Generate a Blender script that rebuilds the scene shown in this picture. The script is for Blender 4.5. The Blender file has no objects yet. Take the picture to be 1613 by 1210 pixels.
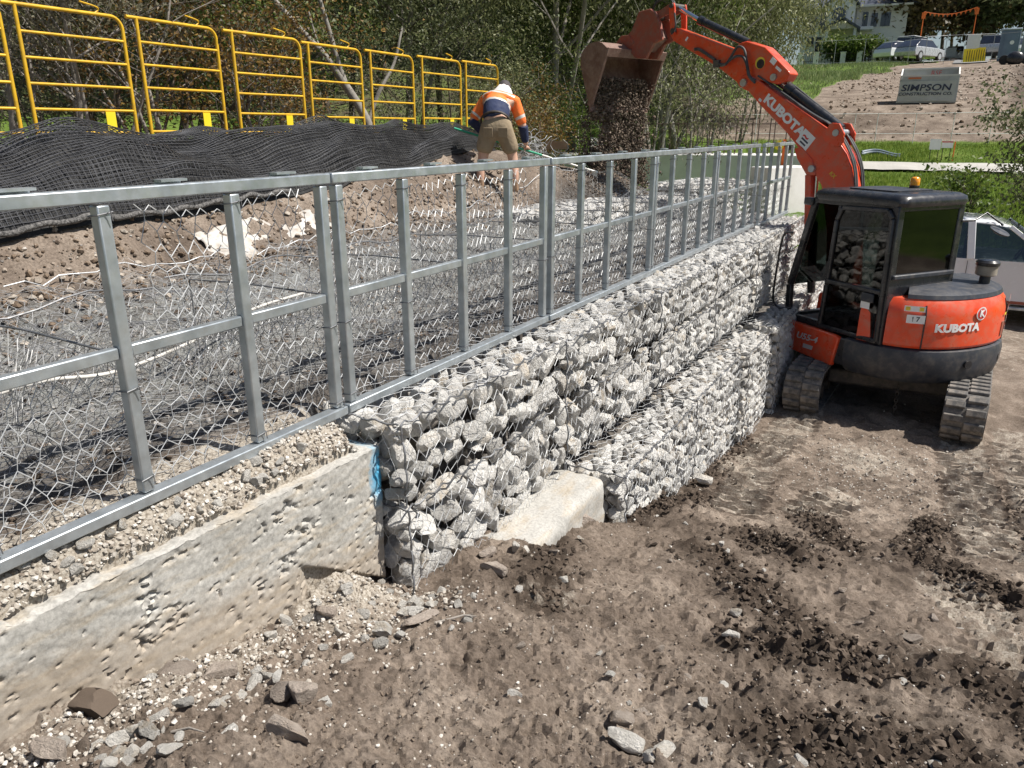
import bpy, bmesh, math, random
import numpy as np
from math import sin, cos, pi, radians, hypot, atan2, sqrt
from mathutils import Vector, Matrix
from mathutils import noise as mnoise

SC = bpy.context.scene
COL = SC.collection
random.seed(7)
RNG = np.random.default_rng(11)

# ------------------------------------------------------------------ camera
CAM_Z, PITCH, YAW, FPX = 3.165, radians(18.42), radians(29.36), 1201.7
cd_ = bpy.data.cameras.new('camera')
cam = bpy.data.objects.new('camera', cd_)
COL.objects.link(cam)
cam.location = (0, 0, CAM_Z)
cam.rotation_euler = (pi / 2 - PITCH, 0, YAW)
cd_.sensor_fit = 'HORIZONTAL'
cd_.sensor_width = 36.0
cd_.lens = 36.0 * FPX / 1613.0
cd_.clip_start = 0.05
cd_.clip_end = 6000
SC.camera = cam

# ------------------------------------------------------------------ light
SUN = Vector((0.61, 0.22, 1.0)).normalized()
w = bpy.data.worlds.new('World')
SC.world = w
w.use_nodes = True
nt = w.node_tree
bg = nt.nodes['Background']
sky = nt.nodes.new('ShaderNodeTexSky')
sky.sky_type = 'NISHITA'
sky.sun_disc = False
sky.sun_elevation = math.asin(SUN.z)
sky.sun_rotation = atan2(SUN.x, SUN.y)
sky.air_density = 1.0
sky.dust_density = 1.5
nt.links.new(sky.outputs[0], bg.inputs[0])
bg.inputs[1].default_value = 0.065
sl = bpy.data.lights.new('sun', 'SUN')
sl.energy = 5.0
sl.angle = radians(0.53)
sl.color = (1.0, 0.955, 0.88)
so = bpy.data.objects.new('sun', sl)
COL.objects.link(so)
so.rotation_euler = SUN.to_track_quat('Z', 'Y').to_euler()
so.location = (10, 5, 30)

SC.render.engine = 'CYCLES'
vs = SC.view_settings
vs.view_transform = 'Standard'
vs.look = 'None'
vs.exposure = 0.5
vs.gamma = 1.0
vs.use_curve_mapping = False
SC.cycles.max_bounces = 6
SC.cycles.transparent_max_bounces = 12

# ------------------------------------------------------------------ helpers
def tag(o, label=None, cat=None, group=None, kind=None):
    if label: o['label'] = label
    if cat: o['category'] = cat
    if group: o['group'] = group
    if kind: o['kind'] = kind
    return o

def link(name, me, mat=None, parent=None, loc=None, rot=None, scale=None):
    o = bpy.data.objects.new(name, me)
    COL.objects.link(o)
    if me is not None and mat is not None and len(me.materials) == 0:
        me.materials.append(mat)
    if parent is not None: o.parent = parent
    if loc is not None: o.location = loc
    if rot is not None: o.rotation_euler = rot
    if scale is not None: o.scale = scale
    return o

def empty(name, loc=(0, 0, 0), rotz=0.0, label=None, cat=None, group=None):
    o = bpy.data.objects.new(name, None)
    COL.objects.link(o)
    o.location = loc
    o.rotation_euler = (0, 0, rotz)
    o.empty_display_size = 0.1
    return tag(o, label, cat, group)

def copy_tree(o, parent=None):
    c = o.copy(); COL.objects.link(c); c.parent = parent
    for ch in o.children: copy_tree(ch, c)
    return c

def fromnp(name, V, F, nper):
    """fast mesh from numpy: V (n,3), F (m,nper)"""
    me = bpy.data.meshes.new(name)
    V = np.asarray(V, dtype=np.float32); F = np.asarray(F, dtype=np.int32)
    me.vertices.add(len(V)); me.vertices.foreach_set('co', V.ravel())
    me.loops.add(F.size); me.loops.foreach_set('vertex_index', F.ravel())
    me.polygons.add(len(F))
    me.polygons.foreach_set('loop_start', np.arange(0, F.size, nper, dtype=np.int32))
    me.update(calc_edges=True)
    me.validate()
    me.polygons.foreach_set('use_smooth', np.zeros(len(me.polygons), dtype=bool))
    return me

class MB:
    def __init__(s): s.v = []; s.f = []
    def add(s, V, F):
        b = len(s.v); s.v.extend([tuple(p) for p in V]); s.f.extend([tuple(i + b for i in f) for f in F]); return s
    def box(s, c, sz, R=None):
        hx, hy, hz = sz[0] / 2, sz[1] / 2, sz[2] / 2
        P = [Vector((x * hx, y * hy, z * hz)) for z in (-1, 1) for y in (-1, 1) for x in (-1, 1)]
        if R is not None: P = [R @ p for p in P]
        c = Vector(c)
        return s.add([p + c for p in P], [(0, 2, 3, 1), (4, 5, 7, 6), (0, 1, 5, 4), (2, 6, 7, 3), (0, 4, 6, 2), (1, 3, 7, 5)])
    def bar(s, a, b, w, h, up=(0, 0, 1)):
        a, b = Vector(a), Vector(b); d = b - a; L = d.length
        if L < 1e-6: return s
        x = d / L; u = Vector(up)
        if abs(x.dot(u)) > 0.98: u = Vector((1, 0, 0))
        y = u.cross(x).normalized(); z = x.cross(y)
        R = Matrix((x, y, z)).transposed()
        return s.box((a + b) / 2, (L, w, h), R)
    def tube(s, pts, r, n=8, cap=True, closed=False):
        pts = [Vector(p) for p in pts]
        m = len(pts)
        rr = r if isinstance(r, (list, tuple)) else [r] * m
        base = len(s.v); prev = None
        for i, p in enumerate(pts):
            if closed: t = pts[(i + 1) % m] - pts[i - 1]
            else: t = pts[min(i + 1, m - 1)] - pts[max(i - 1, 0)]
            if t.length < 1e-9: t = Vector((0, 0, 1))
            t.normalize()
            if prev is None:
                u = Vector((0, 0, 1)) if abs(t.z) < 0.9 else Vector((1, 0, 0))
            else: u = prev
            a = t.cross(u)
            if a.length < 1e-6: a = t.cross(Vector((0, 1, 0)))
            a.normalize(); b = a.cross(t); prev = b
            for k in range(n):
                an = 2 * pi * k / n
                s.v.append(tuple(p + (a * cos(an) + b * sin(an)) * rr[i]))
        for i in range(m if closed else m - 1):
            j = (i + 1) % m
            for k in range(n):
                k2 = (k + 1) % n
                s.f.append((base + i * n + k, base + i * n + k2, base + j * n + k2, base + j * n + k))
        if cap and not closed:
            s.f.append(tuple(base + k for k in range(n)))
            s.f.append(tuple(base + (m - 1) * n + k for k in reversed(range(n))))
        return s
    def cyl(s, a, b, r, n=16): return s.tube([a, b], r, n)
    def prism(s, poly, h0, h1, fn=lambda u, v, h: (u, v, h)):
        n = len(poly); A = [fn(u, v, h0) for u, v in poly]; B = [fn(u, v, h1) for u, v in poly]
        F = [tuple(range(n)), tuple(range(2 * n - 1, n - 1, -1))]
        F += [(i, i + n, (i + 1) % n + n, (i + 1) % n) for i in range(n)]
        return s.add(A + B, F)
    def lathe(s, prof, n=20, c=(0, 0, 0)):
        base = len(s.v)
        for r, z in prof:
            for k in range(n):
                a = 2 * pi * k / n
                s.v.append((c[0] + r * cos(a), c[1] + r * sin(a), c[2] + z))
        for i in range(len(prof) - 1):
            for k in range(n):
                k2 = (k + 1) % n
                s.f.append((base + i * n + k, base + i * n + k2, base + (i + 1) * n + k2, base + (i + 1) * n + k))
        s.f.append(tuple(base + k for k in reversed(range(n))))
        s.f.append(tuple(base + (len(prof) - 1) * n + k for k in range(n)))
        return s
    def mesh(s, name, mat=None, smooth=None, fix=True):
        me = bpy.data.meshes.new(name)
        me.from_pydata(s.v, [], s.f)
        if fix:
            bm = bmesh.new(); bm.from_mesh(me); bmesh.ops.recalc_face_normals(bm, faces=bm.faces); bm.to_mesh(me); bm.free()
        if smooth is not None:
            me.polygons.foreach_set('use_smooth', [True] * len(me.polygons))
            me.set_sharp_from_angle(angle=radians(smooth))
        if mat is not None: me.materials.append(mat)
        me.update()
        return me
    def build(s, name, mat, parent=None, smooth=None, bevel=None, seg=2, loc=None):
        o = link(name, s.mesh(name, mat, smooth), None, parent, loc)
        if bevel:
            m = o.modifiers.new('bevel', 'BEVEL'); m.width = bevel; m.segments = seg; m.limit_method = 'ANGLE'; m.angle_limit = radians(35)
            m.harden_normals = False
            if smooth is None:
                o.data.polygons.foreach_set('use_smooth', [True] * len(o.data.polygons)); o.data.set_sharp_from_angle(angle=radians(40))
        return o

# ---------- numpy noise
_perm = RNG.permutation(256).astype(np.int64)
_perm = np.concatenate([_perm, _perm, _perm])
_val = RNG.random(256).astype(np.float64) * 2 - 1
def vnoise(x, y, z=0.0):
    x = np.asarray(x, float); y = np.asarray(y, float); z = np.zeros_like(x) + z
    xi = np.floor(x).astype(np.int64); yi = np.floor(y).astype(np.int64); zi = np.floor(z).astype(np.int64)
    fx, fy, fz = x - xi, y - yi, z - zi
    fx = fx * fx * fx * (fx * (fx * 6 - 15) + 10); fy = fy * fy * fy * (fy * (fy * 6 - 15) + 10); fz = fz * fz * (3 - 2 * fz)
    def h(a, b, c): return _val[_perm[_perm[_perm[a & 255] + (b & 255)] + (c & 255)]]
    def lerp(a, b, t): return a + (b - a) * t
    r = []
    for dz in (0, 1):
        a = lerp(h(xi, yi, zi + dz), h(xi + 1, yi, zi + dz), fx)
        b = lerp(h(xi, yi + 1, zi + dz), h(xi + 1, yi + 1, zi + dz), fx)
        r.append(lerp(a, b, fy))
    return lerp(r[0], r[1], fz)
def fbm(x, y, z=0.0, o=4, g=0.5):
    s = 0; a = 1; t = 0
    for i in range(o):
        s = s + a * vnoise(x * 2 ** i + 17.3 * i, y * 2 ** i - 9.1 * i, z * 2 ** i); t += a; a *= g
    return s / t
def sstep(a, b, x):
    t = np.clip((np.asarray(x, float) - a) / (b - a), 0, 1); return t * t * (3 - 2 * t)

# ---------- materials
def _nodes(name):
    m = bpy.data.materials.new(name); m.use_nodes = True
    nt = m.node_tree; return m, nt, nt.nodes['Principled BSDF']
def ramp(nt, stops):
    r = nt.nodes.new('ShaderNodeValToRGB'); e = r.color_ramp.elements
    while len(e) < len(stops): e.new(0.5)
    for k, (p, c) in enumerate(stops):
        e[k].position = p; e[k].color = (c[0], c[1], c[2], 1) if not isinstance(c, (int, float)) else (c, c, c, 1)
    return r
def texco(nt, kind='Object'):
    t = nt.nodes.new('ShaderNodeTexCoord'); return t.outputs[kind]
def noise(nt, co, scale, detail=4, rough=0.55):
    n = nt.nodes.new('ShaderNodeTexNoise'); n.inputs['Scale'].default_value = scale
    n.inputs['Detail'].default_value = detail; n.inputs['Roughness'].default_value = rough
    nt.links.new(co, n.inputs['Vector']); return n.outputs['Fac']
def mix(nt, a, b, fac, mode='MIX'):
    m = nt.nodes.new('ShaderNodeMix'); m.data_type = 'RGBA'; m.blend_type = mode
    for s, v in ((m.inputs[6], a), (m.inputs[7], b), (m.inputs[0], fac)):
        if hasattr(v, 'node'): nt.links.new(v, s)
        elif isinstance(v, (int, float)): s.default_value = v
        else: s.default_value = (v[0], v[1], v[2], 1)
    return m.outputs[2]
def math_(nt, op, a, b=0.0):
    m = nt.nodes.new('ShaderNodeMath'); m.operation = op
    for s, v in ((m.inputs[0], a), (m.inputs[1], b)):
        if hasattr(v, 'node'): nt.links.new(v, s)
        else: s.default_value = v
    return m.outputs[0]
def bump(nt, bsdf, h, strength=0.3, dist=0.01):
    b = nt.nodes.new('ShaderNodeBump'); b.inputs['Strength'].default_value = strength; b.inputs['Distance'].default_value = dist
    nt.links.new(h, b.inputs['Height']); nt.links.new(b.outputs[0], bsdf.inputs['Normal'])
def setc(nt, sock, v):
    if hasattr(v, 'node'): nt.links.new(v, sock)
    elif isinstance(v, (int, float)): sock.default_value = v
    else: sock.default_value = (v[0], v[1], v[2], 1)

def pm(name, c1, c2=None, scale=4.0, rough=0.6, metal=0.0, bstr=0.0, bscale=30.0, bdist=0.01, rnd=0.0, dirt=None, dirt_amt=0.3, spec=0.5, coat=0.0, detail=5):
    """two-tone noise material with optional dirt film, per-object variation and bump"""
    m, nt, b = _nodes(name)
    co = texco(nt)
    col = c1
    if c2 is not None:
        r = ramp(nt, [(0.32, c1), (0.68, c2)]); nt.links.new(noise(nt, co, scale, detail), r.inputs[0]); col = r.outputs[0]
    if dirt is not None:
        r2 = ramp(nt, [(0.45, 0.0), (0.75, dirt_amt)]); nt.links.new(noise(nt, co, scale * 2.7, 6, 0.65), r2.inputs[0])
        col = mix(nt, col, dirt, r2.outputs[0])
    if rnd:
        oi = nt.nodes.new('ShaderNodeObjectInfo')
        rr = ramp(nt, [(0, 1 - rnd), (1, 1 + rnd * 0.6)]); nt.links.new(oi.outputs['Random'], rr.inputs[0])
        col = mix(nt, col, rr.outputs[0], 1.0, 'MULTIPLY')
    setc(nt, b.inputs['Base Color'], col)
    rn = ramp(nt, [(0.3, max(0, rough - 0.1)), (0.7, min(1, rough + 0.1))]); nt.links.new(noise(nt, co, scale * 3, 3), rn.inputs[0])
    nt.links.new(rn.outputs[0], b.inputs['Roughness'])
    b.inputs['Metallic'].default_value = metal
    b.inputs['Specular IOR Level'].default_value = spec
    if coat: b.inputs['Coat Weight'].default_value = coat; b.inputs['Coat Roughness'].default_value = 0.12
    if bstr: bump(nt, b, noise(nt, co, bscale, 6, 0.6), bstr, bdist)
    return m

def glass_mat(name, tint=(0.75, 0.85, 0.8), alpha=0.25, rough=0.04):
    m, nt, b = _nodes(name)
    out = nt.nodes['Material Output']
    tr = nt.nodes.new('ShaderNodeBsdfTransparent'); tr.inputs[0].default_value = (*tint, 1)
    gl = nt.nodes.new('ShaderNodeBsdfGlossy'); gl.inputs['Roughness'].default_value = rough
    lw = nt.nodes.new('ShaderNodeLayerWeight'); lw.inputs[0].default_value = 0.5
    mx = nt.nodes.new('ShaderNodeMixShader')
    ad = math_(nt, 'ADD', math_(nt, 'MULTIPLY', math_(nt, 'POWER', lw.outputs['Facing'], 4.0), 0.8), alpha)
    nt.links.new(ad, mx.inputs[0]); nt.links.new(tr.outputs[0], mx.inputs[1]); nt.links.new(gl.outputs[0], mx.inputs[2])
    nt.links.new(mx.outputs[0], out.inputs['Surface'])
    return m

def text_mesh(txt, size, extrude=0.002, bold=0.0, shear=0.0, sx=1.0):
    c = bpy.data.curves.new('lettering', 'FONT'); c.body = txt; c.size = size; c.extrude = extrude; c.offset = bold; c.shear = shear
    c.align_x = 'CENTER'; c.align_y = 'CENTER'; c.resolution_u = 3
    o = bpy.data.objects.new('tmp', c); COL.objects.link(o)
    dg = bpy.context.evaluated_depsgraph_get()
    me = bpy.data.meshes.new_from_object(o.evaluated_get(dg))
    bpy.data.objects.remove(o); bpy.data.curves.remove(c)
    if sx != 1.0:
        me.transform(Matrix.Diagonal((sx, 1, 1, 1)))
    me.name = 'lettering'; me.materials.clear()
    return me
def frame_matrix(origin, xdir, ydir):
    x = Vector(xdir).normalized(); z = x.cross(Vector(ydir)).normalized(); y = z.cross(x)
    M = Matrix((x, y, z)).transposed().to_4x4(); M.translation = Vector(origin); return M

# ---------- rocks
def rock_mesh(name, sub, seed, cuts=9, squash=(1, 0.85, 0.75), rough=0.05, boxy=0.0):
    rnd = random.Random(seed)
    bm = bmesh.new(); bmesh.ops.create_icosphere(bm, subdivisions=sub, radius=1.0)
    pl = []
    for i in range(cuts):
        n = Vector((rnd.gauss(0, 1), rnd.gauss(0, 1), rnd.gauss(0, 1))).normalized()
        pl.append((n, rnd.uniform(0.50, 0.80)))
    off = Vector((rnd.random() * 50, rnd.random() * 50, 0))
    for v in bm.verts:
        p = v.co.copy()
        if boxy: p = p * (boxy * (abs(p.x) ** 5 + abs(p.y) ** 5 + abs(p.z) ** 5) ** (-0.2) + (1 - boxy)) * 0.92
        for n, d in pl:
            e = p.dot(n) - d
            if e > 0: p -= n * e * 0.985
        p += p.normalized() * rough * (mnoise.noise(p * 3 + off) + 0.5 * mnoise.noise(p * 8 + off))
        v.co = Vector((p.x * squash[0], p.y * squash[1], p.z * squash[2]))
    me = bpy.data.meshes.new(name); bm.to_mesh(me); bm.free()
    me.polygons.foreach_set('use_smooth', [True] * len(me.polygons)); me.set_sharp_from_angle(angle=radians(24))
    return me

def scatter_mesh(name, pos, rad, variants, seed=3, flat=1.0):
    """many small stones joined into one mesh. variants: list of (V,F) arrays; pos (n,3); rad (n,)"""
    rg = np.random.default_rng(seed)
    Vs, Fs, b = [], [], 0
    n = len(pos); which = rg.integers(0, len(variants), n)
    for k, (V, F) in enumerate(variants):
        idx = np.where(which == k)[0]
        if len(idx) == 0: continue
        m = len(idx)
        q = rg.normal(size=(m, 4)); q /= np.linalg.norm(q, axis=1)[:, None]
        a, bb, c, d = q.T
        R = np.stack([np.stack([1 - 2 * (c * c + d * d), 2 * (bb * c - a * d), 2 * (bb * d + a * c)], -1),
                      np.stack([2 * (bb * c + a * d), 1 - 2 * (bb * bb + d * d), 2 * (c * d - a * bb)], -1),
                      np.stack([2 * (bb * d - a * c), 2 * (c * d + a * bb), 1 - 2 * (bb * bb + c * c)], -1)], 1)
        P = np.einsum('mij,vj->mvi', R, V) * rad[idx][:, None, None]
        P[:, :, 2] *= flat
        P += pos[idx][:, None, :]
        nv = len(V)
        Fk = F[None] + (np.arange(m) * nv)[:, None, None] + b
        Vs.append(P.reshape(-1, 3)); Fs.append(Fk.reshape(-1, 3)); b += m * nv
    return fromnp(name, np.concatenate(Vs), np.concatenate(Fs), 3)

def mesh_arrays(me):
    V = np.array([v.co[:] for v in me.vertices]); F = []
    for p in me.polygons:
        vs = list(p.vertices)
        for i in range(1, len(vs) - 1): F.append((vs[0], vs[i], vs[i + 1]))
    return V, np.array(F)
def hull_arrays(seed, n, sq, jag):
    rd = random.Random(seed); bm = bmesh.new()
    for i in range(n):
        t = (i + 0.5) / n; ph = i * 2.399963; r_ = sqrt(max(0, 1 - (1 - 2 * t) ** 2)); k = rd.uniform(1 - jag, 1.0)
        bm.verts.new((r_ * cos(ph) * sq[0] * k, r_ * sin(ph) * sq[1] * k, (1 - 2 * t) * sq[2] * k))
    bmesh.ops.convex_hull(bm, input=bm.verts)
    for v in [v for v in bm.verts if not v.link_faces]: bm.verts.remove(v)
    bmesh.ops.triangulate(bm, faces=bm.faces); bm.verts.index_update()
    V = np.array([v.co[:] for v in bm.verts]); F = np.array([[v.index for v in f.verts] for f in bm.faces]); bm.free(); return V, F
PEB = [hull_arrays(100 + i, 9, (1, 0.82, 0.66), 0.3) for i in range(10)]
CLOD = [hull_arrays(200 + i, 8, (1, 0.8, 0.62), 0.5) for i in range(12)]

# ---------- wires: many edges -> one mesh of triangular prisms
def wire_mesh(name, P, E, r):
    P = np.asarray(P, float); E = np.asarray(E, int)
    a, b = P[E[:, 0]], P[E[:, 1]]
    t = b - a; L = np.linalg.norm(t, axis=1); ok = L > 1e-6; a, b, t, L = a[ok], b[ok], t[ok], L[ok]
    t = t / L[:, None]
    a = a - t * (r * 0.4); b = b + t * (r * 0.4)
    u = np.where(np.abs(t[:, 2:3]) < 0.9, np.array([[0, 0, 1.0]]), np.array([[1.0, 0, 0]]))
    n1 = np.cross(t, u); n1 /= np.linalg.norm(n1, axis=1)[:, None]; n2 = np.cross(t, n1)
    m = len(a); V = np.zeros((m, 6, 3))
    for k in range(3):
        an = 2 * pi * k / 3
        o = (n1 * cos(an) + n2 * sin(an)) * r
        V[:, k] = a + o; V[:, 3 + k] = b + o
    F = np.array([[0, 1, 4, 3], [1, 2, 5, 4], [2, 0, 3, 5]])
    F = (F[None] + (np.arange(m) * 6)[:, None, None]).reshape(-1, 4)
    return fromnp(name, V.reshape(-1, 3), F, 4)

def hexnet(u0, u1, v0, v1, a=0.075, b=0.1):
    """hexagonal wire net in (u,v): cell width a along u, height b along v (twists run along v). returns pts (n,2), edges"""
    pts = {}; edges = []
    def pid(x, y):
        k = (round(x, 4), round(y, 4))
        if k not in pts: pts[k] = len(pts)
        return pts[k]
    tw = b * 0.36; sl = b * 0.5 - tw * 0.5 + tw * 0.0
    ph = b  # row pitch 
    nrow = int((v1 - v0) / (b * 0.75)) + 2; ncol = int((u1 - u0) / a) + 2
    h = b * 0.75
    for j in range(nrow):
        for i in range(ncol):
            ox = (j % 2) * a / 2
            x = u0 + i * a + ox; y = v0 + j * h
            # twist vertical segment, then two slants to the next row
            A = (x, y); B = (x, y + h * 0.5)
            Cc = (x - a / 2, y + h); D = (x + a / 2, y + h)
            for p, q in ((A, B), (B, Cc), (B, D)):
                if all(u0 - 1e-6 <= z[0] <= u1 + 1e-6 and v0 - 1e-6 <= z[1] <= v1 + 1e-6 for z in (p, q)):
                    edges.append((pid(*p), pid(*q)))
    P = np.array(list(pts.keys())) if pts else np.zeros((0, 2))
    return P, np.array(edges)

# ================================================================== materials of the place
M = {}
GALV = pm('galvanised_steel', (0.36, 0.40, 0.43), (0.55, 0.59, 0.62), 9, 0.40, 0.7, 0.08, 60, 0.002, dirt=(0.35, 0.34, 0.32), dirt_amt=0.35)
WIRE = pm('galvanised_wire', (0.42, 0.43, 0.44), (0.56, 0.57, 0.58), 14, 0.5, 0.15)
WIRE_DARK = pm('coated_wire', (0.10, 0.105, 0.11), (0.2, 0.2, 0.21), 10, 0.5, 0.3)
WIRE_L = pm('bright_wire', (0.60, 0.61, 0.62), (0.74, 0.75, 0.76), 14, 0.45, 0.1)
WIRE_G = pm('dull_wire', (0.22, 0.22, 0.22), (0.36, 0.36, 0.36), 14, 0.5, 0.2)
def rock_material(name, light, dark, stain, amt=0.5):
    m, nt, b = _nodes(name)
    co = texco(nt)
    oi = nt.nodes.new('ShaderNodeObjectInfo')
    add = nt.nodes.new('ShaderNodeVectorMath'); add.operation = 'ADD'
    sc = nt.nodes.new('ShaderNodeVectorMath'); sc.operation = 'SCALE'
    cmb = nt.nodes.new('ShaderNodeCombineXYZ')
    for k in range(3): nt.links.new(oi.outputs['Random'], cmb.inputs[k])
    nt.links.new(cmb.outputs[0], sc.inputs[0]); sc.inputs['Scale'].default_value = 37.0
    nt.links.new(co, add.inputs[0]); nt.links.new(sc.outputs[0], add.inputs[1]); co2 = add.outputs[0]
    r = ramp(nt, [(0.25, dark), (0.5, [(a + c) / 2 for a, c in zip(dark, light)]), (0.72, light)]); nt.links.new(noise(nt, co2, 1.6, 8, 0.7), r.inputs[0])
    # mineral stain with a per-stone amount
    r2 = ramp(nt, [(0.5, 0.0), (0.62, amt)]); nt.links.new(noise(nt, co2, 0.9, 5, 0.6), r2.inputs[0])
    gate = ramp(nt, [(0.55, 0.0), (0.8, 1.0)]); nt.links.new(oi.outputs['Random'], gate.inputs[0])
    col = mix(nt, r.outputs[0], stain, math_(nt, 'MULTIPLY', r2.outputs[0], gate.outputs[0]))
    rr = ramp(nt, [(0, 0.62), (0.12, 0.85), (0.5, 1.0), (1, 1.12)]); 
    wn = nt.nodes.new('ShaderNodeTexWhiteNoise'); wn.noise_dimensions = '1D'; nt.links.new(oi.outputs['Random'], wn.inputs['W']); nt.links.new(wn.outputs['Value'], rr.inputs[0])
    col = mix(nt, col, rr.outputs[0], 1.0, 'MULTIPLY')
    # dark lichen-like specks
    sp = ramp(nt, [(0.62, 0.0), (0.72, 0.5)]); nt.links.new(noise(nt, co2, 7, 6, 0.75), sp.inputs[0])
    col = mix(nt, col, (0.12, 0.11, 0.10), sp.outputs[0])
    nt.links.new(col, b.inputs['Base Color']); b.inputs['Roughness'].default_value = 0.9; b.inputs['Specular IOR Level'].default_value = 0.25
    bump(nt, b, noise(nt, co2, 4, 10, 0.72), 0.8, 0.07)
    return m
LIME = rock_material('pale_limestone', (0.90, 0.885, 0.85), (0.56, 0.535, 0.50), (0.52, 0.40, 0.25))
LIME_S = rock_material('crushed_limestone', (0.82, 0.79, 0.74), (0.52, 0.49, 0.44), (0.46, 0.36, 0.24))
BROWNROCK = rock_material('brown_basalt', (0.58, 0.50, 0.43), (0.33, 0.27, 0.225), (0.38, 0.27, 0.18))

def ground_material(name):
    m, nt, b = _nodes(name)
    co = texco(nt)
    at = nt.nodes.new('ShaderNodeVertexColor'); at.layer_name = 'mask'
    sep = nt.nodes.new('ShaderNodeSeparateColor'); nt.links.new(at.outputs['Color'], sep.inputs[0])
    grass, moist, gravel = sep.outputs[0], sep.outputs[1], sep.outputs[2]
    # dry soil
    r = ramp(nt, [(0.28, (0.11, 0.086, 0.069)), (0.5, (0.225, 0.182, 0.148)), (0.72, (0.39, 0.33, 0.275))]); nt.links.new(noise(nt, co, 1.7, 10, 0.68), r.inputs[0])
    fine = ramp(nt, [(0.36, (0.45, 0.43, 0.41)), (0.6, (1.1, 1.08, 1.06))]); nt.links.new(noise(nt, co, 55, 5, 0.7), fine.inputs[0])
    col = mix(nt, r.outputs[0], fine.outputs[0], 0.75, 'MULTIPLY')
    mo = ramp(nt, [(0.25, 0.0), (0.75, 1.0)])
    nt.links.new(math_(nt, 'ADD', moist, math_(nt, 'MULTIPLY', math_(nt, 'SUBTRACT', noise(nt, co, 6, 6, 0.7), 0.5), 1.1)), mo.inputs[0])
    mcol = ramp(nt, [(0.3, (0.045, 0.034, 0.026)), (0.7, (0.11, 0.083, 0.064))]); nt.links.new(noise(nt, co, 20, 6, 0.7), mcol.inputs[0])
    col = mix(nt, col, mcol.outputs[0], mo.outputs[0])
    # pale stone dust and fine gravel
    gm = ramp(nt, [(0.35, 0.0), (0.65, 0.92)])
    nt.links.new(math_(nt, 'ADD', gravel, math_(nt, 'MULTIPLY', math_(nt, 'SUBTRACT', noise(nt, co, 11, 7, 0.72), 0.5), 1.2)), gm.inputs[0])
    vor = nt.nodes.new('ShaderNodeTexVoronoi'); vor.inputs['Scale'].default_value = 95; nt.links.new(co, vor.inputs['Vector'])
    gcol = ramp(nt, [(0.0, (0.58, 0.54, 0.47)), (0.5, (0.46, 0.41, 0.345)), (0.9, (0.22, 0.185, 0.145))]); nt.links.new(vor.outputs['Distance'], gcol.inputs[0])
    col = mix(nt, col, gcol.outputs[0], gm.outputs[0])
    # grass sward
    gr = ramp(nt, [(0.3, (0.06, 0.10, 0.018)), (0.55, (0.11, 0.17, 0.03)), (0.8, (0.2, 0.21, 0.07))]); nt.links.new(noise(nt, co, 0.9, 8, 0.7), gr.inputs[0])
    gs = ramp(nt, [(0.4, 0.0), (0.6, 1.0)])
    nt.links.new(math_(nt, 'ADD', grass, math_(nt, 'MULTIPLY', math_(nt, 'SUBTRACT', noise(nt, co, 1.3, 6, 0.7), 0.5), 0.5)), gs.inputs[0])
    col = mix(nt, col, gr.outputs[0], gs.outputs[0])
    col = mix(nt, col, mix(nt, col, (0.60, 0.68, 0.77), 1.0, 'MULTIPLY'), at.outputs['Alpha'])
    nt.links.new(col, b.inputs['Base Color']); b.inputs['Roughness'].default_value = 0.95; b.inputs['Specular IOR Level'].default_value = 0.15
    h = math_(nt, 'ADD', noise(nt, co, 34, 12, 0.82), math_(nt, 'MULTIPLY', noise(nt, co, 150, 4, 0.7), 0.35))
    bump(nt, b, h, 1.0, 0.013)
    return m
GROUND = ground_material('site_soil')

# ================================================================== terrain
def seg_dist(x, y, a, b):
    ax, ay = a; bx, by = b; dx, dy = bx - ax, by - ay
    t = np.clip(((x - ax) * dx + (y - ay) * dy) / (dx * dx + dy * dy), 0, 1)
    return np.hypot(x - ax - t * dx, y - ay - t * dy), t
LANES = [((-1.36, 6.1), (-1.12, 9.0), 0.23), ((-1.0, 4.9), (-1.2, 6.6), 0.2), ((0.62, 5.0), (0.48, 9.0), 0.23), ((-0.62, 5.2), (-0.45, 6.2), 0.2),
         ((1.12, 5.2), (1.0, 9.4), 0.24), ((0.95, 3.0), (0.35, 4.4), 0.22)]
RIDGES = [((-0.25, 4.7), (-0.62, 5.5), 0.13, 0.06), ((0.15, 5.0), (0.28, 6.0), 0.12, 0.07), ((0.2, 4.75), (0.85, 4.35), 0.2, 0.10), ((-0.75, 4.5), (-0.45, 4.25), 0.16, 0.07),
          ((-0.95, 3.95), (-0.2, 3.15), 0.16, 0.05), ((-0.5, 2.9), (0.1, 3.1), 0.14, 0.05), ((0.85, 5.4), (0.95, 7.6), 0.1, 0.05), ((-1.55, 4.35), (-1.35, 5.3), 0.14, 0.07),
          ((-1.75, 3.6), (-1.3, 2.6), 0.12, 0.03), ((-1.45, 5.6), (-1.5, 7.8), 0.12, 0.06), ((0.4, 3.3), (0.9, 2.7), 0.2, 0.05), ((-0.2, 2.2), (0.3, 2.5), 0.2, 0.04)]
def zright(R): return np.interp(R, [0, 14, 17, 19, 21, 25, 26.6, 29, 32, 38, 60, 75, 85, 150, 400, 3000], [0, -0.1, -0.05, 0.55, 1.35, 2.05, 2.2, 2.75, 3.95, 4.8, 7.0, 8.3, 9.0, 13, 20, 20])
def zleft(R): return np.interp(R, [0, 8, 12, 18, 25, 32, 45, 60, 85, 150, 400, 3000], [2.7, 2.7, 2.2, 1.9, 2.6, 4.2, 8.6, 13.2, 20, 36, 60, 60])
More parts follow.
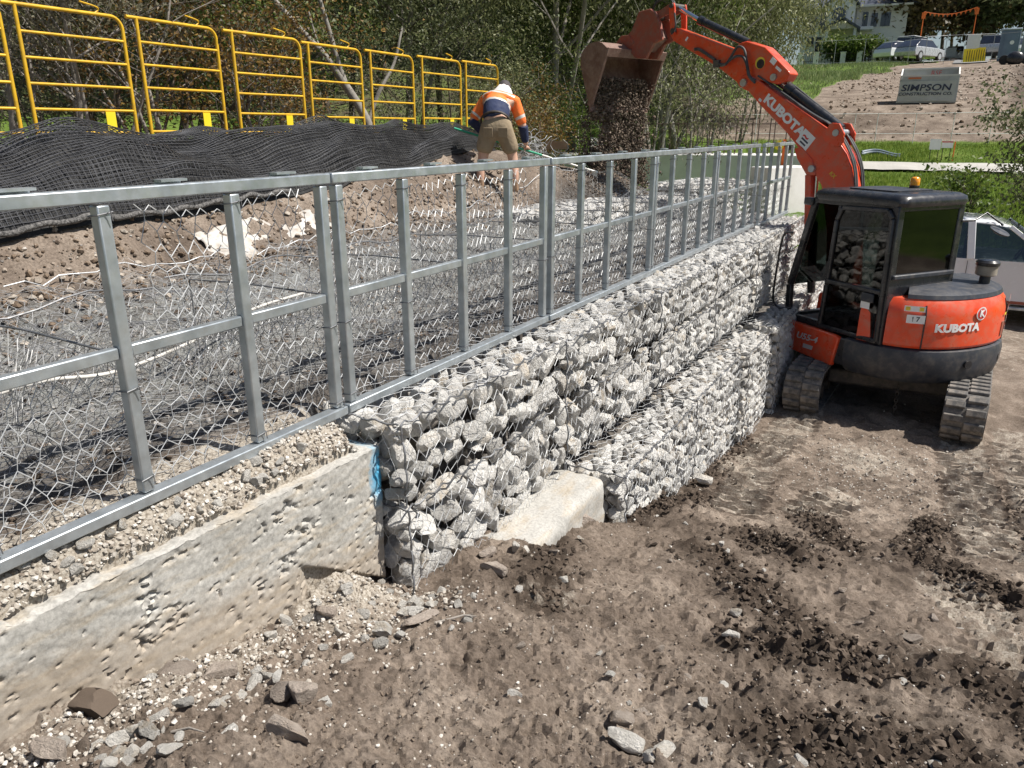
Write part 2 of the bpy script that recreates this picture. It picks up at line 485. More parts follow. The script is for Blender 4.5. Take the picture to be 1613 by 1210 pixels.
def ground_z(x, y, fine=True):
    x = np.asarray(x, float); y = np.asarray(y, float)
    R = np.hypot(x, y); az = np.degrees(np.arctan2(-x, y))
    near = np.interp(y, [-5, 1, 2.4, 4.5, 6.5, 8.5, 11, 14, 17], [1.6, 1.55, 1.2, 0.68, 0.25, 0.0, 0.0, -0.1, -0.1])
    near = near - 0.10 * sstep(-1.2, -1.7, x) * sstep(3.8, 4.8, y) * sstep(8.6, 7, y) - 0.07 * sstep(-1.5, -1.95, x) * sstep(3.2, 2.2, y)
    near = near + 0.06 * sstep(0.9, 1.6, x) * sstep(3.5, 5, y) * sstep(11, 9, y)
    far = zright(R) + (zleft(R) - zright(R)) * sstep(14, 26, az)
    wfar = sstep(13.5, 17.5, R)
    z = near * (1 - wfar) + far * wfar
    # higher ground behind the wall's far end
    up = sstep(-0.6, -2.4, x) * sstep(12.2, 13.2, y) * sstep(24, 19, R)
    z = z + (np.maximum(z, 1.75) - z) * up
    # sunk below the terrace
    sink = sstep(-2.3, -2.75, x) * sstep(12.9, 12.2, y) * sstep(-8.8, -8.0, x)
    z = z * (1 - sink) + 0.35 * sink
    # left of the terrace
    lf = sstep(-8.1, -8.9, x) * sstep(14, 12, R)
    z = z * (1 - lf) + 2.7 * lf
    lump = fbm(x * 0.9, y * 0.9, 1.7, 3) * 0.07 + fbm(x * 3.1, y * 3.1, 4.2, 3) * 0.045
    z = z + lump * sstep(-2.1, -1.9, x) * np.where(R < 14, 1, 0.4) + fbm(x * 0.12, y * 0.12, 9.0, 3) * 0.35 * sstep(34, 45, R)
    if fine:
        k = sstep(20, 10, R)
        f = fbm(x * 9, y * 9, 2.2, 5, 0.65); z = z + f * 0.065 * k + 0.05 * sstep(0.1, 0.5, fbm(x * 2.6, y * 2.6, 15.0, 2)) * np.abs(fbm(x * 13, y * 13, 16.0, 4, 0.65)) * k
        f2 = np.abs(vnoise(x * 23, y * 23, 5.1)); z = z + (0.5 - f2) * 0.026 * k + vnoise(x * 60, y * 60, 3.3) * 0.011 * k + 0.16 * np.exp(-(((x + 2.02) / 0.16) ** 2 + ((y - 2.08) / 0.2) ** 2))
        for a, b, wd in LANES:
            d, t = seg_dist(x, y, a, b)
            L = hypot(b[0] - a[0], b[1] - a[1]); s = t * L
            inl = sstep(wd + 0.06, wd - 0.02, d) * sstep(0, 0.12, t) * sstep(1.0, 0.96, t)
            # rubber pad prints: staggered bars
            side = ((x - a[0]) * (b[1] - a[1]) - (y - a[1]) * (b[0] - a[0])) > 0
            ph = s / 0.108 + np.where(side, 0.5, 0.0) + 0.25 * vnoise(x * 4, y * 4, 7.7)
            pp = ph - np.floor(ph); sgn = 1 - pp if b[1] > a[1] else pp
            z = z - inl * (0.045 + f * 0.06 * k) + inl * 0.06 * sgn * (0.55 + 0.45 * sstep(-0.3, 0.3, vnoise(x * 3, y * 3, 19.0)))
        for a, b, wd, h in RIDGES:
            d, t = seg_dist(x, y, a, b)
            wob = 0.6 + 0.8 * np.abs(fbm(x * 6, y * 6, 8.8, 3))
            z = z + h * np.exp(-(d / wd) ** 2) * (0.3 + 2.2 * np.abs(fbm(x * 11, y * 11, 6.1, 4, 0.65)) * wob)
    return z

azf = np.radians(np.arange(-15, 75.01, 0.31))
azc = np.radians(np.arange(80, 341, 12.0))
AZ = np.concatenate([azf, azc])
R1 = np.concatenate([0.7 * np.exp(np.arange(0, np.log(4.4 / 0.7), 0.0046)), 4.4 * np.exp(np.arange(0, np.log(9.2 / 4.4), 0.0023)), 9.2 * np.exp(np.arange(0, np.log(17 / 9.2), 0.007))])
R2 = 17.2 * np.exp(np.arange(0, np.log(3000 / 17.2) + 0.03, 0.03))
RR = np.concatenate([[0.05, 0.3], R1, R2])
RG, AG = np.meshgrid(RR, AZ, indexing='ij')
GX, GY = -RG * np.sin(AG), RG * np.cos(AG)
GZ = ground_z(GX, GY)
nr, na = RG.shape
I = np.arange(nr * na).reshape(nr, na)
J = np.roll(I, -1, axis=1)
F = np.stack([I[:-1], J[:-1], J[1:], I[1:]], -1).reshape(-1, 4)
# close the centre
V = np.stack([GX, GY, GZ], -1).reshape(-1, 3)
gme = fromnp('ground', V, F[:, ::-1] if False else F, 4)
gme.polygons.foreach_set('use_smooth', np.ones(len(gme.polygons), dtype=bool)); gme.set_sharp_from_angle(angle=radians(42))
def masks(x, y):
    R = np.hypot(x, y); az = np.degrees(np.arctan2(-x, y)); n = fbm(x * 0.5, y * 0.5, 3.0, 3)
    g = np.zeros_like(x)
    g = np.maximum(g, sstep(17.3, 18.3, R + n) * sstep(29.6, 28.8, R + n * 0.6))
    g = np.maximum(g, sstep(-1.7, -2.2, x) * sstep(12.6, 13.2, y) * sstep(29.6, 28.8, R))
    # slope left of the haul road
    edge = np.interp(R, [29, 34, 45, 60, 70], [12, 9.4, 6.8, 4.7, 3.4])
    g = np.maximum(g, sstep(edge - 0.3, edge + 0.5, az + n * 0.6) * sstep(33, 36, R + n * 3) * sstep(20, 15, az))
    g = np.maximum(g, sstep(14, 18, az) * sstep(13, 16, R) * 0.47)
    g = np.maximum(g, sstep(64, 67, R) * sstep(-1.2, -2.2, az) * 0.9)
    g = np.maximum(g, sstep(70, 74, R) * sstep(1.7, 2.4, az))
    g = np.maximum(g, sstep(28, 29.5, R) * sstep(33, 31, R) * sstep(-2.5, -4.2, az))
    mo = np.zeros_like(x)
    for a, b, wd, h in RIDGES:
        d, t = seg_dist(x, y, a, b); mo = np.maximum(mo, 0.85 * np.exp(-(d / (wd * 1.5)) ** 2))
    mo = np.maximum(mo, 0.38 * sstep(0.0, 0.35, fbm(x * 1.1, y * 1.1, 12.0, 3)) * sstep(10, 7, R))
    mo = np.maximum(mo, 0.62 * sstep(62, 60, R) * sstep(30, 33, R) * sstep(-1.2, -2.6, az))
    mo = np.maximum(mo, 0.55 * sstep(29, 30, R) * sstep(33, 31, R) * sstep(2.0, 6.0, az))
    mo = np.maximum(mo, 0.8 * sstep(14, 18, az) * sstep(13, 16, R))
    gv = np.zeros_like(x)
    gv = np.maximum(gv, 0.85 * np.exp(-(((x + 2.0) / 0.25) ** 2 + ((y - 2.1) / 0.33) ** 2)))
    gv = np.maximum(gv, 0.6 * np.exp(-(((x + 2.05) / 0.22) ** 2 + ((y - 1.35) / 0.7) ** 2)))
    gv = np.maximum(gv, 0.55 * np.exp(-(((x + 0.3) / 0.6) ** 2 + ((y - 7.6) / 0.8) ** 2)))
    gv = np.maximum(gv, 0.42 * np.exp(-(((x - 0.25) / 0.35) ** 2 + ((y - 3.5) / 0.3) ** 2)))
    gv = np.maximum(gv, 0.40 * np.exp(-(((x + 1.3) / 0.3) ** 2 + ((y - 2.7) / 0.25) ** 2)))
    gv = np.maximum(gv, 0.45 * np.exp(-(((x + 1.2) / 0.35) ** 2 + ((y - 6.6) / 0.6) ** 2)))
    for a, b, wd in LANES:
        d, t = seg_dist(x, y, a, b); ln = sstep(wd + 0.05, wd - 0.05, d) * sstep(0, 0.15, t); mo = mo * (1 - 0.8 * ln); gv = np.maximum(gv, 0.47 * ln)
    gv = np.maximum(gv, 0.35 * sstep(11, 13, y) * sstep(17.5, 16.5, R) * sstep(-2, -1, x))
    gv = np.maximum(gv, 0.32 * sstep(32, 34, R) * sstep(66, 60, R) * sstep(3.0, 0.5, np.abs(az - 1.5)))
    return np.stack([g, mo, gv, np.zeros_like(x)], -1)
col = gme.color_attributes.new('mask', 'FLOAT_COLOR', 'POINT')
col.data.foreach_set('color', masks(GX, GY).reshape(-1).astype(np.float32))
tag(link('ground', gme, GROUND), kind='structure')

def gz(x, y): return float(ground_z(np.array([x]), np.array([y]))[0])

# terrace of backfill behind the fence
def terrace_z(x, y, fine=True):
    x = np.asarray(x, float); y = np.asarray(y, float)
    xl = np.where(x > -2.6, x - 0.06 * (np.clip(y, -1, 2.43) - 1.0), x)
    z = np.interp(xl, [-9.2, -8.6, -7.6, -6.6, -5.9, -5.35, -5.0, -3.6, -2.6, -2.25, -2.165], [1.6, 2.6, 3.0, 3.02, 2.85, 2.5, 2.2, 2.05, 1.97, 1.95, 1.86])
    # bank curls lower towards the far end
    bank = np.clip(z - 2.1, 0, 2); z = z - bank * 0.55 * sstep(9.5, 13.5, y) * sstep(-9, -6, x)
    z = z - 0.10 * sstep(7, 10, y) * sstep(-5.2, -4.6, x)
    z = z - 0.30 * sstep(2.30, 2.45, y) * sstep(-2.42, -2.36, x)
    # soil heap under the bucket
    z = z + 0.38 * np.exp(-(((x + 4.75) / 0.65) ** 2 + ((y - 11.7) / 0.7) ** 2)) + 0.2 * np.exp(-(((x + 5.2) / 0.6) ** 2 + ((y - 10.4) / 0.7) ** 2))
    z = z + fbm(x * 1.3, y * 1.3, 21.0, 3) * 0.06 * sstep(-2.5, -3.2, x) + 0.08 * np.exp(-((x + 5.0) / 0.25) ** 2) * fbm(x * 4, y * 4, 2, 3)
    if fine: z = z + fbm(x * 7, y * 7, 22.0, 4, 0.6) * 0.04 + (0.5 - np.abs(vnoise(x * 24, y * 24, 23.0))) * 0.018
    return z
tx = np.concatenate([np.arange(-9.4, -6, 0.07), np.arange(-6, -3, 0.035), np.linspace(-3, -2.165, 40)])
ty = np.concatenate([np.arange(-1.6, 5, 0.03), np.arange(5, 13.3, 0.05)])
TX, TY = np.meshgrid(tx, ty, indexing='ij'); TX = TX + np.where(TX > -2.6, 0.06 * (np.clip(TY, -1, 2.43) - 1.0) * sstep(-2.6, -2.4, TX), 0); TZ = terrace_z(TX, TY)
TZ[-1] = 1.2
sinkm = sstep(12.9, 13.25, TY) + sstep(-1.2, -1.55, TY); TZ = TZ - 0.8 * sinkm
I = np.arange(TX.size).reshape(TX.shape)
F = np.stack([I[:-1, :-1], I[1:, :-1], I[1:, 1:], I[:-1, 1:]], -1).reshape(-1, 4)
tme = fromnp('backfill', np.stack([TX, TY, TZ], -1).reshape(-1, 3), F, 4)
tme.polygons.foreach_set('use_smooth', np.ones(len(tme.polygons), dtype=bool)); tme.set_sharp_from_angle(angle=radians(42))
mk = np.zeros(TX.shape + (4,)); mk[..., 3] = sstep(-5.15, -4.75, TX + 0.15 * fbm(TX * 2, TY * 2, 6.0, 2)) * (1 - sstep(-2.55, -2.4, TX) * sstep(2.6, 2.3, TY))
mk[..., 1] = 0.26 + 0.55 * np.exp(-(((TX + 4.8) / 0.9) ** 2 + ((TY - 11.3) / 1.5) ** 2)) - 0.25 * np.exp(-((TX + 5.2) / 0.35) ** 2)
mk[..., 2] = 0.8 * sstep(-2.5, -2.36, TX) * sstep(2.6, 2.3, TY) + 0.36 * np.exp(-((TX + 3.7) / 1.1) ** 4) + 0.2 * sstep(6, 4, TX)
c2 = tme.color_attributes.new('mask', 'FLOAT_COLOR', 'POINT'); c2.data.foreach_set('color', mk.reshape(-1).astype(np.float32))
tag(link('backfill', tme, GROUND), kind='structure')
def tz(x, y): return float(terrace_z(np.array([x]), np.array([y]))[0])

# ================================================================== concrete footing beam
def concrete_mat(name, paint=False):
    m, nt, b = _nodes(name)
    co = texco(nt)
    r = ramp(nt, [(0.3, (0.33, 0.32, 0.295)), (0.55, (0.45, 0.435, 0.405)), (0.8, (0.53, 0.515, 0.485))]); nt.links.new(noise(nt, co, 3.0, 8, 0.65), r.inputs[0])
    mp = nt.nodes.new('ShaderNodeMapping'); mp.inputs['Scale'].default_value = (6, 2.0, 9); nt.links.new(co, mp.inputs[0])
    st = ramp(nt, [(0.48, 0.0), (0.66, 0.75)]); nt.links.new(noise(nt, mp.outputs[0], 2.2, 5, 0.6), st.inputs[0])
    col = mix(nt, r.outputs[0], (0.42, 0.36, 0.28), st.outputs[0])
    fine = ramp(nt, [(0.35, 0.72), (0.6, 1.05)]); nt.links.new(noise(nt, co, 70, 5, 0.7), fine.inputs[0])
    col = mix(nt, col, fine.outputs[0], 1.0, 'MULTIPLY')
    if paint:
        sz_ = nt.nodes.new('ShaderNodeSeparateXYZ'); nt.links.new(co, sz_.inputs[0])
        hgt = math_(nt, 'ADD', math_(nt, 'SUBTRACT', math_(nt, 'ADD', sz_.outputs[2], math_(nt, 'MULTIPLY', sz_.outputs[1], 0.2)), 1.80), math_(nt, 'MULTIPLY', math_(nt, 'SUBTRACT', noise(nt, co, 9, 6, 0.7), 0.5), 0.3))
        spl_ = ramp(nt, [(0.0, 0.6), (0.12, 0.0)]); nt.links.new(hgt, spl_.inputs[0]); col = mix(nt, col, (0.30, 0.24, 0.18), spl_.outputs[0])
        sx = nt.nodes.new('ShaderNodeSeparateXYZ'); nt.links.new(co, sx.inputs[0])
        # sprayed blue mark at the end of the beam (object space: y along the beam, z up)
        dy = math_(nt, 'MULTIPLY', math_(nt, 'SUBTRACT', sx.outputs[1], 2.425), 14.0)
        dz = math_(nt, 'MULTIPLY', math_(nt, 'SUBTRACT', sx.outputs[2], 1.70), 6.0)
        d = math_(nt, 'ADD', math_(nt, 'MULTIPLY', dy, dy), math_(nt, 'MULTIPLY', dz, dz))
        d = math_(nt, 'ADD', d, math_(nt, 'MULTIPLY', math_(nt, 'SUBTRACT', noise(nt, co, 26, 5, 0.7), 0.5), 1.6))
        pr = ramp(nt, [(0.1, 0.85), (1.0, 0.0)]); nt.links.new(d, pr.inputs[0])
        col = mix(nt, col, (0.03, 0.36, 0.62), pr.outputs[0])
    nt.links.new(col, b.inputs['Base Color']); b.inputs['Roughness'].default_value = 0.88; b.inputs['Specular IOR Level'].default_value = 0.25
    bump(nt, b, noise(nt, co, 45, 8, 0.7), 0.8, 0.003)
    return m
CONC_B = concrete_mat('beam_concrete', True)
CONC = concrete_mat('concrete')
CONC_W = pm('pale_concrete', (0.62, 0.61, 0.58), (0.72, 0.71, 0.68), 1.5, 0.85, 0, 0.25, 30, 0.01, dirt=(0.45, 0.42, 0.37), dirt_amt=0.4)

def grid_faces(n, m, off=0):
    I = np.arange(n * m).reshape(n, m) + off
    return np.stack([I[:-1, :-1], I[1:, :-1], I[1:, 1:], I[:-1, 1:]], -1).reshape(-1, 4)

def make_beam():
    ys = np.arange(-0.6, 2.431, 0.0075); zs = np.arange(1.0, 1.851, 0.0075)
    Yg, Zg = np.meshgrid(ys, zs, indexing='ij')
    face = -2.13 + (Yg - 1.0) * 0.06
    st = fbm(Yg * 4.5 + Zg * 2.0, Zg * 11 - Yg * 1.5, 31.0, 5, 0.72)          # voids run along the pour
    band = np.exp(-((Zg - 1.73 + 0.05 * (2.4 - Yg)) / 0.09) ** 2) + 0.8 * np.exp(-((Zg - 1.52) / 0.05) ** 2) + 0.24
    cell = np.abs(fbm(Yg * 34, Zg * 34, 32.0, 3, 0.6))
    pit = vnoise(Yg * 80 + 3 * st, Zg * 80, 37.0)
    void = sstep(0.16, 0.27, st * band + 0.20 * (cell - 0.3)) * sstep(-0.25, 0.25, pit) + 0.8 * sstep(0.50, 0.62, vnoise(Yg * 38, Zg * 52, 38.0)) * sstep(-0.1, 0.2, st)
    dx = -0.016 * void * (0.5 + 1.8 * cell) + 0.012 * fbm(Yg * 2, Zg * 2, 34.0, 2) + 0.0045 * fbm(Yg * 22, Zg * 26, 39.0, 4, 0.65) - 0.012 * sstep(0.78, 0.86, vnoise(Yg * 46, Zg * 46, 40.0))
    # undercut below a slanting line at the far end
    line = 1.40 - (Yg - 2.06) * 0.66
    dx = dx - 0.10 * sstep(0.012, -0.012, Zg - line) * sstep(1.90, 2.12, Yg)
    X = face + dx
    topz = Zg - sstep(1.825, 1.851, Zg) * (0.012 + 0.02 * np.abs(fbm(Yg * 14, Yg * 3, 36.0, 3)))
    V1 = np.stack([X, Yg, topz], -1).reshape(-1, 3)
    n, m = Yg.shape
    F1 = grid_faces(n, m)
    # top strip, end face and back
    xs = np.arange(0, 0.42, 0.02)
    T = np.zeros((n, len(xs), 3)); T[..., 0] = X[:, -1:] - xs; T[..., 1] = ys[:, None]; T[..., 2] = topz[:, -1:] + 0.008 * vnoise(np.tile(ys[:, None], (1, len(xs))) * 12, np.tile(xs, (n, 1)) * 12 + 40) - 0.01 * xs
    T[:, 0, 2] = topz[:, -1]
    F2 = grid_faces(n, len(xs), len(V1))[:, ::-1]
    Ev = np.zeros((m, len(xs), 3)); Ev[..., 0] = X[-1, :, None] - xs; Ev[..., 1] = ys[-1] + 0.012 * fbm(np.tile(zs[:, None], (1, len(xs))) * 9, np.tile(xs, (m, 1)) * 9, 35.0, 3); Ev[..., 2] = topz[-1, :, None]
    F3 = grid_faces(m, len(xs), len(V1) + n * len(xs))
    me = fromnp('concrete_beam', np.concatenate([V1, T.reshape(-1, 3), Ev.reshape(-1, 3)]), np.concatenate([F1, F2, F3]), 4)
    me.polygons.foreach_set('use_smooth', np.ones(len(me.polygons), dtype=bool)); me.set_sharp_from_angle(angle=radians(50))
    o = link('concrete_beam', me, CONC_B)
    tag(o, 'long rough honeycombed concrete footing beam with blue paint at its end', 'concrete beam')
make_beam()

# footing strip in front of the gabions
def rough_block(name, x0, x1, y0, y1, z0, z1, mat, step=0.025, amp=0.012, seed=0.0, round_=0.02):
    bm = bmesh.new()
    bmesh.ops.create_cube(bm, size=1.0)
    nx, ny, nz = [max(1, int(round(a / step))) for a in (x1 - x0, y1 - y0, z1 - z0)]
    me = bpy.data.meshes.new(name); bm.free()
    V = []; F = []; 
    def patch(o, u, v, nu, nv):
        b = len(V)
        for i in range(nu + 1):
            for j in range(nv + 1): V.append(Vector(o) + Vector(u) * (i / nu) + Vector(v) * (j / nv))
        for i in range(nu):
            for j in range(nv):
                a = b + i * (nv + 1) + j; F.append((a, a + nv + 1, a + nv + 2, a + 1))
    dx, dy, dz = x1 - x0, y1 - y0, z1 - z0
    patch((x0, y0, z1), (dx, 0, 0), (0, dy, 0), nx, ny)
    patch((x1, y0, z0), (0, dy, 0), (0, 0, dz), ny, nz)
    patch((x0, y0, z0), (dx, 0, 0), (0, 0, dz), nx, nz)
    patch((x1, y1, z0), (-dx, 0, 0), (0, 0, dz), nx, nz)
    patch((x0, y1, z0), (0, -dy, 0), (0, 0, dz), ny, nz)
    c = Vector(((x0 + x1) / 2, (y0 + y1) / 2, (z0 + z1) / 2)); h = Vector((dx / 2, dy / 2, dz / 2))
    out = []
    for p in V:
        q = p - c
        e = Vector([max(0, abs(q[k]) - (h[k] - round_)) for k in range(3)])
        if e.length > round_:
            e2 = e.normalized() * round_
            q = Vector([math.copysign(abs(q[k]) - e[k] + e2[k], q[k]) for k in range(3)])
        p2 = c + q
        nz_ = mnoise.noise(p2 * 9 + Vector((seed, 0, 0))) + 0.6 * mnoise.noise(p2 * 25 + Vector((0, seed, 0)))
        out.append(p2 + q.normalized() * nz_ * amp)
    me.from_pydata(out, [], F)
    bm = bmesh.new(); bm.from_mesh(me); bmesh.ops.remove_doubles(bm, verts=bm.verts, dist=0.004); bmesh.ops.recalc_face_normals(bm, faces=bm.faces); bm.to_mesh(me); bm.free()
    me.polygons.foreach_set('use_smooth', [True] * len(me.polygons)); me.set_sharp_from_angle(angle=radians(45))
    return link(name, me, mat)
tag(rough_block('concrete_footing', -2.3, -1.66, 2.46, 4.20, 0.35, 1.04, CONC, 0.03, 0.02, 3.0, 0.05), 'pale concrete footing stub half buried in dirt below the gabions', 'concrete footing')

# ================================================================== gabions
ROCKS = [rock_mesh('rock', 3, 400 + i, 7 + i % 4, (1.12, 0.78 + 0.05 * (i % 5), 0.62 + 0.05 * (i % 4)), 0.05, 0.75) for i in range(16)]
for r_ in ROCKS: r_.materials.append(LIME)
def pebble_mat(name, stops, bdist=0.004):
    m, nt, b = _nodes(name)
    g = nt.nodes.new('ShaderNodeNewGeometry'); r = ramp(nt, stops); nt.links.new(g.outputs['Random Per Island'], r.inputs[0])
    co = texco(nt); f = ramp(nt, [(0.3, 0.6), (0.65, 1.1)]); nt.links.new(noise(nt, co, 60, 6, 0.7), f.inputs[0])
    nt.links.new(mix(nt, r.outputs[0], f.outputs[0], 1.0, 'MULTIPLY'), b.inputs['Base Color']); b.inputs['Roughness'].default_value = 0.92; b.inputs['Specular IOR Level'].default_value = 0.2
    bump(nt, b, noise(nt, co, 130, 6, 0.7), 0.6, bdist * 0.5)
    return m
PEBBLE = pebble_mat('crushed_stone', [(0, (0.22, 0.18, 0.145)), (0.35, (0.38, 0.34, 0.29)), (0.7, (0.52, 0.48, 0.43)), (1, (0.68, 0.65, 0.60))])
FILL = pebble_mat('gabion_fill', [(0, (0.16, 0.14, 0.125)), (0.5, (0.31, 0.285, 0.26)), (1, (0.48, 0.455, 0.42))])  # darkened for shade between the face rocks; also grey terrace gravel
SOILCLOD = pebble_mat('soil_clods', [(0, (0.085, 0.064, 0.049)), (0.55, (0.17, 0.132, 0.102)), (1, (0.29, 0.235, 0.185))])
DARKCLOD = pebble_mat('wet_soil_clods', [(0, (0.04, 0.03, 0.023)), (0.7, (0.10, 0.076, 0.058)), (1, (0.18, 0.14, 0.11))])
CORE = pm('gap_shade', (0.10, 0.09, 0.08), (0.2, 0.18, 0.16), 9, 0.95)

def pack(rg, w, h, r0, r1, n, k=0.80):
    """discs packed in a w x h rectangle, big ones first"""
    rad = np.sort(rg.uniform(r0, r1, n) ** 1.0)[::-1]
    P = []; Rr = []
    for r in rad:
        for t in range(60):
            x, y = rg.uniform(r * 0.7, w - r * 0.7), rg.uniform(r * 0.7, h - r * 0.7)
            if all((x - a) ** 2 + (y - b) ** 2 > ((r + c) * k) ** 2 for (a, b), c in zip(P, Rr)):
                P.append((x, y)); Rr.append(r); break
    return P, Rr

def basket(label, xb, xf, y0, y1, z0, z1, r0, r1, seed, top=True, end=False, topw=None, bulge=0.018, wire_r=0.0014, netjit=0.006):
    rg = np.random.default_rng(seed)
    root = empty('gabion_basket', ((xb + xf) / 2, (y0 + y1) / 2, z0), 0, label, 'gabion', 'rock-filled gabion baskets of the wall')
    O = Vector(root.location)
    def bl(y, z):
        sy = max(0, (y - y0) / (y1 - y0)); sz = (z - z0) / (z1 - z0)
        return bulge * (sin(pi * min(1, max(0, sz))) * 0.8 + 0.4 * sin(pi * sy) + 0.5 * mnoise.noise(Vector((y * 1.7, z * 2.1, seed)))) 
    def put(p, r, normal_axis):
        me = ROCKS[int(rg.integers(0, len(ROCKS)))]
        o = bpy.data.objects.new('rock', me); COL.objects.link(o); o.parent = root
        o.location = Vector(p) - O
        o.rotation_euler = (rg.normal(0, 0.5), rg.normal(0, 0.35) + (pi / 2 if rg.random() < 0.3 else 0), pi / 2 + rg.normal(0, 0.5) + (pi if rg.random() < 0.5 else 0))
        s = r * rg.uniform(1.0, 1.15); o.scale = (s * rg.uniform(0.95, 1.25), s * rg.uniform(0.9, 1.1), s)
    area = (y1 - y0) * (z1 - z0); rm = (r0 + r1) / 2
    P, Rr = pack(rg, y1 - y0, z1 - z0, r0, r1, int(area / (pi * rm * rm) * 1.35))
    for (u, v), r in zip(P, Rr):
        y, z = y0 + u, z0 + v
        put((xf + bl(y, z) - r * rg.uniform(0.80, 1.25) - 0.003, y, z), r, 0)
    if top:
        wx = (topw or (xf - xb)) - r0
        P, Rr = pack(rg, wx, y1 - y0, r0 * 0.85, r1 * 0.9, int(wx * (y1 - y0) / (pi * rm * rm) * 1.5))
        for (u, v), r in zip(P, Rr): put((xf - r0 * 0.6 - u, y0 + v, z1 - r * rg.uniform(0.6, 0.95) - 0.01 - 0.03 * max(0, 1 - u / 0.1)), r, 2)
    if end:
        we = xf - xb - r0
        P, Rr = pack(rg, we, z1 - z0, r0, r1, int(we * (z1 - z0) / (pi * rm * rm) * 1.35))
        for (u, v), r in zip(P, Rr): put((xf - r0 * 0.5 - u, y0 + r * 0.85, z0 + v), r, 1)
    # smaller stones deeper in, and a box coloured dark as gap shade
    nf = int((y1 - y0) * (z1 - z0) * 260); dep = rg.uniform(0.09, 0.22, nf)
    pos = np.stack([xf - dep, rg.uniform(y0 + 0.04, y1 - 0.04, nf), rg.uniform(z0, z1 - 0.06, nf)], -1) - np.array(O)
    tag(link('rock_fill', scatter_mesh('rock_fill', pos, rg.uniform(0.03, 0.06, nf), PEB, seed), FILL, root), kind='stuff')
    MB().box(Vector(((xb + xf) / 2 - 0.06, (y0 + y1) / 2, (z0 + z1) / 2 - 0.05)) - O, (xf - xb - 0.2, y1 - y0 - 0.2, z1 - z0 - 0.16)).build('shade_core', CORE, root)
    # wire netting
    PTS, EDG, nb = [], [], 0
    P2, E2 = hexnet(y0, y1, z0, z1, 0.072, 0.105)
    j = rg.normal(0, netjit, P2.shape)
    X = np.array([xf + bl(a, b) + 0.004 for a, b in P2]) + rg.normal(0, 0.004, len(P2)) - 0.03 * sstep(0.07, 0.0, z1 - P2[:, 1])
    PTS.append(np.stack([X, P2[:, 0] + j[:, 0], P2[:, 1] + j[:, 1]], -1)); EDG.append(E2); nb += len(P2)
    if top:
        P3, E3 = hexnet(xb, xf, y0, y1, 0.072, 0.105); j = rg.normal(0, netjit, P3.shape)
        Z = z1 + 0.006 + rg.normal(0, 0.005, len(P3)) + 0.012 * vnoise(P3[:, 0] * 5, P3[:, 1] * 5, seed) - 0.03 * sstep(0.07, 0.0, xf - P3[:, 0])
        PTS.append(np.stack([P3[:, 0] + j[:, 0], P3[:, 1] + j[:, 1], Z], -1)); EDG.append(E3 + nb); nb += len(P3)
    if end:
        P4, E4 = hexnet(xb, xf, z0, z1, 0.072, 0.105); j = rg.normal(0, netjit, P4.shape)
        PTS.append(np.stack([P4[:, 0] + j[:, 0], y0 - 0.006 + rg.normal(0, 0.005, len(P4)), P4[:, 1] + j[:, 1]], -1)); EDG.append(E4 + nb)
    tag(link('wire_net', wire_mesh('wire_net', np.concatenate(PTS) - np.array(O), np.concatenate(EDG), wire_r), WIRE, root), kind='stuff')
    # laced edges
    def lace(a, b, nm='edge_wire'):
        a, b = Vector(a), Vector(b); n = max(8, int((b - a).length / 0.025)); pts = []
        for i in range(n + 1):
            t = i / n; p = a.lerp(b, t)
            bx = bl(p.y, p.z) * (1 if abs(p.x - xf) < 0.01 else 0)
            an = t * n * 1.3
            pts.append(p + Vector((bx + 0.009 * cos(an) + 0.004, 0.008 * sin(an * 0.9), 0.009 * sin(an))) - O)
        return MB().tube(pts, 0.005, 4)
    e = lace((xf, y0, z0), (xf, y0, z1)); 
    e.build('edge_wire', WIRE_DARK, root); lace((xf - 0.01, y0, z1), (xf - 0.01, y1, z1)).build('edge_wire', WIRE_DARK, root)
    if end: lace((xb, y0, z1), (xf, y0, z1)).build('edge_wire', WIRE_DARK, root)
    return root

YS = [2.44, 4.03, 5.72, 7.35, 8.95, 10.7, 12.4]
FX = [-1.93, -1.90, -1.88, -1.87, -1.83, -1.84]
words = ['nearest', 'second', 'third', 'fourth', 'fifth', 'farthest']
for i in range(6):
    rr = (0.036, 0.088) if i < 2 else (0.034, 0.076)
    basket('upper course gabion of big pale stones, %s along the wall under the steel rail' % words[i], -2.6, FX[i], YS[i], YS[i + 1] - 0.02, 1.56, 1.95, rr[0], rr[1], 50 + i, True, i in (0, 4), 0.4)
    basket('second course gabion of pale stones, %s along the wall' % words[i], -2.6, FX[i] + 0.01, YS[i] + 0.01, YS[i + 1] - 0.01, 1.11 if i else 1.02, 1.54, rr[0], rr[1], 60 + i, False, i in (0, 4))
LB = [(-1.56, 4.26, 5.85, -0.10), (-1.57, 5.88, 7.42, -0.25), (-1.52, 7.50, 8.60, -0.2), (-1.46, 8.72, 10.5, -0.2), (-1.46, 10.54, 12.35, -0.2)]
lw = ['nearest, its end facing the concrete stub', 'second from the concrete stub', 'third from the concrete stub, beside the dark step', 'fourth, standing proud near the digger track', 'farthest, behind the digger cab']
for i, (xf, y0, y1, z0) in enumerate(LB):
    basket('lowest course gabion of small grey stones, %s' % lw[i], -2.4, xf, y0, y1, 0.22 if i == 0 else z0 + 0.15, 1.04 + 0.02 * (i % 2), 0.034, 0.066, 80 + i, True, True, 0.36, 0.02)

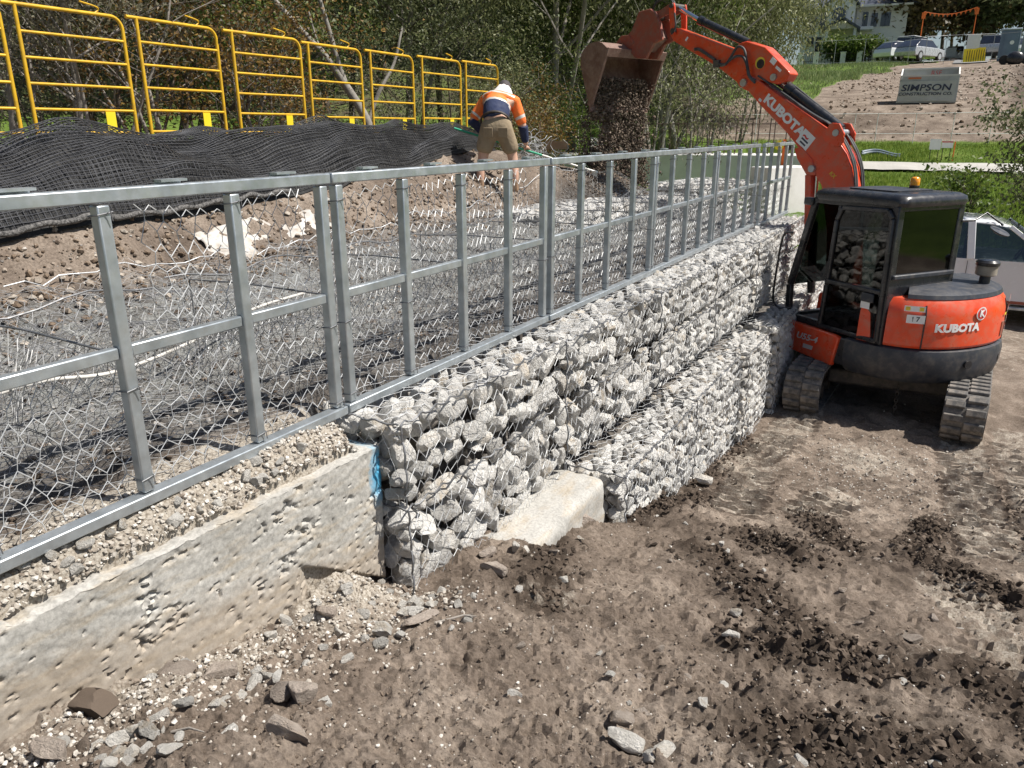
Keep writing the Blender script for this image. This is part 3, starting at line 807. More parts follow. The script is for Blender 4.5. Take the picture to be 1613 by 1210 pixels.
# ================================================================== steel frames along the top
FY0, FXW = 1.44, -2.24
PW = 0.042
def steel_frame(k0, label, dx=0.0, yaw=0.0, y_end=None):
    root = empty('steel_frame', (FXW + dx, FY0 + 0.5 * k0, 1.975), yaw, label, 'steel frame', 'galvanised frames along the wall top')
    a, b = 0.031, 2.0 - 0.031
    ys = [a + PW / 2 - 0.005, 0.5, 1.0, 1.5, b - PW / 2 + 0.005]
    zt = 1.0
    for y in ys:
        MB().box((0, y, 0.5 + 0.0), (PW, PW, 0.95)).build('post', GALV, root, bevel=0.005)
    MB().box((0, 1.0, zt + 0.002), (PW + 0.006, b - a + 0.05, 0.042)).build('top_rail', GALV, root, bevel=0.005)
    MB().box((0.004, 1.0, 0.0), (PW + 0.012, b - a + 0.05, 0.04)).build('bottom_rail', GALV, root, bevel=0.005)
    for i in range(4):
        y1, y2 = ys[i] + PW / 2 + 0.002, ys[i + 1] - PW / 2 - 0.002
        MB().box((-0.004, (y1 + y2) / 2, 0.515), (PW - 0.008, y2 - y1, 0.04)).build('mid_rail', GALV, root, bevel=0.005)
    for i in range(4):
        y = 0.27 + 0.5 * i
        mb = MB(); mb.box((-0.012, y, zt + 0.034), (0.04, 0.10, 0.008)); mb.box((-0.03, y, zt + 0.02), (0.005, 0.10, 0.03)); mb.build('lug', GALV, root)
    mb = MB()
    for i, y in enumerate(ys):
        for z in (0.06, 0.40, 0.93):
            if random.random() < 0.75:
                s = PW / 2 + 0.004; zz = z + random.uniform(-0.02, 0.02)
                mb.tube([(s, y - s, zz), (s, y + s, zz + 0.006), (-s, y + s, zz), (-s, y - s, zz - 0.006)], 0.0022, 4, closed=True)
                mb.tube([(s, y, zz), (s + 0.012, y + 0.01, zz + 0.012), (s + 0.008, y + 0.016, zz - 0.02)], 0.002, 4)
    tag(mb.build('wire_tie', WIRE_DARK, root), kind='stuff')
    return root
fl = ['nearest galvanised frame, above the concrete beam at the left edge', 'second galvanised frame, above the nearest stone gabions', 'third galvanised frame, in front of the raking worker',
      'fourth galvanised frame, in front of the falling soil', 'fifth galvanised frame, in front of the starter bars', 'farthest galvanised frame, ending behind the digger boom']
for i in range(6):
    steel_frame(-2 + 4 * i, fl[i], [0.0, 0.0, 0.004, 0.0, -0.006, 0.05][i], [0.0, 0.002, -0.003, 0.002, 0.0, -0.004][i])

# ================================================================== empty wire baskets behind the frames
def netpart(root, name, P2, E2, fn, r=0.0017, mat=None, jit=0.005, seed=1):
    rg = np.random.default_rng(seed)
    P = P2 + rg.normal(0, jit, P2.shape)
    XYZ = fn(P[:, 0], P[:, 1]) - np.array(root.location)
    return tag(link(name, wire_mesh(name, XYZ, E2, r), mat or WIRE, root), kind='stuff')
def empty_basket(i):
    y0 = FY0 + 0.5 * (-2 + 4 * i); y1 = y0 + 2.0
    lab = ['nearest empty wire basket behind the frame above the beam', 'second empty wire basket behind the frame with double post', 'third empty wire basket, tied behind the frame by the worker',
           'fourth wire basket, behind the frame at the falling soil', 'fifth wire basket, behind the frame by the starter bars', 'farthest wire basket, tied to the last frame'][i]
    root = empty('wire_basket', (-2.8, (y0 + y1) / 2, 1.98), 0, lab, 'wire basket', 'wire baskets tied behind the frames')
    s = 300 + 10 * i
    a, b = 0.066, 0.098
    wob = lambda u, v, am: am * vnoise(u * 2.3, v * 2.3, s * 0.37)
    P, E = hexnet(y0 + 0.02, y1 - 0.02, 1.98, 2.50, a, b)
    netpart(root, 'front_panel', P, E, lambda y, z: np.stack([-2.29 + wob(y, z, 0.035), y, z], -1), seed=s)
    # upright lid tied to the frame, its top edge wavy
    ys = max(y0 + 0.02, 1.62)
    if y1 > ys + 0.1 and i < 2:
        P, E = hexnet(ys, y1 - 0.02, 2.50, 2.97, a, b)
        netpart(root, 'lid_panel', P, E, lambda y, z: np.stack([-2.31 + wob(y, z, 0.06) - 0.10 * (z - 2.5), y, z + 0.02 * np.sin(y * 9) - 0.03 * sstep(2.8, 3, z)], -1), 0.0017, WIRE, seed=s + 1)
    P, E = hexnet(y0 + 0.02, y1 - 0.02, 2.0, 2.48, a, b)
    netpart(root, 'back_panel', P, E, lambda y, z: np.stack([-3.28 + wob(y, z, 0.1) - 0.25 * (z - 2.0), y, np.maximum(z - 0.12 * np.abs(vnoise(y * 1.4, z * 0, s)) * (z - 2.0) / 0.48 * 1.5, 1.98)], -1), 0.0015, WIRE if i % 2 else WIRE_DARK, seed=s + 2)
    for k, yy in enumerate((y0 + 0.03, y0 + 1.0, y1 - 0.03)):
        P, E = hexnet(-3.25, -2.32, 1.99, 2.47, a, b)
        netpart(root, 'divider_panel', P, E, lambda x, z: np.stack([x, yy + wob(x + yy, z, 0.12) + 0.25 * (z - 2.0) * vnoise(x * 0 + yy * 3, z * 0, s), z - 0.10 * np.abs(vnoise(x * 2, z * 0, s + yy))], -1), 0.0015, WIRE_DARK if (i + k) % 2 == 0 else WIRE_G, seed=s + 3 + k)
    P, E = hexnet(-3.3, -2.32, y0, y1, 0.055, 0.08)
    netpart(root, 'base_panel', P, E, lambda x, y: np.stack([x, y, terrace_z(x, y, False) + 0.03 + np.abs(wob(x, y, 0.06))], -1), 0.0012, WIRE_G, seed=s + 7)
    P, E = hexnet(-5.05 + 0.12 * sin(i), -3.3, y0 + 0.05, y1 - 0.05, 0.062, 0.09)
    netpart(root, 'loose_panel', P, E, lambda x, y: np.stack([x, y, terrace_z(x, y, False) + 0.025 + np.abs(wob(x * 1.5, y * 1.5, 0.11))], -1), 0.0012, WIRE_G, seed=s + 8)
    if i < 3:   # a second layer of netting thrown over the first
        P, E = hexnet(-4.2, -2.5, y0 + 0.3, y1 + 0.2, a, b)
        netpart(root, 'folded_panel', P, E, lambda x, y: np.stack([x + 0.2 * np.sin(y * 2), y, terrace_z(x, y, False) + 0.05 + np.abs(wob(x * 1.1 + 3, y * 1.1, 0.22))], -1), 0.0015, WIRE_DARK, seed=s + 9)
    # thick selvedge wires
    def sel(pts): 
        mb = MB(); mb.tube([Vector(p) - root.location for p in pts], 0.0045, 5); return mb
    n = 16
    sel([(-3.28 + 0.02 * sin(t * 7) - 0.11, y0 + 0.02 + (y1 - y0 - 0.04) * t / n, 2.44 + 0.025 * sin(t * 1.1 + i)) for t in range(n + 1)]).build('edge_wire', WIRE_DARK, root)
    xe = -5.06 + 0.12 * sin(i)
    sel([(xe + 0.02 * sin(t * 1.7), y0 + 0.05 + (y1 - y0 - 0.1) * t / n, tz(xe, y0 + 0.05 + (y1 - y0 - 0.1) * t / n) + 0.06 + 0.015 * sin(t * 2.3)) for t in range(n + 1)]).build('edge_wire', WIRE, root)
    for yy in (y0 + 0.03, y0 + 1.0):
        sel([(-3.26, yy + 0.05, 2.0), (-3.30, yy + 0.07, 2.2), (-3.33, yy + 0.09, 2.44), (-2.9, yy + 0.05, 2.47), (-2.33, yy, 2.48)]).build('edge_wire', WIRE_DARK, root)
    return root
for i in range(6): empty_basket(i)

# white plastic conduit lying in the baskets
def hose(pts, r, name, mat, label, cat):
    o = MB().tube(pts, r, 8).build(name, mat, None, 60); tag(o, label, cat); return o
HOSE = pm('white_pipe', (0.55, 0.53, 0.5), (0.68, 0.66, 0.62), 8, 0.5, 0, dirt=(0.3, 0.26, 0.22), dirt_amt=0.6)
def spl(ctrl, n=8):
    out = []; c = [Vector(p) for p in ctrl]; c = [2 * c[0] - c[1]] + c + [2 * c[-1] - c[-2]]
    for i in range(1, len(c) - 2):
        for k in range(n):
            t = k / n; p0, p1, p2, p3 = c[i - 1:i + 3]
            out.append(0.5 * ((2 * p1) + (-p0 + p2) * t + (2 * p0 - 5 * p1 + 4 * p2 - p3) * t * t + (-p0 + 3 * p1 - 3 * p2 + p3) * t ** 3))
    out.append(c[-2]); return out
hose(spl([(-3.15, 1.25, 2.16), (-3.1, 1.6, 2.2), (-3.2, 2.0, 2.12), (-3.3, 2.5, 2.13), (-3.5, 3.1, 2.16), (-3.65, 3.7, 2.14)]), 0.009, 'hose', HOSE, 'thin white hose lying across the empty wire baskets', 'hose')

# rock-filled gabions on the terrace behind the frames
def rot_basket(label, a, b, depth, z0, z1, seed):
    a, b = Vector((a[0], a[1], 0)), Vector((b[0], b[1], 0)); L = (b - a).length
    before = set(bpy.data.objects)
    r = basket(label, -depth, 0.0, 0.0, L, z0, z1, 0.045, 0.08, seed, True, True, depth, 0.03)
    d = (b - a).normalized(); ang = atan2(-d.x, d.y)
    loc = r.location.copy(); M4 = Matrix.Rotation(ang, 4, 'Z')
    r.location = Vector((a.x, a.y, 0)) + M4 @ loc; r.rotation_euler = (0, 0, ang)
    r['group'] = 'rock-filled gabions on the terrace'
rot_basket('stone gabion on the terrace, left of the falling soil', (-3.95, 8.1), (-3.80, 10.1), 0.95, 1.85, 2.22, 91)
rot_basket('stone gabion on the terrace, right in front of the falling soil', (-3.79, 10.15), (-3.5, 12.1), 0.95, 1.80, 2.20, 92)
rot_basket('stone gabion on the terrace, farthest beside the white abutment', (-3.49, 12.15), (-3.1, 14.0), 0.95, 1.85, 2.34, 93)

# ================================================================== black geogrid heaped along the bank
BLACK_NET = pm('black_geogrid', (0.05, 0.05, 0.054), (0.10, 0.10, 0.105), 6, 0.35, 0, spec=0.6)
DARK_BACKING = pm('dark_backing', (0.012, 0.012, 0.013), (0.03, 0.029, 0.028), 9, 0.85, 0, 0.6, 40, 0.02)
def geo_surface(u, v, lift=0.0, s=0.0):
    """u along the wall (m), v 0..1 across from front hem to back"""
    xf = np.interp(u, [-1, 1, 2.4, 4, 5.5, 8, 10.6], [-5.2, -5.2, -5.22, -5.32, -5.45, -5.75, -6.1])
    x = xf + (-6.85 - xf) * v
    prof = np.interp(v, [0, 0.10, 0.3, 0.55, 0.8, 1.0], [0.10, 0.20, 0.24, 0.24, 0.15, 0.02])
    env = np.interp(u, [-1, 1, 3, 5, 7, 9.5, 10.4], [1.15, 1.1, 1.0, 0.95, 0.85, 0.8, 0.3])
    fold = 0.15 * vnoise(u * 0.9 + v * 2.0, v * 4.2 - u * 0.45, 51.0 + s) + 0.05 * vnoise(u * 1.7, v * 9.0 - u * 0.8, 52.0 + s) + 0.09 * np.exp(-((u - 5.3) / 0.45) ** 2) * sstep(0.3, 0.8, v) + 0.08 * np.exp(-((u - 8.1) / 0.5) ** 2) * sstep(0.4, 0.8, v)
    z = terrace_z(x, u, False) + prof * env + fold * sstep(0, 0.12, v) * np.where(v > 0.9, 0.6, 1) + lift
    return np.stack([x + 0.03 * vnoise(u * 3, v * 5, 53.0), u, z], -1)
def geo_net(root, lift, du, dv, s, r, u0=-1.0, u1=10.4):
    us = np.arange(u0, u1, du); vs = np.arange(0, 1.0001, dv)
    U, Vv = np.meshgrid(us, vs, indexing='ij')
    skew = 0.06 * np.sin(Vv * 4 + s) + 0.05 * vnoise(U * 0.7, Vv * 3, 60 + s)
    P = geo_surface(U + skew, Vv, lift, s).reshape(-1, 3)
    I = np.arange(U.size).reshape(U.shape)
    E = np.concatenate([np.stack([I[:-1].ravel(), I[1:].ravel()], -1), np.stack([I[:, :-1].ravel(), I[:, 1:].ravel()], -1)])
    tag(link('net_layer', wire_mesh('net_layer', P - np.array(root.location), E, r), BLACK_NET, root), kind='stuff')
geo = empty('geogrid_sheet', (-5.8, 4.5, 2.6), 0, 'long heap of black plastic geogrid mesh draped along the bank', 'geogrid')
geo_net(geo, 0.035, 0.042, 0.0185, 0.0, 0.0034)
geo_net(geo, -0.01, 0.06, 0.027, 0.0, 0.003, -1.0, 10.3)
us = np.arange(-1.0, 10.4, 0.06); vv = np.linspace(0.0, 1.0, 40)
U, Vv = np.meshgrid(us, vv, indexing='ij')
me = fromnp('under_layer', (geo_surface(U, Vv, -0.06, 0.0) - np.array(geo.location)).reshape(-1, 3), grid_faces(*U.shape), 4)
me.polygons.foreach_set('use_smooth', np.ones(len(me.polygons), dtype=bool)); link('under_layer', me, DARK_BACKING, geo)  # dark sheet added for the shaded inside of the heap
# rolled hem along the front edge
hem = []
for k in range(150):
    u = -1.0 + 6.4 * k / 149; p = geo_surface(np.array([u]), np.array([0.0]))[0]
    hem.append((p[0] + 0.02, p[1], p[2] + 0.0 + 0.012 * sin(k * 0.7)))
hp = MB().tube([Vector(p) - geo.location for p in hem], [0.02 + 0.01 * mnoise.noise(Vector((k * 0.3, 0, 0))) for k in range(150)], 8).build('rolled_hem', pm('frayed_hem', (0.02, 0.02, 0.02), (0.22, 0.21, 0.2), 60, 0.9, 0, 0.8, 90, 0.02), geo, 60)

# crumpled white geotextile below it
GEOTEX = pm('white_geotextile', (0.38, 0.36, 0.33), (0.58, 0.56, 0.53), 5, 0.9, 0, 0.3, 60, 0.01, dirt=(0.30, 0.23, 0.16), dirt_amt=0.85)
us = np.linspace(4.1, 5.9, 130); vv = np.linspace(0, 1, 26); U, Vv = np.meshgrid(us, vv, indexing='ij')
xf = np.interp(U, [3.6, 5.5, 7.2, 9.4], [-4.98, -5.12, -5.42, -5.75]); X = xf + 0.06 - 0.26 * Vv
wv = 0.6 + 0.8 * np.abs(vnoise(U * 0.8, U * 0, 3.0))
Z = terrace_z(X, U, False) + 0.005 + 0.03 * wv * np.sin(Vv * pi) ** 0.7 + 0.035 * vnoise(U * 5 + Vv, Vv * 4 - U * 2, 71.0) + 0.018 * vnoise(U * 13, Vv * 9, 72.0)
me = fromnp('geotextile', np.stack([X + 0.05 * vnoise(U * 2.3, U * 0, 73.0), U, Z], -1).reshape(-1, 3), grid_faces(*U.shape), 4)
me.polygons.foreach_set('use_smooth', np.ones(len(me.polygons), dtype=bool))
o = link('geotextile', me, GEOTEX); tag(o, 'crumpled white geotextile strip below the black geogrid', 'geotextile')
o.modifiers.new('thick', 'SOLIDIFY').thickness = 0.006

# ================================================================== yellow barriers
YEL = pm('yellow_paint', (0.62, 0.36, 0.015), (0.74, 0.45, 0.02), 5, 0.45, 0, 0.1, 60, 0.003, dirt=(0.25, 0.16, 0.05), dirt_amt=0.5)
YEL2 = pm('yellow_plate', (0.80, 0.62, 0.02), (0.86, 0.68, 0.03), 4, 0.5)
def make_barrier():
    root = empty('yellow_barrier', (0, 0, 0))
    W_, H_ = 0.96, 1.03; r = 0.0165
    def part(n, pts, rr=r): MB().tube(pts, rr, 8).build(n, YEL, root, 60)
    arc = [(0, W_ - 0.11 + 0.11 * sin(a), H_ - 0.11 + 0.11 * cos(a)) for a in [k * pi / 16 for k in range(9)]]
    part('top_frame', [(0, -0.11, H_), (0, 0.2, H_)] + arc + [(0, W_, 0.5), (0, W_, 0.0)])
    part('post', [(0, 0, 0.0), (0, 0, H_)])
    for z in (0.02, 0.215, 0.42, 0.625, 0.825): part('rail', [(0, 0.01, z), (0, W_ - 0.01, z)], 0.0125)
    MB().box((0.012, 0.70, 0.115), (0.006, 0.095, 0.18)).build('foot_plate', YEL2, root)
    part('coupling_hook', spl([(0, 0.70, H_ + 0.005), (0, 0.74, H_ + 0.035), (0.01, 0.72, H_ + 0.06), (0.02, 0.56, H_ + 0.085)], 5), 0.008)
    MB().bar((0.30, 0.46, 0.0), (-0.30, 0.46, 0.0), 0.05, 0.02).build('foot', YEL, root)
    return root
bar0 = make_barrier()
bl_ = ['leftmost yellow steel barrier, cut by the picture edge', 'second yellow steel barrier from the left, tallest in view', 'third yellow steel barrier from the left', 'fourth yellow steel barrier, before the pale leaning gum trunk',
       'fifth yellow steel barrier from the left', 'sixth yellow steel barrier from the left', 'seventh yellow steel barrier, second from the worker', 'eighth yellow steel barrier, right beside the worker']
for i in range(8):
    o = bar0 if i == 0 else copy_tree(bar0)
    y = 2.93 + 1.095 * i; x = -6.98 + 0.03 * i
    o.location = (x, y, 3.12 + [0.0, 0, 0.01, 0.0, -0.02, -0.02, -0.01, 0.0][i]); o.rotation_euler = (0, 0, radians([-2, 0, 3, -2, 1, 2, -1, 0][i]))
    tag(o, bl_[i], 'barrier', 'yellow barriers along the bank')

# ================================================================== worker
SKIN = pm('skin', (0.52, 0.30, 0.21), (0.60, 0.37, 0.27), 12, 0.55)
HIVIS = pm('hivis_orange', (0.92, 0.17, 0.03), (0.95, 0.24, 0.05), 5, 0.8, 0, 0.35, 14, 0.03)
NAVY = pm('navy_cloth', (0.015, 0.022, 0.06), (0.03, 0.045, 0.11), 5, 0.85, 0, 0.35, 14, 0.03)
KHAKI = pm('khaki_cloth', (0.22, 0.165, 0.105), (0.32, 0.25, 0.165), 6, 0.9, 0, 0.4, 14, 0.03)
TAPE = pm('reflective_tape', (0.62, 0.60, 0.56), (0.75, 0.73, 0.68), 9, 0.35, 0.2)
CAPC = pm('cap_cloth', (0.62, 0.58, 0.56), (0.75, 0.70, 0.68), 7, 0.85)
CAPD = pm('cap_crown', (0.04, 0.035, 0.04), (0.10, 0.085, 0.085), 9, 0.85)
BOOT = pm('boot_leather', (0.20, 0.12, 0.07), (0.32, 0.2, 0.12), 9, 0.7)
BELT = pm('belt', (0.03, 0.022, 0.018), (0.06, 0.045, 0.035), 9, 0.6)

def skin_body(name, joints, edges, mat, parent, root=0, sub=2):
    me = bpy.data.meshes.new(name)
    me.from_pydata([j[0] for j in joints], edges, [])
    o = bpy.data.objects.new(name, me); COL.objects.link(o); o.parent = parent
    m = o.modifiers.new('skin', 'SKIN'); m.use_smooth_shade = True
    for i, j in enumerate(joints):
        sv = me.skin_vertices[0].data[i]; r = j[1]
        sv.radius = (r, r) if isinstance(r, (int, float)) else r
        sv.use_root = (i == root)
    s = o.modifiers.new('sub', 'SUBSURF'); s.levels = sub; s.render_levels = sub
    dg = bpy.context.evaluated_depsgraph_get()
    me2 = bpy.data.meshes.new_from_object(o.evaluated_get(dg)); me2.name = name
    o.modifiers.clear(); o.data = me2; bpy.data.meshes.remove(me)
    me2.materials.clear(); me2.materials.append(mat)
    me2.polygons.foreach_set('use_smooth', [True] * len(me2.polygons))
    return o

def worker():
    # local: x right, y forward (away from the camera), z up; bent over at the hips, reaching down ahead
    W = empty('person', (-5.2, 8.85, 2.40), radians(24), 'worker in orange and navy shirt, khaki shorts and cap, bending over with a rake', 'person')
    # body: one continuous skin from feet to head
    J = [((0, 0.0, 0.80), 0.15),            #0 pelvis
         ((-0.02, 0.07, 0.92), 0.145),        #1 waist
         ((-0.02, 0.18, 1.04), 0.16),         #2 ribs
         ((-0.01, 0.31, 1.13), 0.15),         #3 chest
         ((0.01, 0.41, 1.17), 0.075),         #4 neck base
         ((0.02, 0.47, 1.18), 0.058),         #5 neck
         ((-0.12, 0.02, 0.74), 0.105),        #6 L hip
         ((-0.19, 0.03, 0.42), 0.068),        #7 L knee
         ((-0.21, -0.05, 0.22), 0.058),       #8 L calf
         ((-0.21, -0.05, 0.06), 0.042),       #9 L ankle
         ((0.12, 0.02, 0.74), 0.105),         #10 R hip
         ((0.20, 0.08, 0.42), 0.068),         #11
         ((0.23, 0.01, 0.22), 0.058),         #12
         ((0.23, 0.0, 0.06), 0.042),          #13
         ((-0.20, 0.34, 1.10), 0.075),        #14 L shoulder
         ((-0.36, 0.28, 0.88), 0.05),         #15 L elbow
         ((-0.20, 0.42, 0.70), 0.037),        #16 L wrist
         ((0.20, 0.36, 1.09), 0.075),         #17 R shoulder
         ((0.31, 0.36, 0.80), 0.05),          #18 R elbow
         ((0.34, 0.44, 0.56), 0.037),         #19 R wrist
         ]
    E = [(0, 1), (1, 2), (2, 3), (3, 4), (4, 5), (0, 6), (6, 7), (7, 8), (8, 9), (0, 10), (10, 11), (11, 12), (12, 13), (3, 14), (14, 15), (15, 16), (3, 17), (17, 18), (18, 19)]
    skin_body('body', J, E, SKIN, W)
    P = [Vector(j[0]) for j in J]
    # shirt: navy lower back, orange upper back and sleeves
    skin_body('shirt', [(P[0] + Vector((0, 0.03, 0.055)), (0.185, 0.165)), (P[1], (0.185, 0.16)), (P[2], (0.195, 0.165)), (P[2].lerp(P[3], 0.5), (0.20, 0.165)), (P[3], (0.185, 0.15)), (P[4] - Vector((0, 0.02, 0.0)), (0.10, 0.09)),
                        (P[14], 0.098), (P[14].lerp(P[15], 0.55), 0.082), (P[14].lerp(P[15], 0.98), 0.072), (P[17], 0.098), (P[17].lerp(P[18], 0.55), 0.082), (P[17].lerp(P[18], 0.98), 0.072)],
              [(0, 1), (1, 2), (2, 3), (3, 4), (4, 5), (4, 6), (6, 7), (7, 8), (4, 9), (9, 10), (10, 11)], HIVIS, W)
    sh = W.children[-1]
    # colour blocking by position along the spine
    me = sh.data; me.materials.append(NAVY); me.materials.append(TAPE)
    ax = (P[3] - P[1]).normalized()
    for p in me.polygons:
        c = p.center; t = (Vector(c) - P[1]).dot(ax)
        arm = abs(c[0]) > 0.215
        if not arm:
            if t < 0.135: p.material_index = 1
            elif 0.135 <= t < 0.175 or 0.285 <= t < 0.325: p.material_index = 2
        else:
            for k, (a, b) in enumerate(((14, 15), (17, 18))):
                if (c[0] < 0) == (k == 0):
                    s = (Vector(c) - P[a]).dot((P[b] - P[a]).normalized())
                    if 0.17 < s < 0.215: p.material_index = 2
    for a, b, nm in ((15, 16, 'sleeve'), (18, 19, 'sleeve')):
        skin_body(nm, [(P[a] + (P[a] - P[b]) * 0.10, 0.064), (P[a], 0.068), (P[a].lerp(P[b], 0.5), 0.058), (P[a].lerp(P[b], 0.88), 0.05)], [(0, 1), (1, 2), (2, 3)], NAVY, W)
    # shorts
    skin_body('shorts', [(P[1] - Vector((0, 0, 0.02)), (0.17, 0.15)), (P[0], (0.18, 0.155)), (P[6], 0.128), (P[6].lerp(P[7], 0.5), 0.118), (P[6].lerp(P[7], 0.86), 0.112),
                         (P[10], 0.128), (P[10].lerp(P[11], 0.5), 0.118), (P[10].lerp(P[11], 0.86), 0.112)], [(0, 1), (1, 2), (2, 3), (3, 4), (1, 5), (5, 6), (6, 7)], KHAKI, W, 1)
    # belt, pockets
    mb = MB(); c0 = P[1] + Vector((0, -0.045, -0.06)); fwd = Vector((0, 0.75, 0.66))
    mb.tube([c0 + Vector((0.186 * cos(a), 0, 0)) + Vector((0, 0.66, -0.75)) * (-0.168 * sin(a)) for a in [2 * pi * k / 28 for k in range(28)]], 0.016, 6, closed=True); mb.build('belt', BELT, W, 60)
    for sx in (-1, 1):
        MB().box((sx * 0.095, -0.16, 0.735), (0.12, 0.012, 0.12), Matrix.Rotation(0.25, 3, 'X')).build('pocket', KHAKI, W, bevel=0.006)
    # head with cap seen from behind, face down and forward
    hb = bmesh.new(); bmesh.ops.create_uvsphere(hb, u_segments=24, v_segments=18, radius=1.0)
    for v in hb.verts:
        x, y, z = v.co
        w_ = 0.076 * (1 - 0.12 * max(0, -z)); v.co = (x * w_, y * 0.098 + (0.02 if z < -0.2 and y > 0.5 else 0), z * 0.115)
        if y > 0.85 and abs(x) < 0.25 and -0.35 < z < 0.15: v.co.y += 0.018   # nose
        if y > 0.75 and abs(x) < 0.4 and -0.62 < z < -0.48: v.co.y -= 0.006   # mouth
        if y > 0.6 and 0.15 < abs(x) < 0.55 and 0.0 < z < 0.2: v.co.y -= 0.010   # eye sockets
    me = bpy.data.meshes.new('head'); hb.to_mesh(me); hb.free(); me.polygons.foreach_set('use_smooth', [True] * len(me.polygons))
    hd = link('head', me, SKIN, W, (0.035, 0.53, 1.245), (radians(-28), radians(6), radians(-6)))
    for sx in (-1, 1):
        MB().lathe([(0.004, -0.008), (0.022, -0.006), (0.026, 0.004), (0.016, 0.010)], 10, (0, 0, 0)).build('ear', SKIN, hd, 60).location = (sx * 0.077, -0.005, -0.005)
        hd.children[-1].rotation_euler = (0, sx * pi / 2, 0); hd.children[-1].scale = (1.25, 0.8, 1)
        MB().lathe([(0.001, -0.004), (0.008, 0.0), (0.001, 0.006)], 8).build('eye', TAPE, hd, 60).location = (sx * 0.03, 0.088, 0.012)
    cb = MB(); prof = [(0.087, -0.005), (0.09, 0.03), (0.083, 0.075), (0.06, 0.108), (0.025, 0.124), (0.002, 0.127)]
    cb.lathe(prof, 22, (0, 0, 0)); cp = cb.build('cap', CAPD, hd, 60); cp.scale = (0.93, 1.14, 1.0); cp.location = (0, -0.004, 0.02)
    br = MB(); br.prism([(0.085 * cos(a), 0.06 + 0.13 * sin(a)) for a in [pi * k / 12 for k in range(13)]], 0.0, 0.006); br.build('cap_brim', CAPD, cp).location = (0, 0.02, 0.0)
    # neck flap of light cloth
    fl_ = MB(); pts = []
    n = 14
    for i in range(6):
        for k in range(n + 1):
            a = pi + pi * k / n; rr = 0.092 + 0.018 * i
            pts.append((rr * 0.95 * cos(a), rr * 1.12 * sin(a), 0.03 - 0.032 * i + 0.006 * sin(k * 1.9)))
    fl_.add(pts, [(i * (n + 1) + k, i * (n + 1) + k + 1, (i + 1) * (n + 1) + k + 1, (i + 1) * (n + 1) + k) for i in range(5) for k in range(n)])
    f = fl_.build('neck_flap', CAPC, hd, 70); f.location = (0, -0.004, 0.015); f.modifiers.new('thick', 'SOLIDIFY').thickness = 0.003
    # boots
    for k in (9, 13):
        b = P[k]; mb = MB()
        mb.prism([(-0.085, -0.055), (0.17, -0.055), (0.19, -0.03), (0.15, 0.01), (0.06, 0.04), (0.045, 0.10), (-0.065, 0.10), (-0.08, 0.03)], -0.045, 0.045, lambda u, v, h: (b.x + h, b.y + u, b.z + v))
        mb.build('boot', BOOT, W, bevel=0.014, seg=3)
    # hands closed round the rake handle
    A, B = Vector((-0.18, 0.40, 0.66)), Vector((0.36, 0.47, 0.50))
    d = (B - A).normalized()
    for wv, c, sx in ((P[16], A, -1), (P[19], B, 1)):
        js = [(wv, 0.034), (wv.lerp(c, 0.55) + Vector((0, 0, 0.012)), (0.040, 0.022)), (c + Vector((0, 0, 0.03)), (0.038, 0.018))]
        ed = [(0, 1), (1, 2)]
        for q in range(4):
            off = d * (-0.033 + 0.022 * q); L = (0.9, 1.05, 1.0, 0.8)[q]
            i0 = len(js)
            js += [(c + off + Vector((0, 0.022, 0.028)), 0.0095), (c + off + Vector((0, 0.040 * L, 0.0)), 0.009), (c + off + Vector((0, 0.018, -0.026 * L)), 0.008)]
            ed += [(2, i0), (i0, i0 + 1), (i0 + 1, i0 + 2)]
        i0 = len(js)
        js += [(c - d * 0.045 * sx + Vector((0, -0.012, 0.010)), 0.011), (c - d * 0.03 * sx + Vector((0, -0.022, -0.016)), 0.010)]
        ed += [(1, i0), (i0, i0 + 1)]
        skin_body('hand', js, ed, SKIN, W, 1, 1)
    # rake, held: a thing of its own
    Mw = W.matrix_world.copy() if False else Matrix.Translation(W.location) @ Matrix.Rotation(W.rotation_euler.z, 4, 'Z')
    a, b = Mw @ (A - d * 0.45), Mw @ (B + d * 0.95)
    rk = empty('rake', b, 0, 'green handled rake held by the bending worker', 'rake')
    GREEN = pm('green_handle', (0.02, 0.30, 0.17), (0.03, 0.38, 0.22), 5, 0.4)
    m_ = a.lerp(b, 0.62)
    MB().tube([a - b, m_ - b], 0.014, 8).build('handle', GREEN, rk, 60)
    MB().tube([m_ - b, Vector((0, 0, 0))], 0.012, 8).build('shaft', TAPE, rk, 60)
    dd = (b - a).normalized(); sd = dd.cross(Vector((0, 0, 1))).normalized()
    hm = MB(); hm.bar(-sd * 0.22, sd * 0.22, 0.03, 0.02)
    for k in range(13): hm.bar(-sd * 0.21 + sd * 0.035 * k, -sd * 0.21 + sd * 0.035 * k + Vector((0, 0, -0.06)), 0.008, 0.005)
    hm.build('rake_head', GALV, rk)
worker()

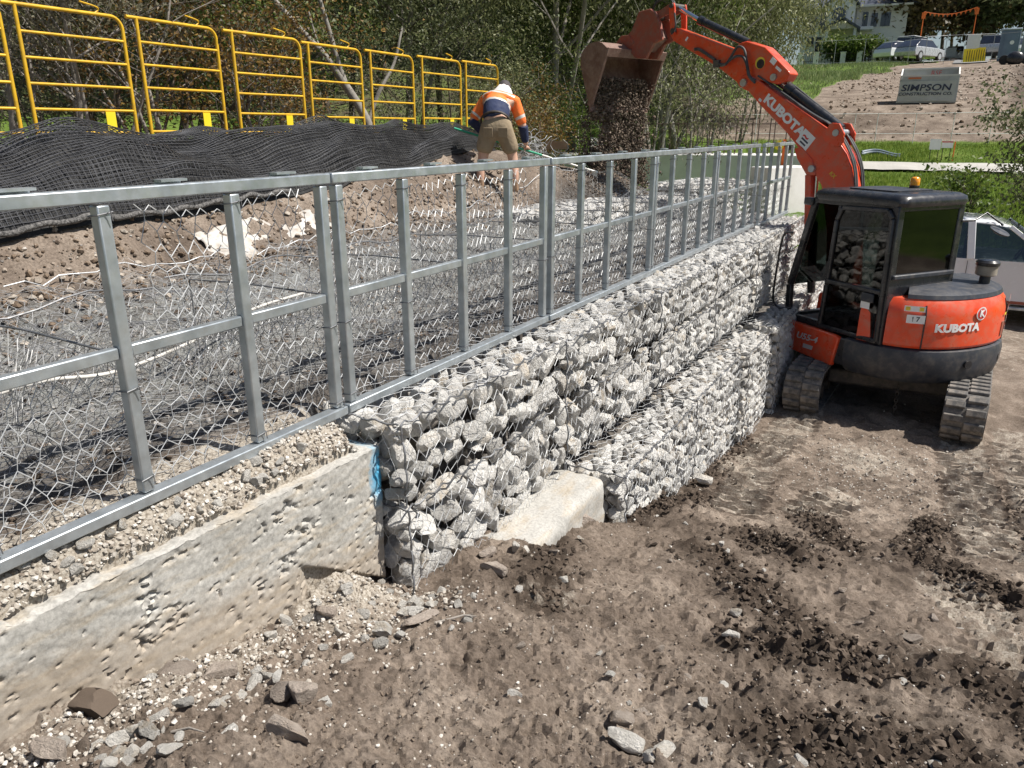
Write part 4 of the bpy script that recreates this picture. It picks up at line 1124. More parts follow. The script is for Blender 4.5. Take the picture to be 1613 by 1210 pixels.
# ================================================================== excavator
ORANGE = pm('orange_paint', (0.70, 0.062, 0.016), (0.76, 0.075, 0.02), 3, 0.34, 0, dirt=(0.38, 0.22, 0.15), dirt_amt=0.6, coat=0.25)
ORANGE_D = pm('worn_orange_paint', (0.36, 0.07, 0.04), (0.24, 0.085, 0.055), 5, 0.6, 0, 0.2, 40, 0.006, dirt=(0.22, 0.14, 0.10), dirt_amt=0.85)
BLACKP = pm('black_paint', (0.012, 0.013, 0.017), (0.022, 0.024, 0.03), 4, 0.32, 0, dirt=(0.10, 0.09, 0.08), dirt_amt=0.5, coat=0.15)
CWT = pm('charcoal_casting', (0.022, 0.026, 0.036), (0.035, 0.04, 0.052), 4, 0.5, 0, 0.12, 50, 0.004, dirt=(0.13, 0.115, 0.10), dirt_amt=0.6)
RUBBER = pm('track_rubber', (0.07, 0.067, 0.064), (0.13, 0.123, 0.116), 6, 0.85, 0, 0.25, 40, 0.006, dirt=(0.30, 0.26, 0.22), dirt_amt=0.95)
CHROME = pm('chrome_rod', (0.75, 0.76, 0.78), (0.8, 0.8, 0.82), 5, 0.12, 1.0)
STEEL_D = pm('dark_steel', (0.05, 0.047, 0.045), (0.10, 0.09, 0.08), 7, 0.6, 0.3, dirt=(0.2, 0.16, 0.13), dirt_amt=0.6)
RUSTB = pm('worn_bucket_steel', (0.16, 0.085, 0.065), (0.24, 0.15, 0.12), 5, 0.6, 0.1, 0.3, 25, 0.01, dirt=(0.35, 0.27, 0.22), dirt_amt=0.6)
BUCK_IN = pm('bucket_inside', (0.03, 0.024, 0.02), (0.07, 0.052, 0.042), 6, 0.85, 0, 0.4, 30, 0.01)
HOSEB = pm('hydraulic_hose', (0.03, 0.03, 0.032), (0.10, 0.10, 0.10), 8, 0.6)
WHITE = pm('white_decal', (0.78, 0.78, 0.77), (0.84, 0.84, 0.83), 8, 0.5)
YDEC = pm('yellow_decal', (0.75, 0.55, 0.05), (0.8, 0.6, 0.06), 8, 0.5)
GREYD = pm('grey_decal', (0.45, 0.45, 0.45), (0.55, 0.55, 0.55), 8, 0.5)
NAVYD = pm('dark_decal', (0.03, 0.035, 0.06), (0.05, 0.055, 0.09), 8, 0.5)
REDD = pm('red_decal', (0.6, 0.04, 0.03), (0.65, 0.05, 0.04), 8, 0.5)
SEATC = pm('seat_vinyl', (0.02, 0.02, 0.022), (0.04, 0.04, 0.042), 8, 0.6)
GLASS = glass_mat('cab_glass', (0.13, 0.155, 0.15), 0.06, 0.03)
AMBER = pm('amber_lens', (0.85, 0.30, 0.01), (0.9, 0.36, 0.02), 9, 0.15, 0, coat=0.8)

EX = Vector((-0.28, 10.0, 0.0))
ex = empty('excavator', EX, 0, 'orange and black tracked excavator tipping a bucket of soil over the wall', 'excavator')
TH = radians(36); HH = Vector((-cos(TH), sin(TH), 0)); HL = Vector((-sin(TH), -cos(TH), 0))
def hw(f, le, z): return HH * f + HL * le + Vector((0, 0, z))
FOOT = Vector((-0.93, 10.78, 0.75)) - EX
PH = radians(22); BH = Vector((-cos(PH), sin(PH), 0)); BL = Vector((-sin(PH), -cos(PH), 0))
def bw(s, z, off=0.0): return Vector((FOOT.x, FOOT.y, 0)) + BH * s + BL * off + Vector((0, 0, z))

# --- crawler tracks
TD = Vector((0.045, 1.0, 0)).normalized(); TS = Vector((TD.y, -TD.x, 0))
def tw(a, s, z): return TD * a + TS * s + Vector((0, 0, z))
def make_track(side):
    c = side * 0.815 - 0.02
    rz, L, wd = 0.255, 2.42, 0.40
    half = L / 2 - rz
    n = 14
    def loop(r):
        pts = []
        for k in range(n + 1):
            a = -pi / 2 + pi * k / n; pts.append((half + r * cos(a), rz + 0.03 + r * sin(a)))
        for k in range(n + 1):
            a = pi / 2 + pi * k / n; pts.append((-half + r * cos(a), rz + 0.03 + r * sin(a)))
        return pts
    o, i = loop(rz), loop(rz - 0.035); m = len(o)
    mb = MB(); V = []
    for s in (-wd / 2, wd / 2):
        V += [tw(a, c + s, z) for a, z in o]
    for s in (-wd / 2, wd / 2):
        V += [tw(a, c + s, z) for a, z in i]
    F = []
    for k in range(m):
        j = (k + 1) % m
        F += [(k, j, m + j, m + k), (2 * m + j, 2 * m + k, 3 * m + k, 3 * m + j), (k, 2 * m + k, 2 * m + j, j), (m + j, 3 * m + j, 3 * m + k, m + k)]
    mb.add(V, F); tr = mb.build('track', RUBBER, ex, 40)
    # rubber lugs round the belt, two staggered columns
    per = 4 * half + 2 * pi * rz; N = 38
    lm = MB()
    lm.prism([(-0.044, 0), (0.044, 0), (0.034, 0.03), (-0.034, 0.03)], -0.092, 0.092); lug = lm.mesh('lug', RUBBER)
    bmx = bmesh.new(); bmx.from_mesh(lug); bmesh.ops.bevel(bmx, geom=list(bmx.edges), offset=0.006, segments=1, affect='EDGES'); bmx.to_mesh(lug); bmx.free()
    def at(d):
        d %= per
        if d < 2 * half: return (-half + d, 0.03, 0, -1)
        d -= 2 * half
        if d < pi * rz: a = -pi / 2 + d / rz; return (half + rz * cos(a), rz + 0.03 + rz * sin(a), cos(a), sin(a))
        d -= pi * rz
        if d < 2 * half: return (half - d, 2 * rz + 0.03, 0, 1)
        d -= 2 * half; a = pi / 2 + d / rz; return (-half + rz * cos(a), rz + 0.03 + rz * sin(a), cos(a), sin(a))
    for k in range(N):
        for col in (-1, 1):
            a, z, na, nz = at((k + (0.5 if col > 0 else 0)) * per / N)
            nrm = (TD * na + Vector((0, 0, nz))).normalized(); y = TS; x = y.cross(nrm)
            # lug local: u along belt, v outward, h across
            Mx = Matrix((nrm.cross(y) * -1, nrm, y)).transposed().to_4x4(); Mx.translation = tw(a, c + col * 0.099, z)
            l_ = bpy.data.objects.new('lug', lug); COL.objects.link(l_); l_.parent = tr; l_.matrix_local = Mx
    for nm, a, r in (('sprocket', -half, 0.20), ('idler', half, 0.20)):
        mb = MB(); mb.cyl(tw(a, c - 0.13, rz + 0.03), tw(a, c + 0.13, rz + 0.03), r, 20); mb.cyl(tw(a, c - 0.17, rz + 0.03), tw(a, c + 0.17, rz + 0.03), 0.09, 14); mb.build(nm, STEEL_D, ex, 40)
    for k in range(4):
        a = -half + 0.35 + k * (2 * half - 0.7) / 3
        MB().cyl(tw(a, c - 0.14, 0.16), tw(a, c + 0.14, 0.16), 0.085, 14).build('roller', STEEL_D, ex, 40)
    mb = MB(); mb.bar(tw(-half * 0.8, c, 0.30), tw(half * 0.8, c, 0.30), 0.2, 0.16); mb.build('track_frame', STEEL_D, ex, bevel=0.02)
make_track(-1); make_track(1)
mb = MB(); mb.bar(tw(-0.35, -0.7, 0.36), tw(-0.2, 0.7, 0.36), 0.35, 0.18); mb.bar(tw(0.4, -0.7, 0.36), tw(0.25, 0.7, 0.36), 0.35, 0.18); mb.box((0, 0, 0.40), (0.8, 0.8, 0.2)); mb.build('chassis', STEEL_D, ex, bevel=0.03)
mb = MB(); mb.cyl((0, 0, 0.46), (0, 0, 0.60), 0.48, 32); mb.build('slew_ring', STEEL_D, ex, 40)
# dozer blade at the front
mb = MB()
prof = [(1.62, 0.06), (1.58, 0.06), (1.52, 0.18), (1.52, 0.32), (1.58, 0.44), (1.62, 0.44), (1.56, 0.32), (1.56, 0.18)]
mb.prism(prof, -1.0, 1.0, lambda u, v, h: tw(u, h, v)); mb.build('dozer_blade', BLACKP, ex)
mb = MB()
for s in (-0.35, 0.35): mb.bar(tw(0.5, s, 0.28), tw(1.54, s, 0.24), 0.1, 0.12)
mb.build('blade_arm', BLACKP, ex, bevel=0.01)
for k in range(5): MB().box(tw(1.515, -0.42 + 0.21 * k, 0.39), (0.1, 0.01, 0.06), Matrix((TS, TD, Vector((0, 0, 1)))).transposed()).build('lit_piece', YDEC if k % 2 == 0 else WHITE, ex)  # yellow and white plates: sunlit pieces of the blade put into colour
# chain hanging under the tail
ch = MB()
for k in range(9):
    p = tw(-0.55, 0.10, 0.40 - 0.042 * k); ax = TS if k % 2 else TD
    ch.tube([p + ax * 0.016 * cos(a) + Vector((0, 0, 0.028 * sin(a))) for a in [2 * pi * q / 10 for q in range(10)]], 0.006, 5, closed=True)
ch.build('tow_chain', STEEL_D, ex, 60)

# --- house
def arc(r, a0, a1, n=24): return [(r * cos(a), r * sin(a)) for a in [a0 + (a1 - a0) * k / n for k in range(n + 1)]]   # (f, le)
def ring(profile, a0, a1, n=30, squash=1.0):
    """solid swept round the slew axis; profile list of (r,z), closed towards the inside"""
    mb = MB(); m = len(profile); V = []
    for k in range(n + 1):
        a = a0 + (a1 - a0) * k / n
        for r, z in profile:
            # soft-square plan: widen towards the sides
            q = (abs(cos(a)) ** 3.2 + abs(sin(a)) ** 3.2) ** (-1 / 3.2); q = 1 + (q - 1) * 0.35
            V.append(hw(r * q * cos(a), r * q * sin(a), z))
    F = []
    for k in range(n):
        for j in range(m):
            j2 = (j + 1) % m; F.append((k * m + j, k * m + j2, (k + 1) * m + j2, (k + 1) * m + j))
    F.append(tuple(range(m))); F.append(tuple(n * m + j for j in reversed(range(m)))); mb.add(V, F); return mb
A0, A1 = radians(93), radians(268)
ring([(0.45, 0.55), (0.90, 0.53), (0.955, 0.58), (0.985, 0.70), (0.99, 0.84), (0.975, 0.905), (0.93, 0.925), (0.45, 0.925)], A0, A1).build('counterweight', CWT, ex, 35)
for le, z in ((0.17, 0.76), (-0.46, 0.76)):
    a = pi - math.asin(le / 1.0); 
    mb = MB(); mb.cyl(hw(0.965 * cos(a), 0.965 * sin(a), z), hw(1.02 * cos(a), 1.02 * sin(a), z), 0.045, 14); mb.build('lifting_hole', BLACKP, ex, 40)
hood_prof = [(0.45, 0.93), (0.945, 0.93), (0.965, 0.96), (0.965, 1.16), (0.955, 1.30), (0.93, 1.40), (0.89, 1.455), (0.45, 1.455)]
B0, B1 = radians(118), radians(232)
ring(hood_prof, B0, B1).build('engine_hood', ORANGE, ex, 30)
ring([(0.4, 0.93), (0.95, 0.93), (0.96, 1.10), (0.945, 1.32), (0.90, 1.43), (0.4, 1.43)], radians(233), radians(268), 10).build('side_cover', ORANGE, ex, 30)
ring([(0.4, 0.93), (0.945, 0.93), (0.955, 0.98), (0.945, 1.25), (0.91, 1.40), (0.4, 1.42)], radians(100), radians(117), 8).build('side_cover', ORANGE, ex, 30)
ring([(0.35, 1.458), (0.90, 1.458), (0.885, 1.50), (0.80, 1.54), (0.35, 1.56)], radians(128), radians(262), 24).build('hood_top', CWT, ex, 30)
# deck, left skirt with the model name
mb = MB(); mb.prism([(1.02, 0.90), (0.0, 0.96), (-0.4, 0.8), (-0.4, -0.85), (0.85, -0.85), (1.02, -0.6)], 0.58, 0.90, lambda u, v, h: hw(u, v, h)); mb.build('deck', BLACKP, ex, bevel=0.02)
mb = MB(); mb.prism([(1.06, 0.60), (0.10, 0.55), (0.03, 0.90), (0.10, 0.92), (1.04, 0.94), (1.09, 0.86), (1.09, 0.70)], 0.905, 0.975, lambda u, v, h: hw(u, h + 0.02 * sin((1 - u) * 2), v)); mb.build('side_skirt', ORANGE, ex, bevel=0.015)
mb = MB(); mb.prism([(1.06, 0.62), (1.10, 0.70), (1.10, 0.86), (1.05, 0.94), (1.0, 0.94), (1.0, 0.62)], -0.5, 0.90, lambda u, v, h: hw(u, h, v)); mb.build('front_skirt', ORANGE, ex, bevel=0.015)
# --- cab
CZ0, CZ1 = 0.93, 2.41
def cab_pt(f, le, z):     # raked nose: the front leans back towards the roof
    return hw(f, le, z)
fb, ft, rb = 0.98, 0.70, -0.45
l0, l1 = -0.10, 0.90
def pillar(name, pts, w=0.07, d=0.06):
    mb = MB()
    for a, b in zip(pts[:-1], pts[1:]): mb.bar(a, b, w, d, up=HH)
    return mb.build(name, BLACKP, ex, bevel=0.012)
for le in (l1 - 0.035, l0 + 0.035):
    pillar('cab_pillar', [hw(fb - 0.02, le, CZ0), hw(fb + 0.01, le, 1.35), hw(ft + 0.02, le, CZ1)], 0.065, 0.075)
    pillar('cab_pillar', [hw(rb + 0.04, le, CZ0), hw(rb + 0.05, le, CZ1)], 0.09, 0.09)
pillar('cab_pillar', [hw(0.42, l1 - 0.045, CZ0), hw(0.36, l1 - 0.045, CZ1)], 0.055, 0.05)
mb = MB()
for le in (l1 - 0.04, l0 + 0.04): mb.bar(hw(fb - 0.04, le, CZ0 + 0.03), hw(rb, le, CZ0 + 0.03), 0.07, 0.08)
mb.bar(hw(fb - 0.04, l0, CZ0 + 0.03), hw(fb - 0.04, l1, CZ0 + 0.03), 0.07, 0.08)
mb.build('floor_frame', BLACKP, ex, bevel=0.012); mb = MB()
for le in (l1 - 0.04, l0 + 0.04): mb.bar(hw(ft, le, CZ1 - 0.02), hw(rb, le, CZ1 - 0.02), 0.07, 0.07)
mb.bar(hw(ft, l0, CZ1 - 0.02), hw(ft, l1, CZ1 - 0.02), 0.07, 0.07); mb.bar(hw(rb + 0.04, l0, CZ1 - 0.02), hw(rb + 0.04, l1, CZ1 - 0.02), 0.07, 0.07)
mb.build('roof_frame', BLACKP, ex, bevel=0.012)
# roof with rounded edge and raised panel
roof = MB()
def rrect(f0, f1, a, b, r, n=5):
    pts = []
    for cx_, cy_, s in ((f1 - r, b - r, 0), (f0 + r, b - r, 1), (f0 + r, a + r, 2), (f1 - r, a + r, 3)):
        for k in range(n + 1):
            an = pi / 2 * s + pi / 2 * k / n; pts.append((cx_ + r * cos(an), cy_ + r * sin(an)))
    return pts
lv = [(-0.005, CZ1 - 0.01), (0.015, CZ1 + 0.03), (0.0, CZ1 + 0.085), (-0.05, CZ1 + 0.115), (-0.12, CZ1 + 0.12)]
V = []; rings = []
for g, z in lv:
    rp = rrect(rb - 0.04 - g, ft + 0.05 + g, l0 - 0.02 - g, l1 + 0.02 + g, 0.12); rings.append(len(rp)); V += [hw(f, le, z) for f, le in rp]
m = rings[0]; Fq = []
for i in range(len(lv) - 1):
    for k in range(m): Fq.append((i * m + k, i * m + (k + 1) % m, (i + 1) * m + (k + 1) % m, (i + 1) * m + k))
Fq.append(tuple(reversed(range(m)))); Fq.append(tuple((len(lv) - 1) * m + k for k in range(m)))
roof.add(V, Fq); roof.build('roof', BLACKP, ex, 50)
mb = MB(); mb.prism(rrect(-0.2, 0.45, 0.1, 0.7, 0.05), CZ1 + 0.115, CZ1 + 0.135, lambda u, v, h: hw(u, v, h)); mb.build('roof_hatch', CWT, ex)
# rear lower panel and rear window
mb = MB(); mb.box((0, 0, 0), (1, 1, 1)); 
Rh = Matrix((HH, HL, Vector((0, 0, 1)))).transposed()
MB().box(hw(rb + 0.03, (l0 + l1) / 2, 1.34), (0.06, l1 - l0 - 0.02, 0.62), Rh).build('rear_panel', BLACKP, ex, bevel=0.015)
MB().box(hw(rb - 0.005, (l0 + l1) / 2, 1.665), (0.05, l1 - l0 - 0.06, 0.05), Rh).build('window_sill', CWT, ex, bevel=0.012)
MB().box(hw(rb + 0.02, (l0 + l1) / 2, 2.02), (0.008, l1 - l0 - 0.16, 0.70), Rh).build('rear_window', GLASS, ex)
MB().box(hw(0.1, l0 + 0.02, 1.75), (0.95, 0.008, 1.2), Rh).build('side_window', GLASS, ex)
mb = MB(); mb.add([hw(fb + 0.0, l0 + 0.06, 1.35), hw(fb + 0.0, l1 - 0.06, 1.35), hw(ft + 0.02, l1 - 0.06, CZ1 - 0.05), hw(ft + 0.02, l0 + 0.06, CZ1 - 0.05)], [(0, 1, 2, 3)]); wsd = mb.build('windscreen', GLASS, ex); wsd.modifiers.new('t', 'SOLIDIFY').thickness = 0.006
# door: framed, two panes, hinged at the rear
door = MB(); L1 = l1 + 0.012
dpts = [(0.40, 0.96), (0.37, 1.45), (0.34, 2.20), (0.28, 2.34), (-0.33, 2.36), (-0.39, 2.28), (-0.41, 0.96)]
for a, b in zip(dpts, dpts[1:] + dpts[:1]): door.bar(hw(a[0], L1, a[1]), hw(b[0], L1, b[1]), 0.05, 0.06, up=HL)
door.bar(hw(0.37, L1, 1.50), hw(-0.39, L1, 1.50), 0.05, 0.09, up=HL)
dr = door.build('door', BLACKP, ex, bevel=0.012)
MB().box(hw(-0.02, L1, 1.93), (0.70, 0.006, 0.80), Rh).build('pane', GLASS, dr)
MB().box(hw(-0.0, L1, 1.22), (0.72, 0.006, 0.50), Rh).build('pane', GLASS, dr)
MB().box(hw(-0.24, L1 + 0.03, 1.42), (0.16, 0.03, 0.10), Rh).build('handle', CWT, dr, bevel=0.01)
MB().box(hw(-0.22, L1 + 0.031, 1.35), (0.12, 0.002, 0.11), Rh).build('decal', WHITE, dr)
# grab rail
mb = MB(); mb.tube(spl([hw(fb + 0.02, l1 + 0.0, 1.98), hw(fb + 0.10, l1 + 0.06, 1.96), hw(fb + 0.13, l1 + 0.08, 1.75), hw(fb + 0.16, l1 + 0.08, 1.2), hw(fb + 0.12, l1 + 0.05, 1.06), hw(fb + 0.02, l1, 1.04)], 6), 0.014, 8); mb.build('grab_rail', BLACKP, ex, 60)
MB().box(hw(ft + 0.10, l1 - 0.02, 2.37), (0.14, 0.10, 0.09), Rh).build('work_lamp', BLACKP, ex, bevel=0.02)
# inside: seat, consoles, levers, floor
MB().box(hw(0.2, 0.4, 0.95), (1.3, 0.9, 0.05), Rh).build('cab_floor', SEATC, ex)
mb = MB(); mb.box(hw(-0.02, 0.40, 1.30), (0.46, 0.46, 0.12), Rh); mb.box(hw(-0.02, 0.40, 1.12), (0.38, 0.36, 0.26), Rh); mb.build('seat', SEATC, ex, bevel=0.04, seg=3)
MB().box(hw(-0.24, 0.40, 1.64), (0.11, 0.46, 0.62), Rh @ Matrix.Rotation(-0.12, 3, 'Y')).build('seat_back', SEATC, ex, bevel=0.04, seg=3)
MB().box(hw(-0.28, 0.40, 2.03), (0.08, 0.24, 0.15), Rh).build('headrest', SEATC, ex, bevel=0.03, seg=3)
for le in (0.10, 0.70):
    MB().box(hw(0.1, le, 1.38), (0.5, 0.12, 0.2), Rh).build('console', SEATC, ex, bevel=0.03)
    MB().tube([hw(0.3, le, 1.46), hw(0.34, le, 1.62), hw(0.35, le, 1.70)], [0.012, 0.014, 0.026], 8).build('lever', SEATC, ex, 60)
# amber beacon, mirror, air intake
b_ = MB(); b_.lathe([(0.055, 0), (0.055, 0.03), (0.04, 0.04)], 16, hw(0.05, 0.12, CZ1 + 0.13)); bo = b_.build('beacon_base', BLACKP, ex, 40)
b_ = MB(); b_.lathe([(0.05, 0), (0.052, 0.03), (0.048, 0.075), (0.03, 0.09), (0.005, 0.093)], 16, hw(0.05, 0.12, CZ1 + 0.165)); b_.build('beacon_lens', AMBER, ex, 50)
mr = MB(); mr.tube([hw(rb, l0 + 0.02, 2.22), hw(rb - 0.02, l0 - 0.16, 2.22), hw(rb - 0.05, l0 - 0.30, 2.30), hw(rb - 0.18, l0 - 0.42, 2.17)], 0.011, 8); mr.build('mirror_arm', BLACKP, ex, 60)
q = MB(); q.lathe([(0.005, -0.03), (0.06, -0.026), (0.105, -0.005), (0.108, 0.004), (0.005, 0.008)], 20); mo_ = q.build('mirror', CWT, ex, 50, loc=hw(rb - 0.18, l0 - 0.38, 2.11)); mo_.rotation_euler = (radians(10), radians(24), 0)
cx_ = hw(-0.62, -0.40, 1.50)
q = MB(); q.lathe([(0.055, 0), (0.055, 0.12), (0.075, 0.125)], 18, cx_); q.build('intake_stack', CWT, ex, 40)
q = MB(); q.lathe([(0.085, 0.125), (0.108, 0.14), (0.108, 0.235), (0.10, 0.24)], 20, cx_); q.build('intake_bowl', pm('dusty_plastic', (0.25, 0.22, 0.18), (0.36, 0.32, 0.27), 12, 0.5), ex, 40)
q = MB(); q.lathe([(0.12, 0.24), (0.122, 0.275), (0.10, 0.30), (0.03, 0.31), (0.005, 0.312)], 20, cx_); q.build('intake_cap', BLACKP, ex, 40)
# lettering and decals on the hood: tangent to its curve
def hood_pt(a, z, r=0.968):
    q = (abs(cos(a)) ** 3.2 + abs(sin(a)) ** 3.2) ** (-1 / 3.2); q = 1 + (q - 1) * 0.35
    return hw(r * q * cos(a), r * q * sin(a), z)
def wrap_letters(txt, a_mid, z, size, mat, bold=0.004, name='lettering', sx=1.0, rr=0.972):
    """lettering bent round the hood"""
    me = text_mesh(txt, size, 0.0015, bold, 0, sx)
    for v in me.vertices:
        a = a_mid + v.co.x / 0.97
        p = hood_pt(a, z + v.co.y, rr + v.co.z); v.co = p
    me.materials.append(mat); return link(name, me, None, ex)
wrap_letters('KUBOTA', radians(160.5), 1.165, 0.115, WHITE, 0.006, sx=1.12)
def disc_decal(a, z, r, mat, rr, name, n=24):
    mb = MB(); V = [hood_pt(a, z, rr)] + [hood_pt(a + r * cos(t) / 0.97, z + r * sin(t), rr) for t in [2 * pi * k / n for k in range(n)]]
    mb.add(V, [(0, 1 + k, 1 + (k + 1) % n) for k in range(n)]); o = mb.build(name, mat, ex); return o
disc_decal(radians(176), 1.31, 0.072, WHITE, 0.974, 'emblem_ring'); disc_decal(radians(176), 1.31, 0.058, REDD, 0.977, 'emblem'); 
wrap_letters('K', radians(176), 1.31, 0.10, WHITE, 0.004, 'emblem_letter', rr=0.980)
def patch(a0, a1, z0, z1, mat, name, rr=0.972):
    mb = MB(); n = 6; V = []
    for k in range(n + 1):
        a = a0 + (a1 - a0) * k / n; V += [hood_pt(a, z0, rr), hood_pt(a, z1, rr)]
    mb.add(V, [(2 * k, 2 * k + 2, 2 * k + 3, 2 * k + 1) for k in range(n)]); return mb.build(name, mat, ex)
patch(radians(127), radians(138.5), 1.335, 1.395, WHITE, 'warning_decal', 0.968); patch(radians(129), radians(139), 1.21, 1.30, WHITE, 'warning_decal', 0.975)
patch(radians(127.8), radians(130.3), 1.345, 1.385, YDEC, 'warning_sign', 0.9715); patch(radians(135.2), radians(137.7), 1.345, 1.385, YDEC, 'warning_sign', 0.9715)
wrap_letters('! 7', radians(134), 1.255, 0.07, NAVYD, 0.001, 'warning_mark', rr=0.977)
for k in range(4): patch(radians(213.5), radians(219), 1.02 + 0.11 * k, 1.10 + 0.11 * k, WHITE, 'safety_decal', 0.974)
patch(radians(205), radians(209), 1.23, 1.26, YDEC, 'decal', 0.974); 
mb = ring([(0.9, 1.0), (0.972, 1.0), (0.972, 1.16), (0.9, 1.16)], radians(204), radians(209.5), 6); mb.build('latch', ORANGE_D, ex)
# shut line beside the hood
ring([(0.9, 0.94), (0.970, 0.94), (0.970, 1.30), (0.935, 1.40), (0.9, 1.40)], radians(138.8), radians(139.6), 2).build('shut_line', BLACKP, ex)
ring([(0.9, 0.94), (0.970, 0.94), (0.970, 1.30), (0.935, 1.40), (0.9, 1.40)], radians(211.6), radians(212.4), 2).build('shut_line', BLACKP, ex)
# model name on the skirt
me = text_mesh('U55-4', 0.105, 0.0015, 0.002, 0.25, 1.25); o = link('model_lettering', me, GREYD, ex); o.matrix_local = frame_matrix(hw(0.50, 0.999, 0.795), -HH, (0, 0, 1))
MB().box(hw(0.42, 0.985, 0.685), (0.26, 0.004, 0.05), Rh).build('decal', GREYD, ex)

# --- boom, arm, bucket (side outlines in the boom's own plane: s along reach, z height)
def plate(name, pts, half, mat, bevel=0.012, smooth=None):
    mb = MB(); mb.prism(pts, -half, half, lambda u, v, h: bw(u, v, h)); return mb.build(name, mat, ex, bevel=bevel)
plate('swing_bracket', [(-0.18, 0.62), (0.22, 0.62), (0.42, 0.80), (0.40, 1.10), (0.10, 1.16), (-0.14, 1.0)], 0.16, ORANGE, 0.02)
boom_pts = [(0.02, 0.72), (0.26, 0.76), (0.36, 1.30), (0.42, 1.90), (0.58, 2.48), (0.68, 2.60), (0.80, 2.72), (0.93, 2.90), (1.17, 3.13), (1.60, 3.47), (1.83, 3.67), (1.92, 3.70), (1.98, 3.78), (1.95, 3.87), (1.87, 3.89),
            (1.74, 3.84), (1.46, 3.676), (0.976, 3.40), (0.60, 3.19), (0.43, 3.04), (0.29, 2.88), (0.20, 2.72), (0.13, 2.50), (0.07, 2.10), (-0.02, 1.40), (-0.05, 0.85)]
plate('boom', boom_pts, 0.12, ORANGE, 0.015)
# hose guard strip and lines along the boom back
for off in (0.105, 0.06, -0.06, -0.105):
    MB().tube(spl([bw(1.70, 3.86, off), bw(1.35, 3.66, off), bw(0.9, 3.40, off), bw(0.52, 3.20, off), bw(0.30, 2.96, off), bw(0.17, 2.7, off), bw(0.09, 2.3, off)], 6), 0.013, 6).build('hydraulic_hose', HOSEB, ex, 60)
for off in (0.135, -0.135):
    plate('cylinder_lug', [(0.60, 3.13), (0.56, 3.24), (0.47, 3.25), (0.36, 3.16), (0.33, 3.02), (0.44, 2.95), (0.60, 3.05)], 0.001, ORANGE, None).data.transform(Matrix.Translation(BL * off))
    mb = MB(); mb.prism([(0.62, 3.14), (0.52, 3.25), (0.42, 3.24), (0.34, 3.12), (0.36, 2.98), (0.50, 2.98), (0.62, 3.06)], off - 0.014, off + 0.014, lambda u, v, h: bw(u, v, h)); mb.build('cylinder_lug', ORANGE, ex, bevel=0.004)
def pin(s, z, half, r=0.045, name='pin', mat=None): 
    mb = MB(); mb.cyl(bw(s, z, -half), bw(s, z, half), r, 16); return mb.build(name, mat or GALV, ex, 40)
pin(0.45, 3.13, 0.165, 0.042); pin(1.905, 3.78, 0.15, 0.05); pin(1.458, 3.83, 0.125, 0.045); pin(0.728, 2.684, 0.16, 0.045)
# arm cylinder above the boom
MB().cyl(bw(0.46, 3.17), bw(1.30, 3.70), 0.062, 20).build('arm_cylinder', BLACKP, ex, 40)
MB().cyl(bw(1.20, 3.637), bw(1.31, 3.706), 0.072, 20).build('cylinder_gland', BLACKP, ex, 40)
MB().cyl(bw(1.30, 3.70), bw(1.46, 3.82), 0.034, 14).build('piston_rod', CHROME, ex, 40)
MB().tube([bw(1.2, 3.72), bw(0.9, 3.52), bw(0.6, 3.33)], 0.011, 6).build('hydraulic_pipe', HOSEB, ex, 60)
# boom cylinder below, with guard
MB().cyl(bw(0.60, 1.05), bw(0.69, 2.0), 0.055, 18).build('boom_cylinder', BLACKP, ex, 40)
MB().cyl(bw(0.69, 2.0), bw(0.728, 2.684), 0.032, 14).build('piston_rod', CHROME, ex, 40)
mb = MB(); mb.prism([(0.60, 1.62), (0.68, 1.62), (0.79, 2.60), (0.70, 2.60)], -0.06, 0.10, lambda u, v, h: bw(u + 0.05, v, h)); mb.build('cylinder_guard', ORANGE, ex, bevel=0.008)
plate('boom_ear', [(0.66, 2.60), (0.80, 2.60), (0.96, 2.80), (1.02, 2.93), (0.92, 2.96), (0.74, 2.80)], 0.135, ORANGE, 0.01)
# dipper arm
arm_pts = [(1.98, 3.72), (2.05, 3.80), (2.386, 4.01), (3.22, 4.41), (3.29, 4.50), (3.26, 4.57), (3.17, 4.585), (2.53, 4.357), (2.16, 4.225), (2.02, 4.30), (1.94, 4.31), (1.64, 4.215), (1.25, 3.90), (1.22, 3.86), (1.28, 3.77), (1.40, 3.74), (1.66, 3.80), (1.82, 3.74)]
plate('dipper_arm', arm_pts, 0.10, ORANGE, 0.012)
for s, z, r in ((1.69, 4.02, 0.075),):
    mb = MB(); mb.cyl(bw(s, z, -0.103), bw(s, z, 0.1035), r, 20); mb.build('access_hole', YDEC, ex, 40)
    mb = MB(); mb.cyl(bw(s - 0.008, z - 0.012, 0.10), bw(s - 0.008, z - 0.012, 0.1055), r * 0.8, 20); mb.build('access_hole', BUCK_IN, ex, 40)
def decal(name, s, z, w, h, rot, mat, off=0.1225):
    x = (-BH * cos(rot) + Vector((0, 0, sin(rot)))); y = BH * sin(rot) + Vector((0, 0, cos(rot)))
    o = MB().box((0, 0, 0), (w, h, 0.003)).build(name, mat, ex); o.matrix_local = frame_matrix(bw(s, z, off), x, y); return o, x, y
RB = -radians(37)
me = text_mesh('KUBOTA', 0.165, 0.0015, 0.008, 0, 1.18); o = link('lettering', me, WHITE, ex); x = -BH * cos(RB) + Vector((0, 0, sin(RB))); y = BH * sin(-RB) * -1 + Vector((0, 0, cos(RB)))
y = (x.cross(BL)).normalized() * -1
if y.z < 0: y = -y
o.matrix_local = frame_matrix(bw(1.23, 3.345, 0.124), x, y)
d_, _, _ = decal('hire_decal', 0.875, 3.045, 0.20, 0.20, RB, WHITE); d_.matrix_local = frame_matrix(bw(0.875, 3.045, 0.123), x, y)
